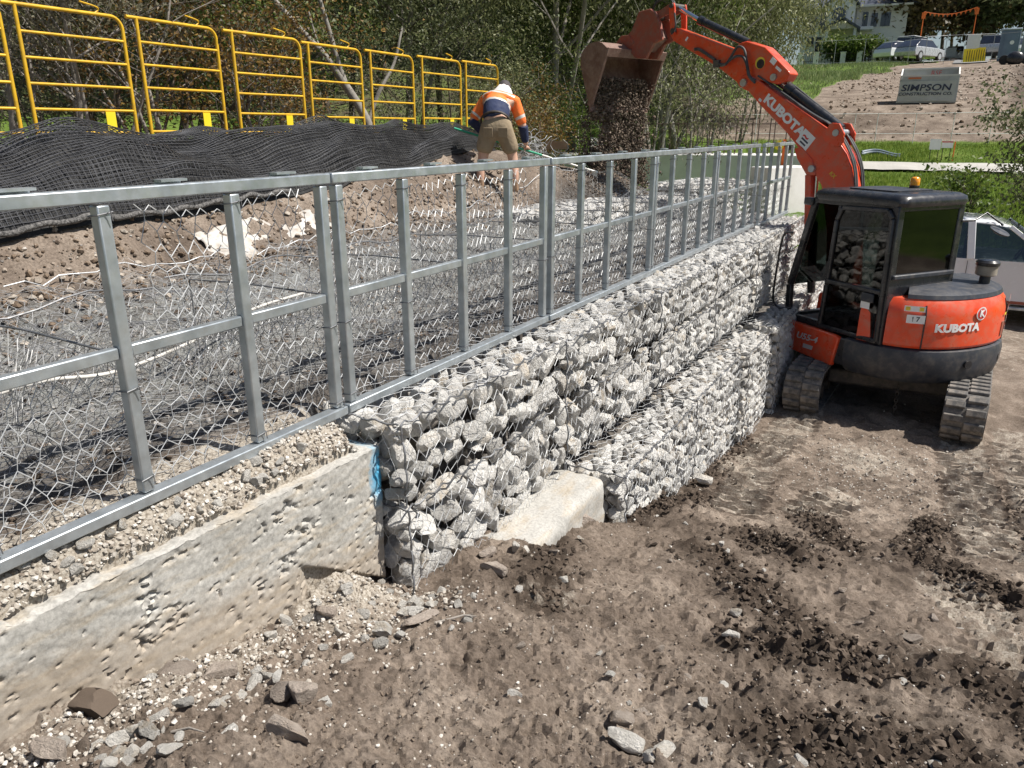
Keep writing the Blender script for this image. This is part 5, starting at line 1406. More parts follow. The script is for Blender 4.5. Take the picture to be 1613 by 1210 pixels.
m1 = text_mesh('~', 0.16, 0.001, 0.004); oo = link('decal_mark', m1, REDD, d_); oo.location = (-0.02, 0.03, 0.003)
for k in range(2):
    m1 = MB().box((0, -0.015 - 0.045 * k, 0.0025), (0.12 - 0.02 * k, 0.022, 0.001)).build('decal_line', NAVYD, d_)
for s, z, w_, h_, mt in ((1.62, 3.55, 0.05, 0.035, WHITE), (2.97, 4.42, 0.03, 0.06, WHITE), (1.49, 4.03, 0.09, 0.07, WHITE), (1.40, 3.93, 0.10, 0.035, WHITE)):
    d2, _, _ = decal('decal', s, z, w_, h_, RB, mt); d2.matrix_local = frame_matrix(bw(s, z, 0.1235 if s < 1.63 and z < 3.6 else 0.1025), x, y)
me = text_mesh('KX', 0.07, 0.001, 0.001, 0.2); o = link('model_lettering', me, YDEC, ex); o.matrix_local = frame_matrix(bw(0.44, 2.62, 0.1235), x, y)
mb = MB(); mb.box(bw(1.05, 3.70), (0.01, 0.01, 0.01)); 
# hoses looping from boom to arm
for k, off in enumerate((0.15, 0.17)):
    MB().tube(spl([bw(1.72, 3.80 - 0.03 * k, 0.125), bw(1.80, 3.86, off), bw(1.86, 4.02, off), bw(1.93, 4.20 - 0.09 * k, off), bw(2.04, 4.24 - 0.12 * k, off), bw(2.13, 4.13 - 0.05 * k, off), bw(2.22, 4.03, off), bw(2.36, 4.03 + 0.02 * k, 0.12)], 7), 0.017, 8).build('hydraulic_hose', HOSEB, ex, 60)
MB().box(bw(2.39, 4.05, 0.115), (0.10, 0.06, 0.10), Matrix((BH, BL, Vector((0, 0, 1)))).transposed()).build('hose_clamp', STEEL_D, ex, bevel=0.008)
MB().tube(spl([bw(2.42, 4.10, 0.12), bw(2.6, 4.20, 0.115), bw(2.72, 4.26, 0.12), bw(2.80, 4.27, 0.115)], 5), 0.022, 8).build('hydraulic_pipe', STEEL_D, ex, 60)
# bucket cylinder and linkage
MB().cyl(bw(1.98, 4.295), bw(2.80, 4.646), 0.055, 18).build('bucket_cylinder', BLACKP, ex, 40)
MB().cyl(bw(2.76, 4.629), bw(2.84, 4.663), 0.064, 18).build('cylinder_gland', BLACKP, ex, 40)
MB().cyl(bw(2.84, 4.663), bw(3.26, 4.875), 0.032, 14).build('piston_rod', CHROME, ex, 40)
for off in (-0.13, 0.13):
    mb = MB(); mb.prism([(3.17, 4.50), (3.25, 4.50), (3.31, 4.86), (3.29, 4.92), (3.22, 4.92), (3.20, 4.86)], off - 0.015, off + 0.015, lambda u, v, h: bw(u, v, h)); mb.build('link_bar', ORANGE, ex, bevel=0.006)
    mb = MB(); mb.prism([(3.22, 4.82), (3.30, 4.93), (3.62, 4.82), (3.60, 4.72)], off * 0.7 - 0.02, off * 0.7 + 0.02, lambda u, v, h: bw(u, v, h)); mb.build('bucket_link', ORANGE_D, ex, bevel=0.006)
pin(3.255, 4.885, 0.16, 0.035, mat=STEEL_D); pin(3.21, 4.545, 0.15, 0.04, mat=STEEL_D); pin(3.59, 4.77, 0.14, 0.04, mat=STEEL_D)
# quick hitch
for off in (-0.13, 0.13):
    mb = MB(); mb.prism([(3.40, 4.44), (3.56, 4.40), (3.70, 4.20), (3.92, 4.22), (4.12, 4.40), (4.20, 4.48), (4.02, 4.62), (3.88, 4.87), (3.66, 4.89), (3.55, 4.82), (3.45, 4.66)], off - 0.03, off + 0.03, lambda u, v, h: bw(u, v, h)); mb.build('hitch_plate', ORANGE_D, ex, bevel=0.01)
mb = MB(); mb.prism([(3.5, 4.48), (3.75, 4.30), (4.05, 4.42), (3.92, 4.62), (3.62, 4.70)], -0.12, 0.12, lambda u, v, h: bw(u, v, h)); mb.build('hitch_body', RUSTB, ex, bevel=0.01)
for k in range(2):
    MB().tube(spl([bw(3.24, 4.88, 0.05 + 0.05 * k), bw(3.38, 5.03 - 0.03 * k, 0.06), bw(3.60, 5.02 - 0.04 * k, 0.06), bw(3.72, 4.86, 0.05)], 7), 0.012, 7).build('hydraulic_hose', HOSEB, ex, 60)
MB().tube(spl([bw(3.18, 4.78, 0.16), bw(3.14, 4.6, 0.17), bw(3.22, 4.5, 0.15)], 6), 0.013, 7).build('hydraulic_hose', HOSEB, ex, 60)
# bucket: curved shell with side plates, opening towards the machine
outer = [(4.02, 4.34), (4.14, 4.425), (4.25, 4.45), (4.345, 4.446), (4.45, 4.42), (4.53, 4.366), (4.59, 4.30), (4.61, 4.235), (4.60, 4.12), (4.56, 4.01), (4.48, 3.78), (4.38, 3.53)]
cen = Vector((4.3, 4.1))
inner = [tuple(Vector(p) + (cen - Vector(p)).normalized() * 0.022) for p in outer]
bwid = 0.65
mb = MB(); n = len(outer); V = []
for off in (-bwid, bwid): V += [bw(u, v, off) for u, v in outer]
for off in (-bwid, bwid): V += [bw(u, v, off) for u, v in inner]
F = []
for k in range(n - 1):
    F += [(k, k + 1, n + k + 1, n + k), (2 * n + k + 1, 2 * n + k, 3 * n + k, 3 * n + k + 1), (k, 2 * n + k, 2 * n + k + 1, k + 1), (n + k + 1, 3 * n + k + 1, 3 * n + k, n + k)]
F += [(0, n, 3 * n, 2 * n), (n - 1, 3 * n - 1, 4 * n - 1, 2 * n - 1)]
mb.add(V, F); bk = mb.build('bucket', RUSTB, ex, 35)
for off in (-bwid, bwid):
    m2 = MB(); m2.prism(outer + [(4.30, 3.62), (4.06, 4.20)], off - 0.012, off + 0.012, lambda u, v, h: bw(u, v, h)); m2.build('side_plate', RUSTB, bk)
    m2 = MB(); m2.prism([(4.00, 4.33), (4.10, 4.30), (4.42, 3.56), (4.36, 3.50), (4.30, 3.58)], off - 0.022, off + 0.022, lambda u, v, h: bw(u, v, h)); m2.build('side_cutter', RUSTB, bk, bevel=0.004)
m2 = MB(); m2.prism([(3.985, 4.345), (4.01, 4.355), (4.055, 4.235), (4.03, 4.225)], -bwid - 0.02, bwid + 0.02, lambda u, v, h: bw(u, v, h)); m2.build('lip_bar', RUSTB, bk, bevel=0.004)
m2 = MB(); m2.prism([(4.36, 3.56), (4.39, 3.565), (4.36, 3.44), (4.345, 3.44)], -bwid - 0.02, bwid + 0.02, lambda u, v, h: bw(u, v, h)); m2.build('cutting_edge', RUSTB, bk)
for off in (-0.15, 0.15):
    m2 = MB(); m2.prism([(4.02, 4.345), (4.20, 4.45), (4.34, 4.45), (4.22, 4.56), (4.05, 4.56), (3.94, 4.44)], off - 0.025, off + 0.025, lambda u, v, h: bw(u, v, h)); m2.build('ear_plate', ORANGE_D, bk, bevel=0.006)
# soil pouring out
rg = np.random.default_rng(5)
N = 16000
zz = 2.02 + (3.95 - 2.02) * rg.random(N) ** 0.95
t = (3.95 - zz) / 1.8
off = rg.uniform(-1, 1, N); off = np.sign(off) * np.abs(off) ** 0.85 * (0.58 + 0.10 * t)
sc_ = 4.38 + 0.05 * t + rg.normal(0, 1, N) * (0.07 + 0.10 * t)
cl = fbm(off * 3.2, sc_ * 3.2, zz * 1.3, 3); keep = cl > -0.28 + 0.05 * t - 0.3 * (t < 0.35)
zz, off, sc_, t = zz[keep], off[keep], sc_[keep], t[keep]
P = np.array(EX)[None] + np.array([FOOT.x, FOOT.y, 0])[None] + np.array(BH)[None] * sc_[:, None] + np.array(BL)[None] * off[:, None]; P[:, 2] = zz
rad = rg.gamma(1.7, 0.0095, len(zz)) + 0.006
o = link('falling_soil', scatter_mesh('falling_soil', P, np.clip(rad, 0.006, 0.05), CLOD, 8), SOILCLOD); tag(o, 'brown soil pouring from the excavator bucket', 'soil', kind='stuff')

# ================================================================== placing by bearing from the site origin
def pol(az, R, z=None):
    a = radians(az); x, y = -R * sin(a), R * cos(a)
    return Vector((x, y, gz(x, y) if z is None else z))
def brg(px): return math.degrees(YAW) - math.degrees(math.atan((px - 806.5) / 1266.0))

# ---------- path, slabs
PATH = pm('path_concrete', (0.36, 0.345, 0.32), (0.44, 0.425, 0.395), 1.2, 0.9, 0, 0.15, 30, 0.01)
az_ = np.radians(np.arange(-14, 24, 0.25)); V = []
for a in az_:
    for R in (24.95, 26.55):
        x, y = -R * sin(a), R * cos(a); V.append((x, y, float(ground_z(np.array([x]), np.array([y]), False)[0]) + 0.06))
n = len(az_); tag(link('footpath', fromnp('footpath', V, [(2 * k, 2 * k + 1, 2 * k + 3, 2 * k + 2) for k in range(n - 1)], 4), PATH), kind='structure')
ROADM = pm('road_asphalt', (0.16, 0.16, 0.16), (0.24, 0.24, 0.235), 2, 0.85, 0, 0.2, 20, 0.01)
V = []
rs = np.linspace(66, 100, 30)
for R in rs:
    for azd in np.linspace(1.25, -0.6, 5):
        p = pol(azd - (R - 66) * 0.006, R); V.append((p.x, p.y, p.z + 0.06))
tag(link('road', fromnp('road', V, [(5 * k + j, 5 * k + j + 1, 5 * k + j + 6, 5 * k + j + 5) for k in range(len(rs) - 1) for j in range(4)], 4), ROADM), kind='structure')

def obox(name, a, b, wdt, z0, z1, mat, bevel=0.01, parent=None):
    """box along the ground line a-b"""
    a = Vector((a[0], a[1], (z0 + z1) / 2)); b = Vector((b[0], b[1], (z0 + z1) / 2))
    return MB().bar(a, b, wdt, z1 - z0).build(name, mat, parent, bevel=bevel)
TIMB = pm('timber', (0.30, 0.19, 0.10), (0.42, 0.28, 0.16), 6, 0.75, 0, 0.2, 20, 0.01)
REBAR = pm('rusty_bar', (0.05, 0.035, 0.03), (0.10, 0.06, 0.045), 8, 0.8)
sl_ = empty('abutment_slab', (-6.2, 18.4, 2.0), 0, 'long white concrete slab with upright steel starter bars', 'concrete slab')
A_, B_ = Vector((-9.6, 17.2, 0)), Vector((-2.9, 19.6, 0)); O_ = sl_.location
d_ = (B_ - A_).normalized()
MB().bar(Vector((A_.x, A_.y, 2.3)) - O_, Vector((B_.x, B_.y, 2.3)) - O_, 1.3, 0.66).build('slab', CONC_W, sl_, bevel=0.02)
Ls = (B_ - A_).length; nb = 34
for k in range(nb):
    for r in (0,):
        p = A_ + d_ * (0.4 + (Ls - 1.0) * k / (nb - 1)) + Vector((-d_.y, d_.x, 0)) * (-0.35 + 0.5 * (k % 2)); h = random.uniform(0.75, 1.0)
        MB().tube([Vector((p.x, p.y, 2.62)) - O_, Vector((p.x + random.uniform(-.02, .02), p.y, 2.63 + h)) - O_], 0.013, 6).build('starter_bar', REBAR, sl_)
for off in (-0.35, 0.15):
    q = Vector((-d_.y, d_.x, 0)) * off
    MB().tube([Vector((A_.x + 0.3, A_.y, 3.3)) + q - O_, Vector((B_.x - 0.4, B_.y, 3.3)) + q - O_], 0.012, 6).build('tie_bar', REBAR, sl_)
o = obox('abutment_block', (-3.0, 14.2), (-2.45, 15.2), 0.45, 1.0, 2.55, CONC_W, 0.02); tag(o, 'white concrete abutment block beyond the last wire basket', 'concrete block')
o = obox('lower_slab', (-2.0, 13.1), (-1.05, 14.9), 1.3, 0.35, 1.16, CONC_W, 0.02); tag(o, 'white topped concrete slab at the far end of the wall', 'concrete slab')
o = obox('timber_plank', (-2.75, 14.55), (-1.55, 15.05), 0.06, 1.17, 1.32, TIMB, 0.004); tag(o, 'timber formwork plank standing behind the low white slab', 'plank')
p = pol(brg(876), 13.2); o = obox('timber_block', pol(brg(860), 13.2)[:2], pol(brg(894), 13.2)[:2], 0.1, 2.86, 2.99, TIMB, 0.004); tag(o, 'short timber block lying right of the bending worker', 'timber')
rk = empty('mesh_bundle', pol(brg(838), 11.8, 2.55), 0, 'tangled silver bundle of wire netting beside the worker', 'wire bundle')
rg = np.random.default_rng(77); P = []; E = []
for k in range(70):
    c = Vector((rg.normal(0, 0.13), rg.normal(0, 0.1), 0.25 + rg.normal(0, 0.12))); r_ = rg.uniform(0.04, 0.14); ax = Vector(rg.normal(size=3)).normalized(); u = ax.orthogonal().normalized(); v = ax.cross(u); b0 = len(P)
    for q in range(9): P.append(c + u * r_ * cos(q * 0.7) + v * r_ * sin(q * 0.7))
    E += [(b0 + q, b0 + q + 1) for q in range(8)]
tag(link('wire_coils', wire_mesh('wire_coils', np.array([tuple(p) for p in P]), np.array(E), 0.004), WIRE, rk), kind='stuff')

# ---------- trees
def leaf_mat(name, c0, c1, c2, trans=0.36):
    m, nt, b = _nodes(name)
    g = nt.nodes.new('ShaderNodeNewGeometry'); r = ramp(nt, [(0.0, c0), (0.55, c1), (1.0, c2)]); nt.links.new(g.outputs['Random Per Island'], r.inputs[0])
    nt.links.new(r.outputs[0], b.inputs['Base Color']); b.inputs['Roughness'].default_value = 0.5; b.inputs['Specular IOR Level'].default_value = 0.35
    out = nt.nodes['Material Output']; tl = nt.nodes.new('ShaderNodeBsdfTranslucent'); mx = nt.nodes.new('ShaderNodeMixShader'); mx.inputs[0].default_value = trans
    nt.links.new(r.outputs[0], tl.inputs[0]); nt.links.new(b.outputs[0], mx.inputs[1]); nt.links.new(tl.outputs[0], mx.inputs[2]); nt.links.new(mx.outputs[0], out.inputs['Surface'])
    return m
LEAF = {'gum': leaf_mat('gum_leaves', (0.10, 0.112, 0.05), (0.19, 0.205, 0.09), (0.32, 0.325, 0.16)),
        'dark': leaf_mat('dark_leaves', (0.06, 0.075, 0.034), (0.115, 0.135, 0.06), (0.23, 0.24, 0.12)),
        'green': leaf_mat('green_leaves', (0.04, 0.075, 0.012), (0.09, 0.14, 0.025), (0.18, 0.22, 0.05)),
        'rust': leaf_mat('rusty_leaves', (0.09, 0.055, 0.025), (0.19, 0.11, 0.035), (0.30, 0.19, 0.05)),
        'grey': leaf_mat('grey_brown_leaves', (0.07, 0.064, 0.042), (0.15, 0.14, 0.09), (0.27, 0.25, 0.17)),
        'brown': leaf_mat('brown_olive_leaves', (0.06, 0.045, 0.022), (0.13, 0.10, 0.045), (0.22, 0.17, 0.07))}
BARK = {'pale': pm('pale_bark', (0.17, 0.155, 0.135), (0.29, 0.27, 0.24), 3, 0.85, 0, 0.4, 14, 0.03), 'dark': pm('dark_bark', (0.07, 0.055, 0.042), (0.15, 0.12, 0.095), 4, 0.9, 0, 0.5, 14, 0.03),
        'grey': pm('grey_bark', (0.18, 0.16, 0.14), (0.30, 0.27, 0.24), 4, 0.9, 0, 0.5, 14, 0.03)}
def tree_parts(seed, h, spread, trunk_r, stems=1, lean=(0, 0), n_clump=60, n_leaf=60, leaf=(0.11, 0.025), droop=0.7, crown_base=0.3, clump_r=0.35, levels=2):
    """returns trunk MB and leaf arrays, in local space"""
    rd = random.Random(seed); rg = np.random.default_rng(seed)
    mb = MB(); tips = []
    def grow(p, d, L, r, lev):
        pts = [p]; rr = [r]; n = 5
        for k in range(n):
            d = (d + Vector((rd.uniform(-1, 1), rd.uniform(-1, 1), rd.uniform(-0.3, 0.6))) * 0.16).normalized()
            p = p + d * (L / n); pts.append(p); rr.append(r * (1 - 0.55 * (k + 1) / n))
            if lev < levels and k >= 1:
                for q in range(2 if lev == 0 else 1):
                    if rd.random() < 0.85:
                        a = rd.uniform(0, 2 * pi); side = Vector((cos(a), sin(a), 0))
                        grow(p, (d * 0.7 + side * rd.uniform(0.5, 1.0)).normalized(), L * rd.uniform(0.35, 0.6), rr[-1] * 0.55, lev + 1)
            if lev >= 1: tips.append(p)
        tips.append(p)
        mb.tube(pts, rr, 7 if lev == 0 else 5, cap=False)
    for s in range(stems):
        a = rd.uniform(0, 2 * pi)
        d = Vector((lean[0] + rd.uniform(-.12, .12) + 0.25 * (s > 0) * cos(a), lean[1] + rd.uniform(-.12, .12) + 0.25 * (s > 0) * sin(a), 1)).normalized()
        grow(Vector((0.12 * s * cos(a), 0.12 * s * sin(a), -0.15)), d, h * rd.uniform(0.72, 0.9), trunk_r * (1 if s == 0 else 0.7), 0)
    tips = [t for t in tips if t.z > h * crown_base]
    cs = []
    while len(cs) < n_clump:
        t = rd.choice(tips) if tips else Vector((0, 0, h * 0.7))
        c = t + Vector((rd.gauss(0, spread * 0.16), rd.gauss(0, spread * 0.16), rd.gauss(0, h * 0.05)))
        cs.append(c)
    C = np.array([tuple(c) for c in cs]); m = n_clump * n_leaf
    base = np.repeat(C, n_leaf, 0) + rg.normal(0, 1, (m, 3)) * np.array([clump_r, clump_r, clump_r * 0.8]) * np.repeat(rg.uniform(0.6, 1.2, n_clump), n_leaf)[:, None]
    dirv = rg.normal(0, 1, (m, 3)); dirv[:, 2] = dirv[:, 2] * 0.6 - droop * 1.6; dirv /= np.linalg.norm(dirv, axis=1)[:, None]
    sd = np.cross(dirv, rg.normal(0, 1, (m, 3))); sd /= np.linalg.norm(sd, axis=1)[:, None]
    L = leaf[0] * rg.uniform(0.6, 1.3, m)[:, None]; Wd = leaf[1] * rg.uniform(0.7, 1.3, m)[:, None]
    V = np.stack([base + sd * Wd * 1.3, base - sd * Wd * 1.3, base + dirv * L], 1).reshape(-1, 3)
    F = np.arange(m * 3).reshape(m, 3)
    return mb, V, F
_tree_cache = {}
def tree(name, label, loc, kind, bark, seed, h, spread, r, group=None, rotz=0.0, cat='tree', scale=1.0, thin=1.0, **kw):
    root = empty(name, loc, rotz, label, cat, group)
    key = (seed, h, spread, r, kind, bark)
    if key not in _tree_cache:
        mb, V, F = tree_parts(seed, h, spread, r, **kw)
        tm = mb.mesh('trunk', BARK[bark], 60, fix=False); cm = fromnp('crown', V, F, 3); cm.materials.append(LEAF[kind]); _tree_cache[key] = (tm, cm)
    tm, cm = _tree_cache[key]
    link('trunk', tm, None, root); link('crown', cm, None, root)
    if thin != 1.0: root.scale = (thin, thin, 1)
    if scale != 1.0: root.scale = (scale,) * 3
    return root
# scrub right behind the yellow barriers
scr = [(20, 9.6, 'grey', 'grey', 3.6, 'tall grey twiggy shrub filling the gap at the left picture edge'), (120, 9.2, 'grey', 'grey', 3.0, 'bare grey twiggy shrub behind the second yellow barrier'),
       (185, 10.6, 'dark', 'dark', 3.4, 'dark leafy shrub between the second and third yellow barriers'), (262, 9.9, 'rust', 'grey', 2.7, 'orange leaved shrub behind the third yellow barrier'),
       (330, 11.2, 'green', 'dark', 3.9, 'green shrub rising above the third yellow barrier'), (415, 10.8, 'rust', 'pale', 2.2, 'rusty leaved shrub behind the fourth yellow barrier'),
       (470, 12.5, 'grey', 'grey', 3.2, 'grey brown shrub behind the fourth and fifth barriers'), (545, 12.0, 'dark', 'dark', 2.4, 'low dark shrub at the foot of the leaning gum'),
       (630, 12.8, 'green', 'pale', 1.9, 'low pale green shrub behind the sixth yellow barrier'), (690, 14.5, 'dark', 'dark', 3.0, 'dark shrub behind the seventh yellow barrier'),
       (758, 15.0, 'gum', 'grey', 2.8, 'olive shrub behind the eighth yellow barrier'), (850, 15.5, 'rust', 'grey', 1.9, 'yellowing low shrub right of the worker'),
       (905, 16.5, 'green', 'pale', 2.7, 'bright green shrub left of the bucket'), (70, 12.0, 'dark', 'dark', 4.2, 'dark shrub high above the first two barriers')]
for i, (px, R, kd, bk_, h, lab) in enumerate(scr):
    R += 1.3
    tree('shrub', lab, pol(brg(px), R), kd, bk_, 600 + i, h, h * 0.8, 0.035, 'shrubs behind the yellow barriers', cat='shrub', stems=4, n_clump=60, n_leaf=110, leaf=(0.05, 0.013), droop=0.15, crown_base=0.12, clump_r=0.24)
# leaning gum with pale stems
def gum_stems():
    root = empty('gum_tree', pol(brg(590), 12.4, 2.3), 0, 'leaning gum with forked pale smooth trunk behind the fifth barrier', 'tree', 'gum trees on the bank')
    o = root.location
    def P(px, py, R=12.4):
        az = radians(brg(px)); return Vector((-R * sin(az), R * cos(az), CAM_Z + (205 - py) / 1266 * R)) - o
    mb = MB()
    mb.tube(spl([P(592, 235), P(578, 190), P(555, 150), P(520, 100), P(480, 60), P(440, 15), P(410, -30)], 4), [0.075 - 0.0019 * k for k in range(25)], 8)
    mb.tube(spl([P(552, 146), P(540, 110), P(528, 60), P(515, 10), P(508, -40)], 4), [0.045 - 0.0014 * k for k in range(17)], 7)
    mb.tube(spl([P(580, 195, 12.5), P(600, 150, 12.6), P(625, 110, 12.8), P(640, 60, 13)], 4), [0.035 - 0.0014 * k for k in range(13)], 6)
    mb.tube(spl([P(520, 100), P(510, 80), P(500, 40)], 4), 0.018, 6)
    mb.build('trunk', BARK['pale'], root, 60)
    _, V, F = tree_parts(641, 3.4, 4.2, 0.02, n_clump=120, n_leaf=50, leaf=(0.11, 0.02), droop=0.6, crown_base=0.2, clump_r=0.4)
    V = V + np.array([-1.2, -0.4, 1.7]); cm = fromnp('crown', V, F, 3); link('crown', cm, LEAF['gum'], root)
gum_stems()
mid = [(40, 16, 'grey', 'grey', 7.5, 'tall grey gum behind the leftmost barrier'), (150, 18, 'dark', 'dark', 7, 'dark tree behind the second barrier'), (270, 17, 'green', 'dark', 6.5, 'green tree topping the third barrier'),
       (370, 19, 'dark', 'dark', 7.5, 'dark evergreen above the fourth barrier'), (470, 20, 'gum', 'grey', 8, 'olive gum behind the leaning pale trunk'), (560, 21, 'dark', 'dark', 8, 'dark tree right of the leaning pale trunk'),
       (640, 20, 'gum', 'grey', 7, 'olive tree above the sixth barrier'), (700, 24, 'dark', 'dark', 7.5, 'dark tree in front of the hidden brick house'), (868, 19.5, 'gum', 'grey', 8.5, 'tall gum with twin grey trunks between worker and bucket'),
       (905, 23, 'gum', 'grey', 9, 'tall gum right behind the bucket'), (975, 22, 'green', 'pale', 7.5, 'yellow green tree behind the falling soil'), (1040, 22, 'gum', 'pale', 8, 'weeping gum below the dipper arm'),
       (1075, 23, 'gum', 'pale', 8.0, 'weeping gum behind the boom elbow'), (1050, 25, 'gum', 'grey', 7.0, 'weeping gum at the right end of the wood'), (1015, 18.5, 'gum', 'pale', 4.2, 'thin white stemmed sapling right of the falling soil'),
       (1090, 19, 'grey', 'grey', 3.4, 'bare sapling under the boom lettering')]
for i, (px, R, kd, bk_, h, lab) in enumerate(mid):
    sp = h * (0.55 if h > 5 else 0.4)
    tree('tree', lab, pol(brg(px), R), kd, bk_, 700 + i, h, sp, 0.10 if h > 5 else 0.04, 'trees behind the terrace', stems=2, n_clump=(260 if px > 890 else 190) if h > 5 else 36, n_leaf=80, leaf=(0.115, 0.02) if h > 5 else (0.08, 0.014), droop=0.85, crown_base=0.16, clump_r=0.42)
far = [(30, 30), (110, 34), (190, 29), (285, 35), (360, 31), (440, 36), (520, 30), (610, 35), (690, 40), (780, 48), (830, 38), (905, 42), (960, 36), (1030, 33), (1085, 38), (1045, 32), (1065, 37)]
fw = ['first', 'second', 'third', 'fourth', 'fifth', 'sixth', 'seventh', 'eighth', 'ninth', 'tenth', 'eleventh', 'twelfth', 'thirteenth', 'fourteenth', 'fifteenth', 'sixteenth', 'seventeenth']
for i, (px, R) in enumerate(far):
    k = i % 4; h = [9, 8, 10, 8.5][k] if px < 650 or px > 880 else 6.0
    kd = ['dark', 'gum', 'dark', 'gum'][k]
    tree('tree', 'hillside tree in the far wood, %s from the left' % fw[i], pol(brg(px), R), kd, 'dark', 800 + k + (10 if h == 6.0 else 0), h, h * 0.75, 0.13, 'trees of the far wood', rotz=i * 1.3, n_clump=200, n_leaf=40, leaf=(0.22, 0.06), droop=0.5, crown_base=0.08, clump_r=0.6)

for i, (px, R, h, lab) in enumerate(((1120, 26, 7.0, 'narrow weeping gum left of the boom elbow, nearer one'), (1165, 29, 8.0, 'narrow weeping gum filling the gap left of the white house'), (1190, 31, 5.5, 'low weeping gum at the right end of the wood'))):
    tree('tree', lab, pol(brg(px), R), 'gum', 'grey', 760 + i, h, 2.2, 0.08, 'trees behind the terrace', thin=0.62, stems=2, n_clump=230, n_leaf=80, leaf=(0.125, 0.022), droop=0.85, crown_base=0.1, clump_r=0.5)

# ---------- picket fence and houses seen through the trees
DARKF = pm('dark_paling', (0.05, 0.045, 0.04), (0.09, 0.08, 0.07), 3, 0.85)
def picket_fence(px0, px1, R, h, label):
    root = empty('picket_fence', pol(brg((px0 + px1) / 2), R), 0, label, 'fence'); O = root.location
    n = int((px1 - px0) / 5.0)
    for k in range(n + 1):
        p = pol(brg(px0 + (px1 - px0) * k / n), R); MB().box(p - O + Vector((0, 0, h / 2)), (0.07, 0.03, h), Matrix.Rotation(radians(brg(px0)), 3, 'Z')).build('picket', DARKF, root)
    for z in (0.3, h - 0.25):
        pts = [pol(brg(px0 + (px1 - px0) * k / 6), R) - O + Vector((0, 0, z)) for k in range(7)]; MB().tube(pts, 0.03, 5).build('rail', DARKF, root)
picket_fence(715, 905, 44, 1.8, 'dark picket fence on the slope behind the wood')
RENDER_W = pm('white_render', (0.66, 0.65, 0.63), (0.74, 0.73, 0.71), 1.5, 0.8)
CREAM = pm('cream_render', (0.55, 0.50, 0.42), (0.62, 0.57, 0.49), 1.5, 0.8)
BRICKR = pm('red_brick', (0.22, 0.09, 0.06), (0.32, 0.14, 0.09), 5, 0.85)
TILE = pm('slate_tile', (0.045, 0.05, 0.065), (0.08, 0.088, 0.11), 3, 0.5)
ROOFM = pm('pale_metal_roof', (0.55, 0.57, 0.60), (0.65, 0.67, 0.70), 1, 0.35, 0.3)
DGLASS = pm('dark_window_glass', (0.012, 0.015, 0.025), (0.025, 0.03, 0.045), 2, 0.08, 0, spec=0.9)
def gable(mb, x0, x1, y0, y1, z0, z1, th=0.15, ov=0.3):
    xm = (x0 + x1) / 2
    for s in (-1, 1):
        xe = x0 - ov if s < 0 else x1 + ov; ze = z0 - ov * (z1 - z0) / ((x1 - x0) / 2)
        mb.add([(xe, y0 - ov, ze), (xm, y0 - ov, z1), (xm, y1, z1), (xe, y1, ze), (xe, y0 - ov, ze + th), (xm, y0 - ov, z1 + th), (xm, y1, z1 + th), (xe, y1, ze + th)],
               [(0, 1, 2, 3), (7, 6, 5, 4), (0, 4, 5, 1), (1, 5, 6, 2), (2, 6, 7, 3), (3, 7, 4, 0)])
def simple_house(label, px, R, w_, h_, wall, roof, dz=0.0):
    root = empty('house', pol(brg(px), R) + Vector((0, 0, dz)), radians(brg(px)), label, 'house')
    MB().box((0, 3, h_ / 2 - 1), (w_, 6, h_ + 2)).build('wall', wall, root)
    mb = MB(); mb.add([(-w_ / 2 - .5, -.6, h_ - .1), (w_ / 2 + .5, -.6, h_ - .1), (w_ / 2 + .5, 6.6, h_ - .1), (-w_ / 2 - .5, 6.6, h_ - .1), (-w_ / 2 + 2, 3, h_ + 1.7), (w_ / 2 - 2, 3, h_ + 1.7)], [(0, 1, 5, 4), (1, 2, 5), (2, 3, 4, 5), (3, 0, 4), (3, 2, 1, 0)]); mb.build('roof', roof, root)
    for k in range(3):
        f = MB().box((-w_ / 3 + k * w_ / 3, -0.03, h_ * 0.55), (1.5, 0.08, 1.2)).build('window', RENDER_W, root); MB().box((-w_ / 3 + k * w_ / 3, -0.08, h_ * 0.55), (1.3, 0.03, 1.0)).build('pane', DGLASS, f)
    return root
simple_house('red brick house with pale roof half hidden by the wood', 742, 62, 11, 3.0, BRICKR, ROOFM)
simple_house('white house glimpsed through the gums above the worker', 868, 60, 9, 3.2, RENDER_W, TILE, 1.0)
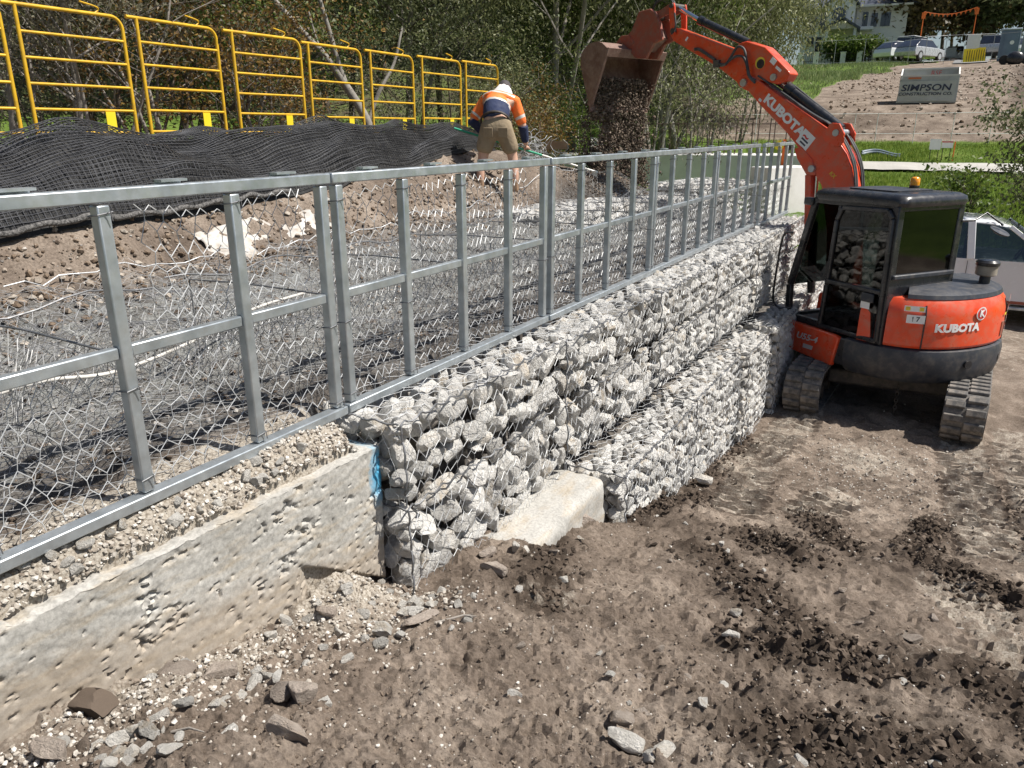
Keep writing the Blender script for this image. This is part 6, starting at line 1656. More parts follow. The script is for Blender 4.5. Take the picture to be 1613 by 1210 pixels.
# the white two-storey house
def white_house():
    R = 84.0
    root = empty('white_house', pol(brg(1318), R) - Vector((0, 0, 0.3)), radians(brg(1318)), 'white two storey house with dark tiled roof and arched upper window', 'house')
    k = R / 1460.0
    def X(px): return (px - 1318) * k
    def Z(py): return (98 - py) * k
    def wbox(n, px0, px1, py0, py1, y0, y1, mat, par=root): return MB().box(((X(px0) + X(px1)) / 2, (y0 + y1) / 2, (Z(py0) + Z(py1)) / 2), (X(px1) - X(px0), y1 - y0, abs(Z(py1) - Z(py0)))).build(n, mat, par)
    wbox('wall', 1245, 1400, 112, 8, 0.0, 9.0, RENDER_W)
    wbox('wall', 1282, 1323, 112, 6, -1.3, -0.01, RENDER_W)
    mb = MB(); mb.add([(X(1282), -1.3, Z(6)), (X(1323), -1.3, Z(6)), (X(1302), -1.3, Z(-14)), (X(1282), 3, Z(6)), (X(1323), 3, Z(6)), (X(1302), 3, Z(-14))], [(0, 1, 2), (5, 4, 3), (0, 3, 4, 1), (1, 4, 5, 2), (2, 5, 3, 0)]); mb.build('gable_wall', RENDER_W, root)
    mb = MB(); gable(mb, X(1282), X(1323), -1.3, 4, Z(6), Z(-14), 0.2, 0.35); mb.build('gable_roof', TILE, root)
    mb = MB(); e = 0.8
    mb.add([(X(1245) - e, -e, Z(9)), (X(1400) + e, -e, Z(9)), (X(1400) + e, 9 + e, Z(9)), (X(1245) - e, 9 + e, Z(9)), (X(1290), 4.5, Z(-32)), (X(1355), 4.5, Z(-32))], [(0, 1, 5, 4), (1, 2, 5), (2, 3, 4, 5), (3, 0, 4), (3, 2, 1, 0)]); rf = mb.build('roof', TILE, root)
    wbox('gutter', 1238, 1282, 12, 9.5, -1.0, -0.75, RENDER_W); wbox('gutter', 1324, 1405, 12, 9.5, -1.0, -0.75, RENDER_W)
    def win(px0, px1, py0, py1, y=-0.05):
        f = wbox('window', px0 - 1.2, px1 + 1.2, py1 + 1.2, py0 - 1.2, y - 0.02, y + 0.08, RENDER_W); wbox('pane', px0, px1, py1, py0, y - 0.06, y - 0.025, DGLASS, f)
        wbox('mullion', (px0 + px1) / 2 - 0.4, (px0 + px1) / 2 + 0.4, py1, py0, y - 0.08, y - 0.061, NAVYD, f)
    win(1249, 1266, 17, 42); win(1270, 1280, 15, 42); win(1335, 1343, 18, 41); win(1348, 1357, 20, 40); win(1255, 1265, 52, 66); win(1268, 1277, 52, 74); win(1362, 1376, 20, 40)
    arch = [(X(1290), Z(30)), (X(1309), Z(30)), (X(1309), Z(17)), (X(1304), Z(13)), (X(1300), Z(12)), (X(1295), Z(13)), (X(1290), Z(17))]
    mb = MB(); mb.prism(arch, -1.40, -1.33, lambda u, v, h: (u, h, v)); aw = mb.build('arched_window', DGLASS, root)
    wbox('sill', 1289, 1310, 31.5, 30.1, -1.5, -1.32, RENDER_W, aw)
    # portico
    mb = MB(); gable(mb, X(1283), X(1328), -3.4, -1.31, Z(47), Z(33), 0.22, 0.3); mb.build('portico_roof', TILE, root)
    mb = MB(); mb.add([(X(1283), -3.4, Z(47)), (X(1328), -3.4, Z(47)), (X(1305.5), -3.4, Z(34.5)), (X(1283), -3.2, Z(47)), (X(1328), -3.2, Z(47)), (X(1305.5), -3.2, Z(34.5))], [(0, 1, 2), (5, 4, 3), (0, 3, 4, 1), (1, 4, 5, 2), (2, 5, 3, 0)]); mb.build('portico_gable', CREAM, root)
    for px in (1285, 1326): wbox('column', px - 2, px + 2, 112, 47, -3.4, -3.0, RENDER_W)
    wbox('front_door', 1298, 1312, 98, 62, -1.42, -1.31, NAVYD)
    wbox('balcony', 1326, 1352, 46, 41.5, -1.5, 0.0, RENDER_W)
    wbox('downpipe', 1326, 1327.5, 112, 12, -0.2, -0.05, RENDER_W)
white_house()
simple_house('cream carport house right of the white house', 1383, 92, 5.5, 3.6, CREAM, ROOFM)
# garden wall with white piers
gf = empty('pier_fence', pol(brg(1320), 77), radians(brg(1320)), 'low garden fence with white rendered piers before the white house', 'fence'); kk = 77 / 1460.0; O = gf.location
pp = [1248, 1272, 1313, 1338, 1361, 1376, 1386, 1394]
for px in pp:
    g = pol(brg(px), 77 + (px - 1340) * 0.02 * (px > 1360)) - O; g = Matrix.Rotation(-radians(brg(1320)), 3, 'Z') @ g
    c_ = MB(); c_.box((g.x, g.y, g.z + 0.35), (0.42, 0.42, 1.3)); c_.build('pier', RENDER_W, gf); MB().box((g.x, g.y, g.z + 1.03), (0.5, 0.5, 0.06)).build('pier_cap', RENDER_W, gf)
for a, b in zip(pp[:-1], pp[1:]):
    for z in (0.35, 0.95):
        ga, gb_ = [Matrix.Rotation(-radians(brg(1320)), 3, 'Z') @ (pol(brg(px), 77) - O) for px in (a, b)]; MB().tube([ga + Vector((0, 0, z)), gb_ + Vector((0, 0, z))], 0.025, 5).build('rail', DARKF, gf)
    for q in range(1, 9):
        g = Matrix.Rotation(-radians(brg(1320)), 3, 'Z') @ (pol(brg(a + (b - a) * q / 9), 77) - O); MB().box(g + Vector((0, 0, 0.6)), (0.025, 0.025, 0.9)).build('baluster', DARKF, gf)
for px, R, h, kd, s, lab in ((1305, 78, 1.9, 'green', 901, 'round green garden bush left of the porch steps'), (1352, 78, 2.0, 'green', 902, 'round green garden bush right of the porch'), (1333, 78, 1.2, 'green', 903, 'small yellow green bush between the two garden bushes')):
    tree('garden_bush', lab, pol(brg(px), R), kd, 'dark', s, h, h * 1.0, 0.08, 'garden bushes of the white house', cat='bush', stems=3, n_clump=90, n_leaf=36, leaf=(0.2, 0.08), droop=0.2, crown_base=0.1, clump_r=0.28)
ft = [(1412, 86, 7.5, 'brown', 'spreading brown olive tree beside the white house'), (1428, 98, 10, 'brown', 'brown tree behind the parked cars'), (1462, 110, 13, 'dark', 'tall dark cypress like tree behind the road'), (1505, 96, 10.5, 'rust', 'broad rusty brown tree behind the yellow barrier stack'),
      (1545, 92, 8.5, 'brown', 'olive brown tree behind the site toilet'), (1572, 88, 6.5, 'dark', 'dark green bush right of the site toilet'), (1598, 100, 14, 'green', 'tall green tree at the top right corner'), (1480, 120, 11, 'dark', 'dark hedge tree behind the bunting'), (1420, 125, 14, 'dark', 'dark far tree above the parked cars')]
for i, (px, R, h, kd, lab) in enumerate(ft):
    tree('street_tree', lab, pol(brg(px), R), kd, 'dark', 920 + i, h, h * 0.95, 0.22, 'trees along the far road', n_clump=150, n_leaf=36, leaf=(0.4, 0.14), droop=0.3, crown_base=0.18, clump_r=0.75)
tree('wattle', 'drooping dark leafy branch tree at the right picture edge', pol(brg(1682), 17, 0.5), 'dark', 'dark', 940, 3.0, 1.0, 0.05, None, n_clump=70, n_leaf=90, leaf=(0.08, 0.02), droop=0.6, crown_base=0.2, clump_r=0.2)
tree('shrub', 'small bush on the green bank behind the ute', pol(brg(1540), 19.8), 'green', 'dark', 941, 1.5, 1.3, 0.03, None, cat='shrub', stems=3, n_clump=30, n_leaf=40, leaf=(0.09, 0.03), droop=0.2, crown_base=0.1, clump_r=0.2)

# ---------- vehicles
CARW = pm('white_car_paint', (0.72, 0.73, 0.74), (0.76, 0.77, 0.78), 2, 0.22, 0, coat=0.6)
CARS = pm('silver_car_paint', (0.45, 0.46, 0.48), (0.5, 0.51, 0.53), 2, 0.3, 0.3, coat=0.5)
TYRE = pm('tyre_rubber', (0.015, 0.015, 0.015), (0.03, 0.03, 0.03), 5, 0.85)
CGLASS = glass_mat('car_glass', (0.25, 0.29, 0.30), 0.10, 0.02)
def wheel(parent, x, y, r=0.36, w_=0.22):
    mb = MB(); mb.cyl((x, y - w_ / 2, r), (x, y + w_ / 2, r), r, 24); wv = mb.build('wheel', TYRE, parent, bevel=0.02)
    for s in (-1, 1): m2 = MB(); m2.cyl((x, y + s * (w_ / 2 - 0.01), r), (x, y + s * (w_ / 2 + 0.006), r), r * 0.62, 18); m2.build('rim', CARS, wv, 40)
def car(label, loc, rotz, paint, prof, green, wx, name='parked_car', cat='car', group='cars parked on the far road'):
    """prof: lower body outline (x,z); green: cabin outline"""
    root = empty(name, loc, rotz, label, cat, group)
    mb = MB(); mb.prism(prof, -0.86, 0.86, lambda u, v, h: (u, h, v)); mb.build('body', paint, root, bevel=0.06, seg=3)
    top = max(v for _, v in green)
    mb = MB(); n = len(green)
    A = [(u, -0.82 + 0.14 * (v - green[0][1]) / (top - green[0][1]), v) for u, v in green]; B = [(u, -y, v) for u, y, v in A]
    mb.add(A + B, [tuple(range(n)), tuple(range(2 * n - 1, n - 1, -1))] + [(i, i + n, (i + 1) % n + n, (i + 1) % n) for i in range(n)]); mb.build('cabin', DGLASS, root, bevel=0.04)
    mb = MB(); us = [u for u, v in green if v > top - 0.12]; mb.box(((min(us) + max(us)) / 2, 0, top), (max(us) - min(us), 1.36, 0.06)); mb.build('roof', paint, root, bevel=0.025)
    for x in wx:
        for y in (-0.78, 0.78): wheel(root, x, y, 0.33, 0.2)
    for y in (-0.6, 0.6): MB().box((prof[-1][0] * 0 + max(u for u, _ in prof) - 0.03, y, 0.68), (0.08, 0.34, 0.14)).build('headlight', WHITE, root, bevel=0.02)
    return root
hatch = ([(-2.0, 0.3), (2.05, 0.3), (2.1, 0.62), (1.9, 0.82), (1.0, 0.92), (-1.9, 0.95), (-2.08, 0.6)], [(1.05, 0.9), (0.35, 1.42), (-1.2, 1.45), (-1.95, 0.93)])
wag = ([(-2.2, 0.35), (2.2, 0.35), (2.25, 0.75), (2.0, 0.98), (1.15, 1.05), (-2.2, 1.05), (-2.3, 0.7)], [(1.2, 1.03), (0.5, 1.68), (-1.9, 1.70), (-2.2, 1.05)])
cl_ = [(1398, 76, 55, CARW, hatch, 'white hatchback parked nearest the garden fence'), (1421, 79, 70, CARW, wag, 'white wagon parked under the brown tree'), (1430, 71.5, 62, CARS, hatch, 'silver car parked beside the road kerb'), (1436, 88, 80, CARW, hatch, 'small white car behind the white wagon'),
       (1482, 96, 95, CARW, hatch, 'white car far down the road'), (1538, 84, 85, CARS, wag, 'grey wagon behind the site toilet'), (1581, 82, 90, CARW, hatch, 'pale car right of the site toilet')]
for px, R, rz, pt, (pf, gr_), lab in cl_:
    car(lab, pol(brg(px), R) + Vector((0, 0, 0.12)), radians(rz), pt, pf, gr_, (-1.3, 1.3))
def ute():
    root = empty('ute', (0.36, 16.35, -0.10), radians(-1), 'white dual cab ute parked behind the excavator with black script on its door', 'ute')
    # side faces -y. lower body with wheel arches
    def archp(cx, r=0.46, n=9): return [(cx + r * cos(a), 0.42 + r * sin(a)) for a in [pi * k / n for k in range(n + 1)]]
    body = [(2.62, 0.42), (2.68, 0.75), (2.60, 0.98), (2.3, 1.07), (1.25, 1.14), (-2.55, 1.14), (-2.6, 0.5)] + [(-2.1, 0.42)] + archp(-1.65)[::-1] + archp(1.55)[::-1]
    mb = MB(); mb.prism(body, -0.90, 0.90, lambda u, v, h: (u, h * (1 - 0.03 * (v > 1.05)), v)); mb.build('body', CARW, root, bevel=0.03, seg=3)
    top = 1.80
    roofp = [(0.62, 1.70), (0.35, 1.77), (-0.3, 1.81), (-0.75, 1.80), (-1.05, 1.74)]
    mb = MB(); V = []; 
    for y in (-0.70, -0.55, 0.55, 0.70): V += [(u, y, v - (0.035 if abs(y) > 0.6 else 0)) for u, v in roofp]
    m = len(roofp); F = [(j * m + i, j * m + i + 1, (j + 1) * m + i + 1, (j + 1) * m + i) for j in range(3) for i in range(m - 1)]
    mb.add(V, F); o = mb.build('roof', CARW, root, 60); o.modifiers.new('t', 'SOLIDIFY').thickness = 0.03
    for s in (-1, 1):
        y0, y1 = 0.87 * s, 0.71 * s
        for nm, a, b, w_ in (('windscreen_pillar', (1.38, y0 * 1.0, 1.13), (0.60, y1, 1.70), 0.07), ('door_pillar', (0.10, y0, 1.13), (0.02, y1, 1.77), 0.12), ('rear_pillar', (-1.02, y0, 1.13), (-1.02, y1, 1.73), 0.16)):
            MB().bar(a, b, 0.05, w_, up=(1, 0, 0)).build(nm, CARW, root, bevel=0.01)
        mb = MB(); mb.add([(1.30, y0 * 0.995, 1.14), (0.13, y0 * 0.995, 1.14), (0.07, y1 * 1.0, 1.74), (0.60, y1 * 1.0, 1.69)], [(0, 1, 2, 3)]); mb.build('side_window', CGLASS, root)
        mb = MB(); mb.add([(0.05, y0 * 0.995, 1.14), (-0.95, y0 * 0.995, 1.14), (-0.98, y1, 1.70), (-0.02, y1, 1.75)], [(0, 1, 2, 3)]); mb.build('side_window', CGLASS, root)
        MB().box((1.12, s * 0.98, 1.22), (0.12, 0.2, 0.17)).build('mirror', BLACKP, root, bevel=0.03)
        MB().box((0.28, s * 0.905, 1.00), (0.17, 0.03, 0.035)).build('door_handle', BLACKP, root, bevel=0.008)
        MB().box((0.06, s * 0.902, 0.80), (0.008, 0.006, 0.62)).build('shut_line', BLACKP, root); MB().box((1.22, s * 0.902, 0.80), (0.008, 0.006, 0.62)).build('shut_line', BLACKP, root)
        MB().bar((-1.1, s * 0.93, 0.36), (1.05, s * 0.93, 0.36), 0.12, 0.05).build('side_step', GALV, root, bevel=0.01)
        MB().bar((-1.15, s * 0.89, 0.45), (1.08, s * 0.89, 0.45), 0.03, 0.05).build('sill', pm('reddish_sill', (0.35, 0.10, 0.06), (0.42, 0.16, 0.1), 4, 0.8), root)  # reddish strip below the doors
    mb = MB(); mb.add([(1.40, -0.80, 1.13), (1.40, 0.80, 1.13), (0.62, 0.66, 1.69), (0.62, -0.66, 1.69)], [(0, 1, 2, 3)]); mb.build('windscreen', CGLASS, root)
    mb = MB(); mb.tube([(0.78 + 0.08 * cos(a), -0.38 + 0.19 * sin(a), 1.16 + 0.16 * cos(a)) for a in [2 * pi * k / 20 for k in range(20)]], 0.017, 6, closed=True); mb.build('steering_wheel', BLACKP, root, 60)
    for x in (0.15, -0.7):
        for y in (-0.4, 0.4):
            mb = MB(); mb.box((x - 0.12, y, 1.15), (0.14, 0.46, 0.62)); mb.box((x - 0.14, y, 1.55), (0.09, 0.22, 0.17)); tag(mb.build('seat', SEATC, root, bevel=0.03), kind='stuff') if False else mb.build('seat', SEATC, root, bevel=0.03)
    MB().box((1.1, 0, 1.08), (0.5, 1.5, 0.12)).build('dashboard', SEATC, root, bevel=0.03)
    for x in (-1.65, 1.55):
        for y in (-0.78, 0.78): wheel(root, x, y, 0.40, 0.26)
    me = text_mesh('body', 0.34, 0.002, 0.006, 0.1); o = link('lettering', me, BLACKP, root); o.matrix_local = frame_matrix((-0.12, -0.905, 0.70), (1, 0, 0), (0, 0, 1))
    for y in (-0.62, 0.62): MB().box((2.60, y, 0.88), (0.12, 0.40, 0.18)).build('headlight', WHITE, root, bevel=0.03)
ute()

# ---------- things on the hill
def simpson():
    R = 33.2
    root = empty('site_skip', pol(brg(1451), R) - Vector((0, 0, 0.05)), radians(brg(1451)), 'grey site skip with a contractor name banner standing on the dirt hill', 'skip')
    k = R / 1460.0; GREYP = pm('grey_skip_paint', (0.42, 0.43, 0.42), (0.52, 0.53, 0.51), 2, 0.6, 0, 0.1, 20, 0.01, dirt=(0.35, 0.3, 0.24), dirt_amt=0.5)
    BANN = pm('banner_cloth', (0.46, 0.47, 0.43), (0.55, 0.56, 0.52), 2, 0.8, 0, 0.3, 5, 0.08)
    hw_ = 1.02
    MB().add([(-hw_ - .06, -0.65, 0), (hw_ + .02, -0.65, 0), (hw_ - .0, -0.55, 1.0), (-hw_ + .04, -0.55, 1.0), (-hw_ - .06, -0.60, 0), (hw_ + .02, -0.60, 0), (hw_, -0.50, 1.0), (-hw_ + .04, -0.50, 1.0)], [(0, 1, 2, 3), (7, 6, 5, 4), (0, 4, 5, 1), (1, 5, 6, 2), (2, 6, 7, 3), (3, 7, 4, 0)]).build('front_panel', GREYP, root)
    MB().box((0, 0.62, 0.66), (2 * hw_, 0.05, 1.34)).build('back_panel', GREYP, root)
    for s in (-1, 1): mb = MB(); mb.prism([(-0.60, 0), (0.60, 0), (0.60, 1.33), (-0.50, 1.0)], s * hw_ - 0.025, s * hw_ + 0.025, lambda u, v, h: (h, u, v)); mb.build('side_panel', GREYP, root)
    MB().box((0, 0, 0.05), (2 * hw_, 1.2, 0.06)).build('floor_panel', GREYP, root)
    for a, b in (((-hw_, 0.58, 1.345), (hw_, 0.58, 1.345)), ((-hw_, -0.53, 1.02), (hw_, -0.53, 1.02)), ((-hw_, -0.53, 1.02), (-hw_, 0.58, 1.345)), ((hw_, -0.53, 1.02), (hw_, 0.58, 1.345))): MB().bar(a, b, 0.05, 0.05).build('rim', RENDER_W, root)
    us = np.linspace(-hw_ - 0.02, hw_ - 0.06, 50); vs_ = np.linspace(0.06, 0.82, 20); U, Vv = np.meshgrid(us, vs_, indexing='ij'); Y = -0.672 + 0.1 * Vv - 0.012 * (1 + vnoise(U * 2.4 + Vv, Vv * 3, 5.0))
    me = fromnp('banner', np.stack([U, Y, Vv], -1).reshape(-1, 3), grid_faces(*U.shape), 4); me.polygons.foreach_set('use_smooth', np.ones(len(me.polygons), dtype=bool)); link('banner', me, BANN, root)
    for txt, sz, z, bd, sx in (('SIMPSON', 0.34, 0.56, 0.006, 1.28), ('CONSTRUCTION CO.', 0.155, 0.335, 0.003, 1.25)):
        o = link('lettering', text_mesh(txt, sz, 0.001, bd, 0.12, sx), NAVYD, root); o.matrix_local = frame_matrix((-0.08, -0.70 + 0.1 * z, z), (1, 0, 0), (0, 0.1, 1))
    o = link('graffiti', text_mesh('RSF', 0.26, 0.001, -0.002), REDD, root); o.matrix_local = frame_matrix((0.22, 0.585, 1.16), (1, 0, 0), (0, 0, 1))
    MB().box((-0.52, -0.575, 0.93), (0.46, 0.01, 0.06)).build('orange_strip', pm('orange_strip', (0.6, 0.16, 0.05), (0.65, 0.2, 0.08), 9, 0.7), root)
simpson()
bpy.data.objects['site_skip'].scale = (0.9,) * 3
def portaloo():
    R = 72; root = empty('site_toilet', pol(brg(1564), R), radians(brg(1564)), 'blue grey portable toilet on the hill', 'portable toilet'); BG = pm('blue_grey_plastic', (0.12, 0.16, 0.22), (0.16, 0.21, 0.28), 2, 0.5)
    MB().box((0, 0, 1.05), (1.25, 1.2, 2.1)).build('cabin', BG, root, bevel=0.03); MB().box((0.05, -0.62, 1.0), (0.85, 0.04, 1.85)).build('door', BG, root, bevel=0.01)
    mb = MB(); mb.box((0, 0, 2.16), (1.35, 1.3, 0.12)); mb.build('roof', pm('pale_plastic_roof', (0.3, 0.36, 0.42), (0.36, 0.42, 0.48), 2, 0.5), root, bevel=0.05)
    MB().cyl((0.15, -0.645, 1.25), (0.15, -0.65, 1.25), 0.14, 16).build('sign', WHITE, root)
portaloo()
cb_ = empty('service_cabinet', pol(brg(1603), 66), radians(brg(1603)), 'grey green service cabinet at the right edge of the hill', 'cabinet'); CG = pm('grey_green_steel', (0.2, 0.26, 0.25), (0.26, 0.32, 0.31), 2, 0.5)
MB().box((0, 0, 0.9), (1.5, 0.8, 1.8)).build('casing', CG, cb_, bevel=0.03); MB().box((-0.37, -0.41, 0.9), (0.68, 0.03, 1.6)).build('door', CG, cb_, bevel=0.01); MB().box((0.37, -0.41, 0.9), (0.68, 0.03, 1.6)).build('door', CG, cb_, bevel=0.01)
mk_ = empty('covered_motorbike', pol(brg(1577), 64), radians(brg(1577)), 'dark covered motorbike parked beside the site toilet', 'motorbike')
mb = MB(); mb.lathe([(0.32, 0), (0.5, 0.25), (0.55, 0.55), (0.38, 0.85), (0.15, 1.0), (0.02, 1.02)], 12); o = mb.build('cover', BLACKP, mk_, 60); o.scale = (1.0, 0.5, 0.8); o.data.transform(Matrix.Identity(4))
for x in (-0.62, 0.62): mb = MB(); mb.cyl((x, -0.06, 0.3), (x, 0.06, 0.3), 0.3, 16); mb.build('wheel', TYRE, mk_, bevel=0.02)
# stack of yellow road barriers
ORB = pm('safety_orange', (0.75, 0.14, 0.02), (0.8, 0.18, 0.03), 4, 0.6)
rg_ = random.Random(4)
for k in range(9):
    b_ = empty('stacked_barrier', pol(brg(1500 + 3.6 * k), 68 + 0.15 * k), radians(brg(1512)), 'folded yellow barrier board in the stack by the road, %s from the left' % ['first', 'second', 'third', 'fourth', 'fifth', 'sixth', 'seventh', 'eighth', 'ninth'][k], 'barrier', 'stacked barrier boards by the far road')
    MB().add([(-0.10, 0, 0), (0.10, 0, 0), (0.02, 0.25, 0.95 + 0.1 * rg_.random()), (-0.16, 0.25, 0.95), (-0.10, 0.06, 0), (0.10, 0.06, 0), (0.02, 0.31, 0.95), (-0.16, 0.31, 0.95)], [(0, 1, 2, 3), (7, 6, 5, 4), (0, 4, 5, 1), (1, 5, 6, 2), (2, 6, 7, 3), (3, 7, 4, 0)]).build('board', YEL2, b_); MB().box((0.10, 0.1, 0.45), (0.04, 0.05, 0.8)).build('leg', BLACKP, b_)
for px, R, lab in ((1500, 70, 'white notice board standing by the road gate'),):
    b_ = empty('notice_board', pol(brg(1509), R), radians(brg(1509)), lab, 'board'); MB().box((0, 0, 1.35), (0.85, 0.05, 1.1)).build('panel', WHITE, b_)
    for x in (-0.35, 0.35): MB().box((x, 0.05, 0.7), (0.05, 0.05, 1.9)).build('leg', GALV, b_)
for px, R, w_, lab in ((1449, 92, 0.9, 'white road sign left on the far road gate'), (1459, 93, 0.9, 'white road sign in the middle of the far road gate'), (1477, 92, 0.9, 'white road sign right on the far road gate')):
    b_ = empty('road_sign', pol(brg(px), R), radians(brg(px)), lab, 'sign', 'white signs on the far road'); MB().box((0, 0, 0.9), (w_, 0.04, 0.8)).build('panel', WHITE, b_); MB().box((0, 0.05, 0.5), (0.06, 0.06, 1.2)).build('leg', GALV, b_)
# temporary fencing round the works
FENCE_G = pm('dull_fence_steel', (0.28, 0.29, 0.3), (0.38, 0.39, 0.4), 4, 0.6, 0.2)
def wire_fence(label, pts, h, posts=True, rails=(1.0,), mesh=False, name='temporary_fence', mat=None, r=0.02):
    root = empty(name, pts[0], 0, label, 'fence'); O = root.location; mat = mat or FENCE_G
    for p in pts: MB().tube([p - O - Vector((0, 0, 0.1)), p - O + Vector((0, 0, h))], r, 6).build('post', mat, root)
    for f in rails:
        for a, b in zip(pts[:-1], pts[1:]): MB().tube([a - O + Vector((0, 0, h * f - 0.01)), b - O + Vector((0, 0, h * f - 0.01))], r * 0.7, 5).build('rail', mat, root)
    return root
wire_fence('galvanised temporary fence across the road end', [pol(brg(px), R) for px, R in ((1268, 72), (1300, 72), (1345, 71), (1385, 70), (1413, 69), (1438, 67), (1468, 68), (1496, 68), (1540, 70), (1580, 68), (1612, 66))], 1.9, rails=(1.0, 0.12))
wire_fence('low white cord fence between the grass and the dirt hill', [pol(brg(px), 28.9) for px in (1140, 1190, 1250, 1345, 1380, 1440, 1500, 1560, 1620)], 0.95, rails=(1.0, 0.35), name='cord_fence', mat=WHITE, r=0.012)
bt = empty('bunting', pol(brg(1427), 80), 0, 'orange flag bunting strung between two poles over the road', 'bunting'); O = bt.location
a, b = pol(brg(1427), 80) + Vector((0, 0, 3.9)), pol(brg(1506), 80) + Vector((0, 0, 4.1))
for p in (a, b): MB().tube([Vector((p.x, p.y, p.z - 4.2)) - O, p - O], 0.04, 6).build('pole', ORB, bt); MB().box(p - O + Vector((0, 0, -0.3)), (0.3, 0.03, 0.5), Matrix.Rotation(radians(2), 3, 'Z')).build('flag', ORB, bt)
MB().tube([a.lerp(b, k / 12) - O - Vector((0, 0, 0.35 * sin(pi * k / 12))) for k in range(13)], 0.02, 5).build('cord', ORB, bt)
for k in range(1, 13):
    p = a.lerp(b, (k - 0.5) / 12) - O - Vector((0, 0, 0.35 * sin(pi * (k - 0.5) / 12))); MB().prism([(-0.1, 0), (0.1, 0), (0, -0.25)], -0.008, 0.008, lambda u, v, h: (p.x + u, p.y + h, p.z + v)).build('flag', ORB, bt)
for px, py, w_, h_, lab in ((1477, 244, 0.30, 0.30, 'white notice on two stakes in the green strip, nearer one'), (1496, 234, 0.30, 0.20, 'small white notice with red line in the green strip, farther one')):
    R = 26.9; b_ = empty('notice', pol(brg(px), R), radians(brg(px)), lab, 'sign', 'notices in the green strip'); z = max(0.5, 3.165 + (205 - py) / 1440 * R - b_.location.z)
    MB().box((0, 0, z), (w_, 0.02, h_)).build('panel', WHITE, b_)
    for x in (-0.1, 0.1): MB().box((x, 0.02, z / 2), (0.02, 0.02, z)).build('stake', BLACKP, b_)
    if h_ < 0.25: MB().box((0, -0.012, z + 0.07), (w_, 0.004, 0.03)).build('red_line', REDD, b_)
o = MB().tube([pol(brg(1508), 27) + Vector((0, 0, -0.1)), pol(brg(1508), 27) + Vector((0, 0, 0.55))], 0.018, 6).build('marker_stake', ORB); tag(o, 'orange marker stake right of the white notices', 'stake')
sg = empty('works_sign', pol(brg(1238), 15.5, 1.75), radians(brg(1238)), 'orange stake with yellow and black round markers behind the last frame', 'sign'); MB().box((0, 0, 0.6), (0.06, 0.04, 1.3)).build('stake', ORB, sg)
for x, m_ in ((-0.09, YEL2), (0.09, BLACKP)): MB().cyl((x, -0.03, 1.15), (x, -0.05, 1.15), 0.085, 14).build('marker_disc', m_, sg)
PIPEB = pm('blue_grey_pipe', (0.10, 0.13, 0.17), (0.16, 0.2, 0.25), 4, 0.5)
for k in range(2):
    o = MB().tube([pol(brg(1362 + 62 * t / 10), 27.4 + 0.25 * k + 0.25 * sin(t * 0.5)) + Vector((0, 0, 0.05)) for t in range(11)], 0.05, 7).build('drain_pipe', PIPEB, None, 60); tag(o, ['blue grey drain pipe lying on the grass, nearer of two', 'blue grey drain pipe lying on the grass, farther of two'][k], 'pipe', 'drain pipes on the grass')

# ---------- grass blades on the sward
def blades(name, label, n, sampler, h, seed, mat):
    rg = np.random.default_rng(seed); x, y = sampler(rg, n); mk = masks(x, y)[:, 0]; RR_ = np.hypot(x, y); keep = (mk > 0.55) & ~((RR_ > 24.8) & (RR_ < 26.75)); x, y = x[keep], y[keep]; n = len(x)
    z = ground_z(x, y, False); hh = h * rg.uniform(0.5, 1.4, n) * (1 + 0.8 * fbm(x * 0.6, y * 0.6, 4.0, 2)); a = rg.uniform(0, 2 * pi, n); wd = hh * 0.10; le = hh * rg.uniform(0.1, 0.5, n); b = rg.uniform(0, 2 * pi, n)
    V = np.stack([np.stack([x - wd * np.cos(a), y - wd * np.sin(a), z], -1), np.stack([x + wd * np.cos(a), y + wd * np.sin(a), z], -1), np.stack([x + le * np.cos(b), y + le * np.sin(b), z + hh], -1)], 1).reshape(-1, 3)
    tag(link(name, fromnp(name, V, np.arange(n * 3).reshape(n, 3), 3), mat), label, 'grass', kind='stuff')
GRASSM = leaf_mat('grass_blades', (0.10, 0.17, 0.02), (0.19, 0.28, 0.04), (0.34, 0.38, 0.09), 0.35)
def s1(rg, n):
    az = np.radians(rg.uniform(-5, 13, n)); R = np.sqrt(rg.uniform(17.5 ** 2, 29.5 ** 2, n)); return -R * np.sin(az), R * np.cos(az)
def s2(rg, n):
    az = np.radians(rg.uniform(1, 14, n)); R = np.sqrt(rg.uniform(33 ** 2, 74 ** 2, n)); return -R * np.sin(az), R * np.cos(az)
blades('grass', 'lush green grass on the bank and strip beside the path', 90000, s1, 0.085, 31, GRASSM)
blades('hill_grass', 'greyish green grass on the slope below the white house', 45000, s2, 0.17, 32, leaf_mat('meadow_blades', (0.11, 0.16, 0.05), (0.2, 0.26, 0.1), (0.34, 0.36, 0.17), 0.3))

# ================================================================== loose stones
BROCK = [rock_mesh('stone', 3, 950 + i, 8 + i % 3, (1, 0.85, 0.6 + 0.05 * (i % 3)), 0.06, 0.6) for i in range(8)]
def stone(label, x, y, r, mat, squash=(1, 0.8, 0.6), rot=0.0, tilt=(0, 0), v=0, group=None, sink=0.3, surf=None):
    me = BROCK[v % len(BROCK)]
    o = bpy.data.objects.new('stone', me.copy() if False else me); COL.objects.link(o)
    if len(me.materials) == 0: me.materials.append(mat)
    o.material_slots[0].link = 'OBJECT'; o.material_slots[0].material = mat
    z = (surf or gz)(x, y)
    o.location = (x, y, z + r * squash[2] * 0.62 * (1 - sink)); o.rotation_euler = (tilt[0], tilt[1], rot); o.scale = (r * squash[0] * 1.25, r * squash[1] * 1.25, r * squash[2] * 1.6)
    tag(o, label, 'stone', group)
L2 = LIME_S; B2 = BROWNROCK
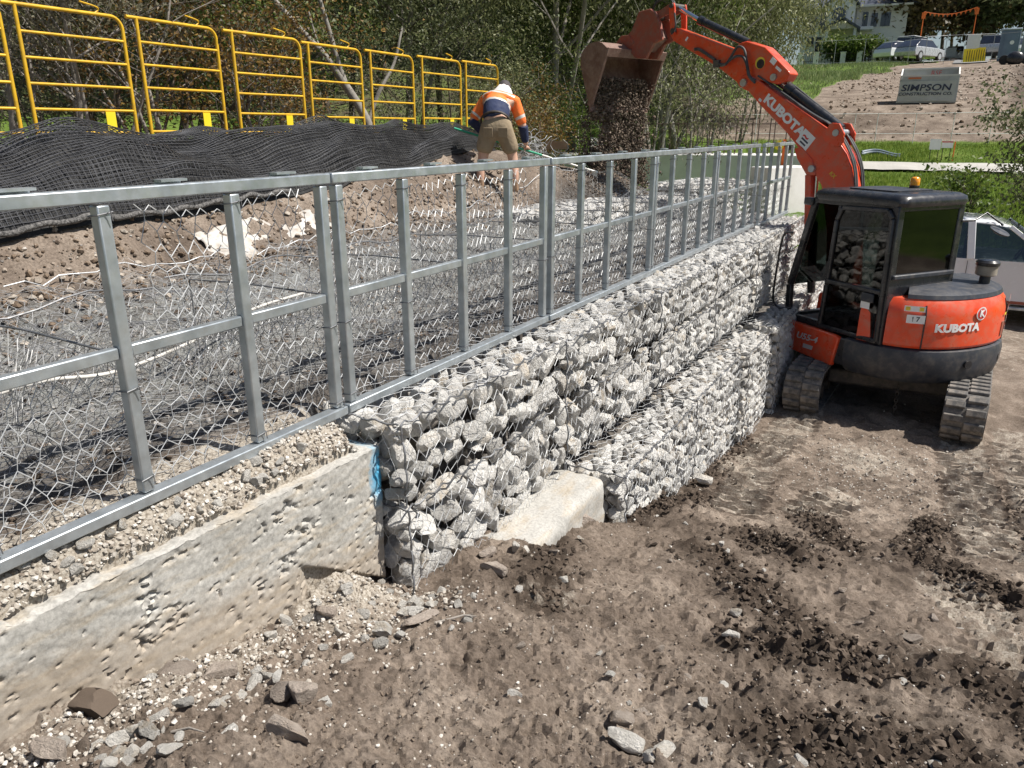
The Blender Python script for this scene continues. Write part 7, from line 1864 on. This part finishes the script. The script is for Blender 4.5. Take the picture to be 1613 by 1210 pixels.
st = [('large flat brown stone leaning at the foot of the concrete beam', -2.03, 1.30, 0.088, B2, (1, 0.8, 0.42), 0.3, (0.25, 0.2)), ('brown rounded stone right of the large flat stone', -1.92, 1.38, 0.055, B2, (1, 0.8, 0.7), 1.2, (0.1, 0)),
      ('pale triangular stone at the bottom left of the dirt', -1.43, 1.23, 0.062, B2, (1, 0.75, 0.7), 0.2, (0.4, 0.1)), ('grey angular stone in a pair left of the picture middle, larger one', -1.55, 1.41, 0.05, B2, (1, 0.9, 0.9), 0.9, (0, 0.3)),
      ('grey angular stone in a pair left of the picture middle, smaller one', -1.61, 1.37, 0.042, B2, (0.8, 1, 0.9), 2.2, (0.2, 0)), ('small white wedge shaped stone below the flat brown stone', -1.75, 1.24, 0.027, L2, (1, 0.7, 0.8), 0.5, (0, 0)),
      ('white stone at the bottom left, beside a dark clod', -1.80, 1.16, 0.028, L2, (1, 0.8, 0.7), 1.0, (0, 0)), ('tan stone at the lower left picture edge', -1.97, 0.86, 0.055, B2, (1, 0.8, 0.6), 0.1, (0.1, 0.1)),
      ('white angular stone on the dirt below the gabion corner', -1.47, 2.24, 0.032, L2, (1, 0.8, 0.8), 0.4, (0.2, 0.1)), ('brown stone lying at the foot of the nearest gabion', -1.63, 2.72, 0.06, B2, (1, 0.7, 0.65), 0.3, (0, 0.1)),
      ('tan boulder below the concrete stub', -1.66, 3.86, 0.062, B2, (1, 0.85, 0.8), 0.6, (0.3, 0.2)), ('small white triangular stone below the concrete stub', -1.72, 3.10, 0.034, L2, (0.7, 0.8, 1.1), 0.2, (0.2, 0.4)),
      ('reddish brown stone by the foot of the nearest gabion', -1.80, 2.94, 0.045, B2, (1, 0.8, 0.8), 1.4, (0.1, 0)), ('white cube like stone in the gravel under the beam', -1.66, 1.93, 0.04, L2, (1, 0.8, 0.8), 0.7, (0.2, 0.1)),
      ('large pale stone at the bottom middle, left of a pair', -0.63, 1.84, 0.055, L2, (1, 0.8, 0.55), 0.2, (0.15, 0.1)), ('large pale stone at the bottom middle, right of a pair', -0.52, 1.84, 0.05, L2, (1, 0.7, 0.5), 1.0, (0.1, 0)),
      ('flat grey stone above the bottom middle pair', -0.69, 1.95, 0.045, B2, (1, 0.7, 0.5), 0.5, (0.1, 0.1)), ('pink white stone out on the open dirt', -0.54, 2.87, 0.035, L2, (1, 0.8, 0.5), 0.5, (0, 0)),
      ('small white stone in the open dirt under the gabions', -1.03, 1.85, 0.024, L2, (1, 0.8, 0.6), 0.3, (0, 0)), ('flat pinkish stone near the right picture edge', 0.16, 3.50, 0.05, B2, (1, 0.7, 0.35), 0.8, (0, 0)),
      ('bright white stone beside the lowest gabions', -1.40, 5.62, 0.07, L2, (1, 0.8, 0.8), 0.3, (0.1, 0.2)), ('dark earth clod beside the beam at the lower left', -2.03, 1.02, 0.065, DARKCLOD, (1, 0.7, 0.8), 0.4, (0.2, 0)),
      ('brown stone half hidden left of the beam gravel', -1.95, 1.93, 0.04, B2, (1, 0.8, 0.7), 0.4, (0.2, 0)), ('grey slab stone right of the beam gravel', -1.62, 2.12, 0.06, B2, (1.3, 0.6, 0.3), 1.2, (0.05, 0.1))]
for i, (lab, x, y, r, m_, sq, rot, tl) in enumerate(st): stone(lab, x, y, r, m_, sq, rot, tl, i)
rd = random.Random(21)
for i in range(70):
    x, y = rd.gauss(-1.82, 0.16), rd.uniform(0.85, 2.45); x = max(-2.04, x)
    stone('fist sized white stone lying loose in the gravel below the beam', x, y, rd.uniform(0.016, 0.032), L2, (1, 0.8, 0.75), rd.uniform(0, 6), (rd.uniform(-.4, .4), rd.uniform(-.4, .4)), i, 'white stones below the beam')
for i in range(60):
    x, y = rd.uniform(-1.6, 0.7), rd.uniform(1.7, 4.6)
    stone('small pale stone scattered on the open dirt', x, y, rd.uniform(0.012, 0.028), L2 if rd.random() < 0.6 else B2, (1, 0.8, 0.65), rd.uniform(0, 6), (rd.uniform(-.3, .3), rd.uniform(-.3, .3)), i, 'pale stones on the open dirt')
for i in range(40):
    y = rd.uniform(-0.3, 2.4); x = -2.19 + 0.06 * (y - 1) + rd.gauss(-0.015, 0.02); x = min(x, -2.165 + 0.06 * (y - 1))
    stone('white stone in the gravel on top of the beam', x, y, rd.uniform(0.016, 0.03), L2, (1, 0.85, 0.8), rd.uniform(0, 6), (rd.uniform(-.4, .4), rd.uniform(-.4, .4)), i, 'stones on top of the beam', 0.2, tz)

def litter(name, label, n, sampler, rmin, rmax, mat, var, surf, seed, lift=0.25, p=2.2, flat=0.8):
    rg = np.random.default_rng(seed); x, y = sampler(rg, n); r = rmin + (rmax - rmin) * rg.random(len(x)) ** p
    z = surf(x, y) + r * lift
    o = link(name, scatter_mesh(name, np.stack([x, y, z], -1), r, var, seed, flat), mat); tag(o, label, 'gravel' if 'clod' not in name else 'soil', kind='stuff')
def near(rg, n):
    # denser towards the viewer, all over the lower ground in view
    u = rg.random(n); R = 1.35 * (9.5 / 1.35) ** u; a = np.radians(rg.uniform(-11, 68, n)); x, y = -R * np.sin(a), R * np.cos(a)
    k = x > np.where(y < 2.45, -2.12 + 0.06 * (y - 1), np.where(y < 4.2, -1.9, -1.58)); return x[k], y[k]
def beamfoot(rg, n):
    y = rg.uniform(0.5, 2.5, n); x = -2.09 + 0.06 * (y - 1) + np.abs(rg.normal(0, 0.17, n)) * (0.6 + 0.5 * (y - 0.5)); return x, y
def beamtop(rg, n):
    y = rg.uniform(-0.8, 2.44, n); x = -2.168 + 0.06 * (y - 1) - rg.random(n) ** 1.3 * 0.20; return x, y
def ridge(rg, n):
    xs, ys = [], []
    for a, b, wd, h in RIDGES:
        m = int(n * h / sum(r[3] for r in RIDGES)); t = rg.random(m)
        xs.append(a[0] + (b[0] - a[0]) * t + rg.normal(0, wd * 0.7, m)); ys.append(a[1] + (b[1] - a[1]) * t + rg.normal(0, wd * 0.7, m))
    x, y = np.concatenate(xs), np.concatenate(ys); k = (x > -1.56) | (y < 4.2); k &= ~((x < -1.62) & (y > 2.5)); return x[k], y[k]
def toe(rg, n):
    y = rg.uniform(1.0, 9.5, n); x = -4.95 - 0.11 * np.maximum(y - 5, 0) + 0.10 * np.sin(y) + rg.normal(0, 0.30, n); return x, y
def terr(rg, n):
    y = -0.5 + 13.3 * rg.random(n) ** 1.6; x = rg.uniform(-5.7, -2.4, n); k = ~((y > 2.4) & (x > -2.62)); return x[k], y[k]
def lane_mid(rg, n): return rg.normal(-0.3, 0.55, n), rg.normal(7.2, 0.8, n)
def hill(rg, n):
    az = np.radians(rg.uniform(-4.5, 8, n)); R = rg.uniform(29, 62, n); x, y = -R * np.sin(az), R * np.cos(az); k = masks(x, y)[:, 0] < 0.3; return x[k], y[k]
HILLR = pebble_mat('hill_rubble_stone', [(0, (0.14, 0.10, 0.07)), (0.6, (0.26, 0.20, 0.15)), (1, (0.45, 0.40, 0.34))])
litter('soil_crumbs_clod', 'crumbly brown soil lumps over the lower ground', 21000, near, 0.0025, 0.013, SOILCLOD, CLOD, ground_z, 41, 0.2, 3.0)
litter('wet_clod', 'dark wet soil clods along the track edges', 9000, ridge, 0.005, 0.034, DARKCLOD, CLOD, ground_z, 42, 0.3, 2.6)
litter('gravel', 'pale crushed stone scattered over the lower ground', 4500, near, 0.0025, 0.012, PEBBLE, PEB, ground_z, 43, 0.2, 3.2)
litter('beam_gravel', 'white crushed rock spread along the foot of the beam', 4500, beamfoot, 0.0025, 0.016, PEBBLE, PEB, ground_z, 44, 0.3, 2.4)
litter('beam_top_gravel', 'white crushed rock banked on top of the beam', 7000, beamtop, 0.002, 0.016, PEBBLE, PEB, terrace_z, 45, 0.35, 2.0)
litter('toe_gravel', 'broken stones along the toe of the bank', 4500, toe, 0.005, 0.045, HILLR, PEB, terrace_z, 46, 0.3, 2.6)
litter('terrace_gravel', 'grey gravel over the terrace under the wire', 9000, terr, 0.004, 0.022, FILL, PEB, terrace_z, 47, 0.25, 2.6)
litter('terrace_clod', 'brown soil lumps over the terrace', 7000, terr, 0.006, 0.035, SOILCLOD, CLOD, terrace_z, 48, 0.25, 2.6)
litter('lane_gravel', 'fine pale gravel between the track prints', 3000, lane_mid, 0.004, 0.018, PEBBLE, PEB, ground_z, 49, 0.25, 2.8)
litter('hill_rubble', 'broken rock strewn over the dirt hill', 3500, hill, 0.02, 0.12, HILLR, PEB, lambda x, y: ground_z(x, y, False), 50, 0.15, 4.0)
# soil heap crumbs under the bucket
rg = np.random.default_rng(52); n = 3500; x = rg.normal(-4.75, 0.45, n); y = rg.normal(11.7, 0.5, n); r = 0.008 + 0.03 * rg.random(n) ** 2
tag(link('heap_clod', scatter_mesh('heap_clod', np.stack([x, y, terrace_z(x, y) + r * 0.3], -1), r, CLOD, 52), SOILCLOD), 'loose soil heap under the tipping bucket', 'soil', kind='stuff')
# dead sticks
for i, (lab, x, y, rz, L) in enumerate((('thin pale stick lying by the lower left stones', -1.78, 1.05, 0.3, 0.16), ('short brown root lying on the open dirt', -1.12, 2.3, 1.9, 0.13), ('pale splinter of wood below the gabion corner', -1.55, 2.12, 0.9, 0.18))):
    p0 = Vector((x, y, gz(x, y) + 0.008)); d = Vector((cos(rz), sin(rz), 0)); q = p0 + d * L
    q.z = gz(q.x, q.y) + 0.02
    o = MB().tube([p0, p0.lerp(q, 0.35) + Vector((0.008, 0, 0.012)), p0.lerp(q, 0.7) + Vector((-0.006, 0.006, 0.01)), q], [0.005, 0.005, 0.004, 0.002], 6).build('stick', BARK['grey'], None, 60); tag(o, lab, 'stick')
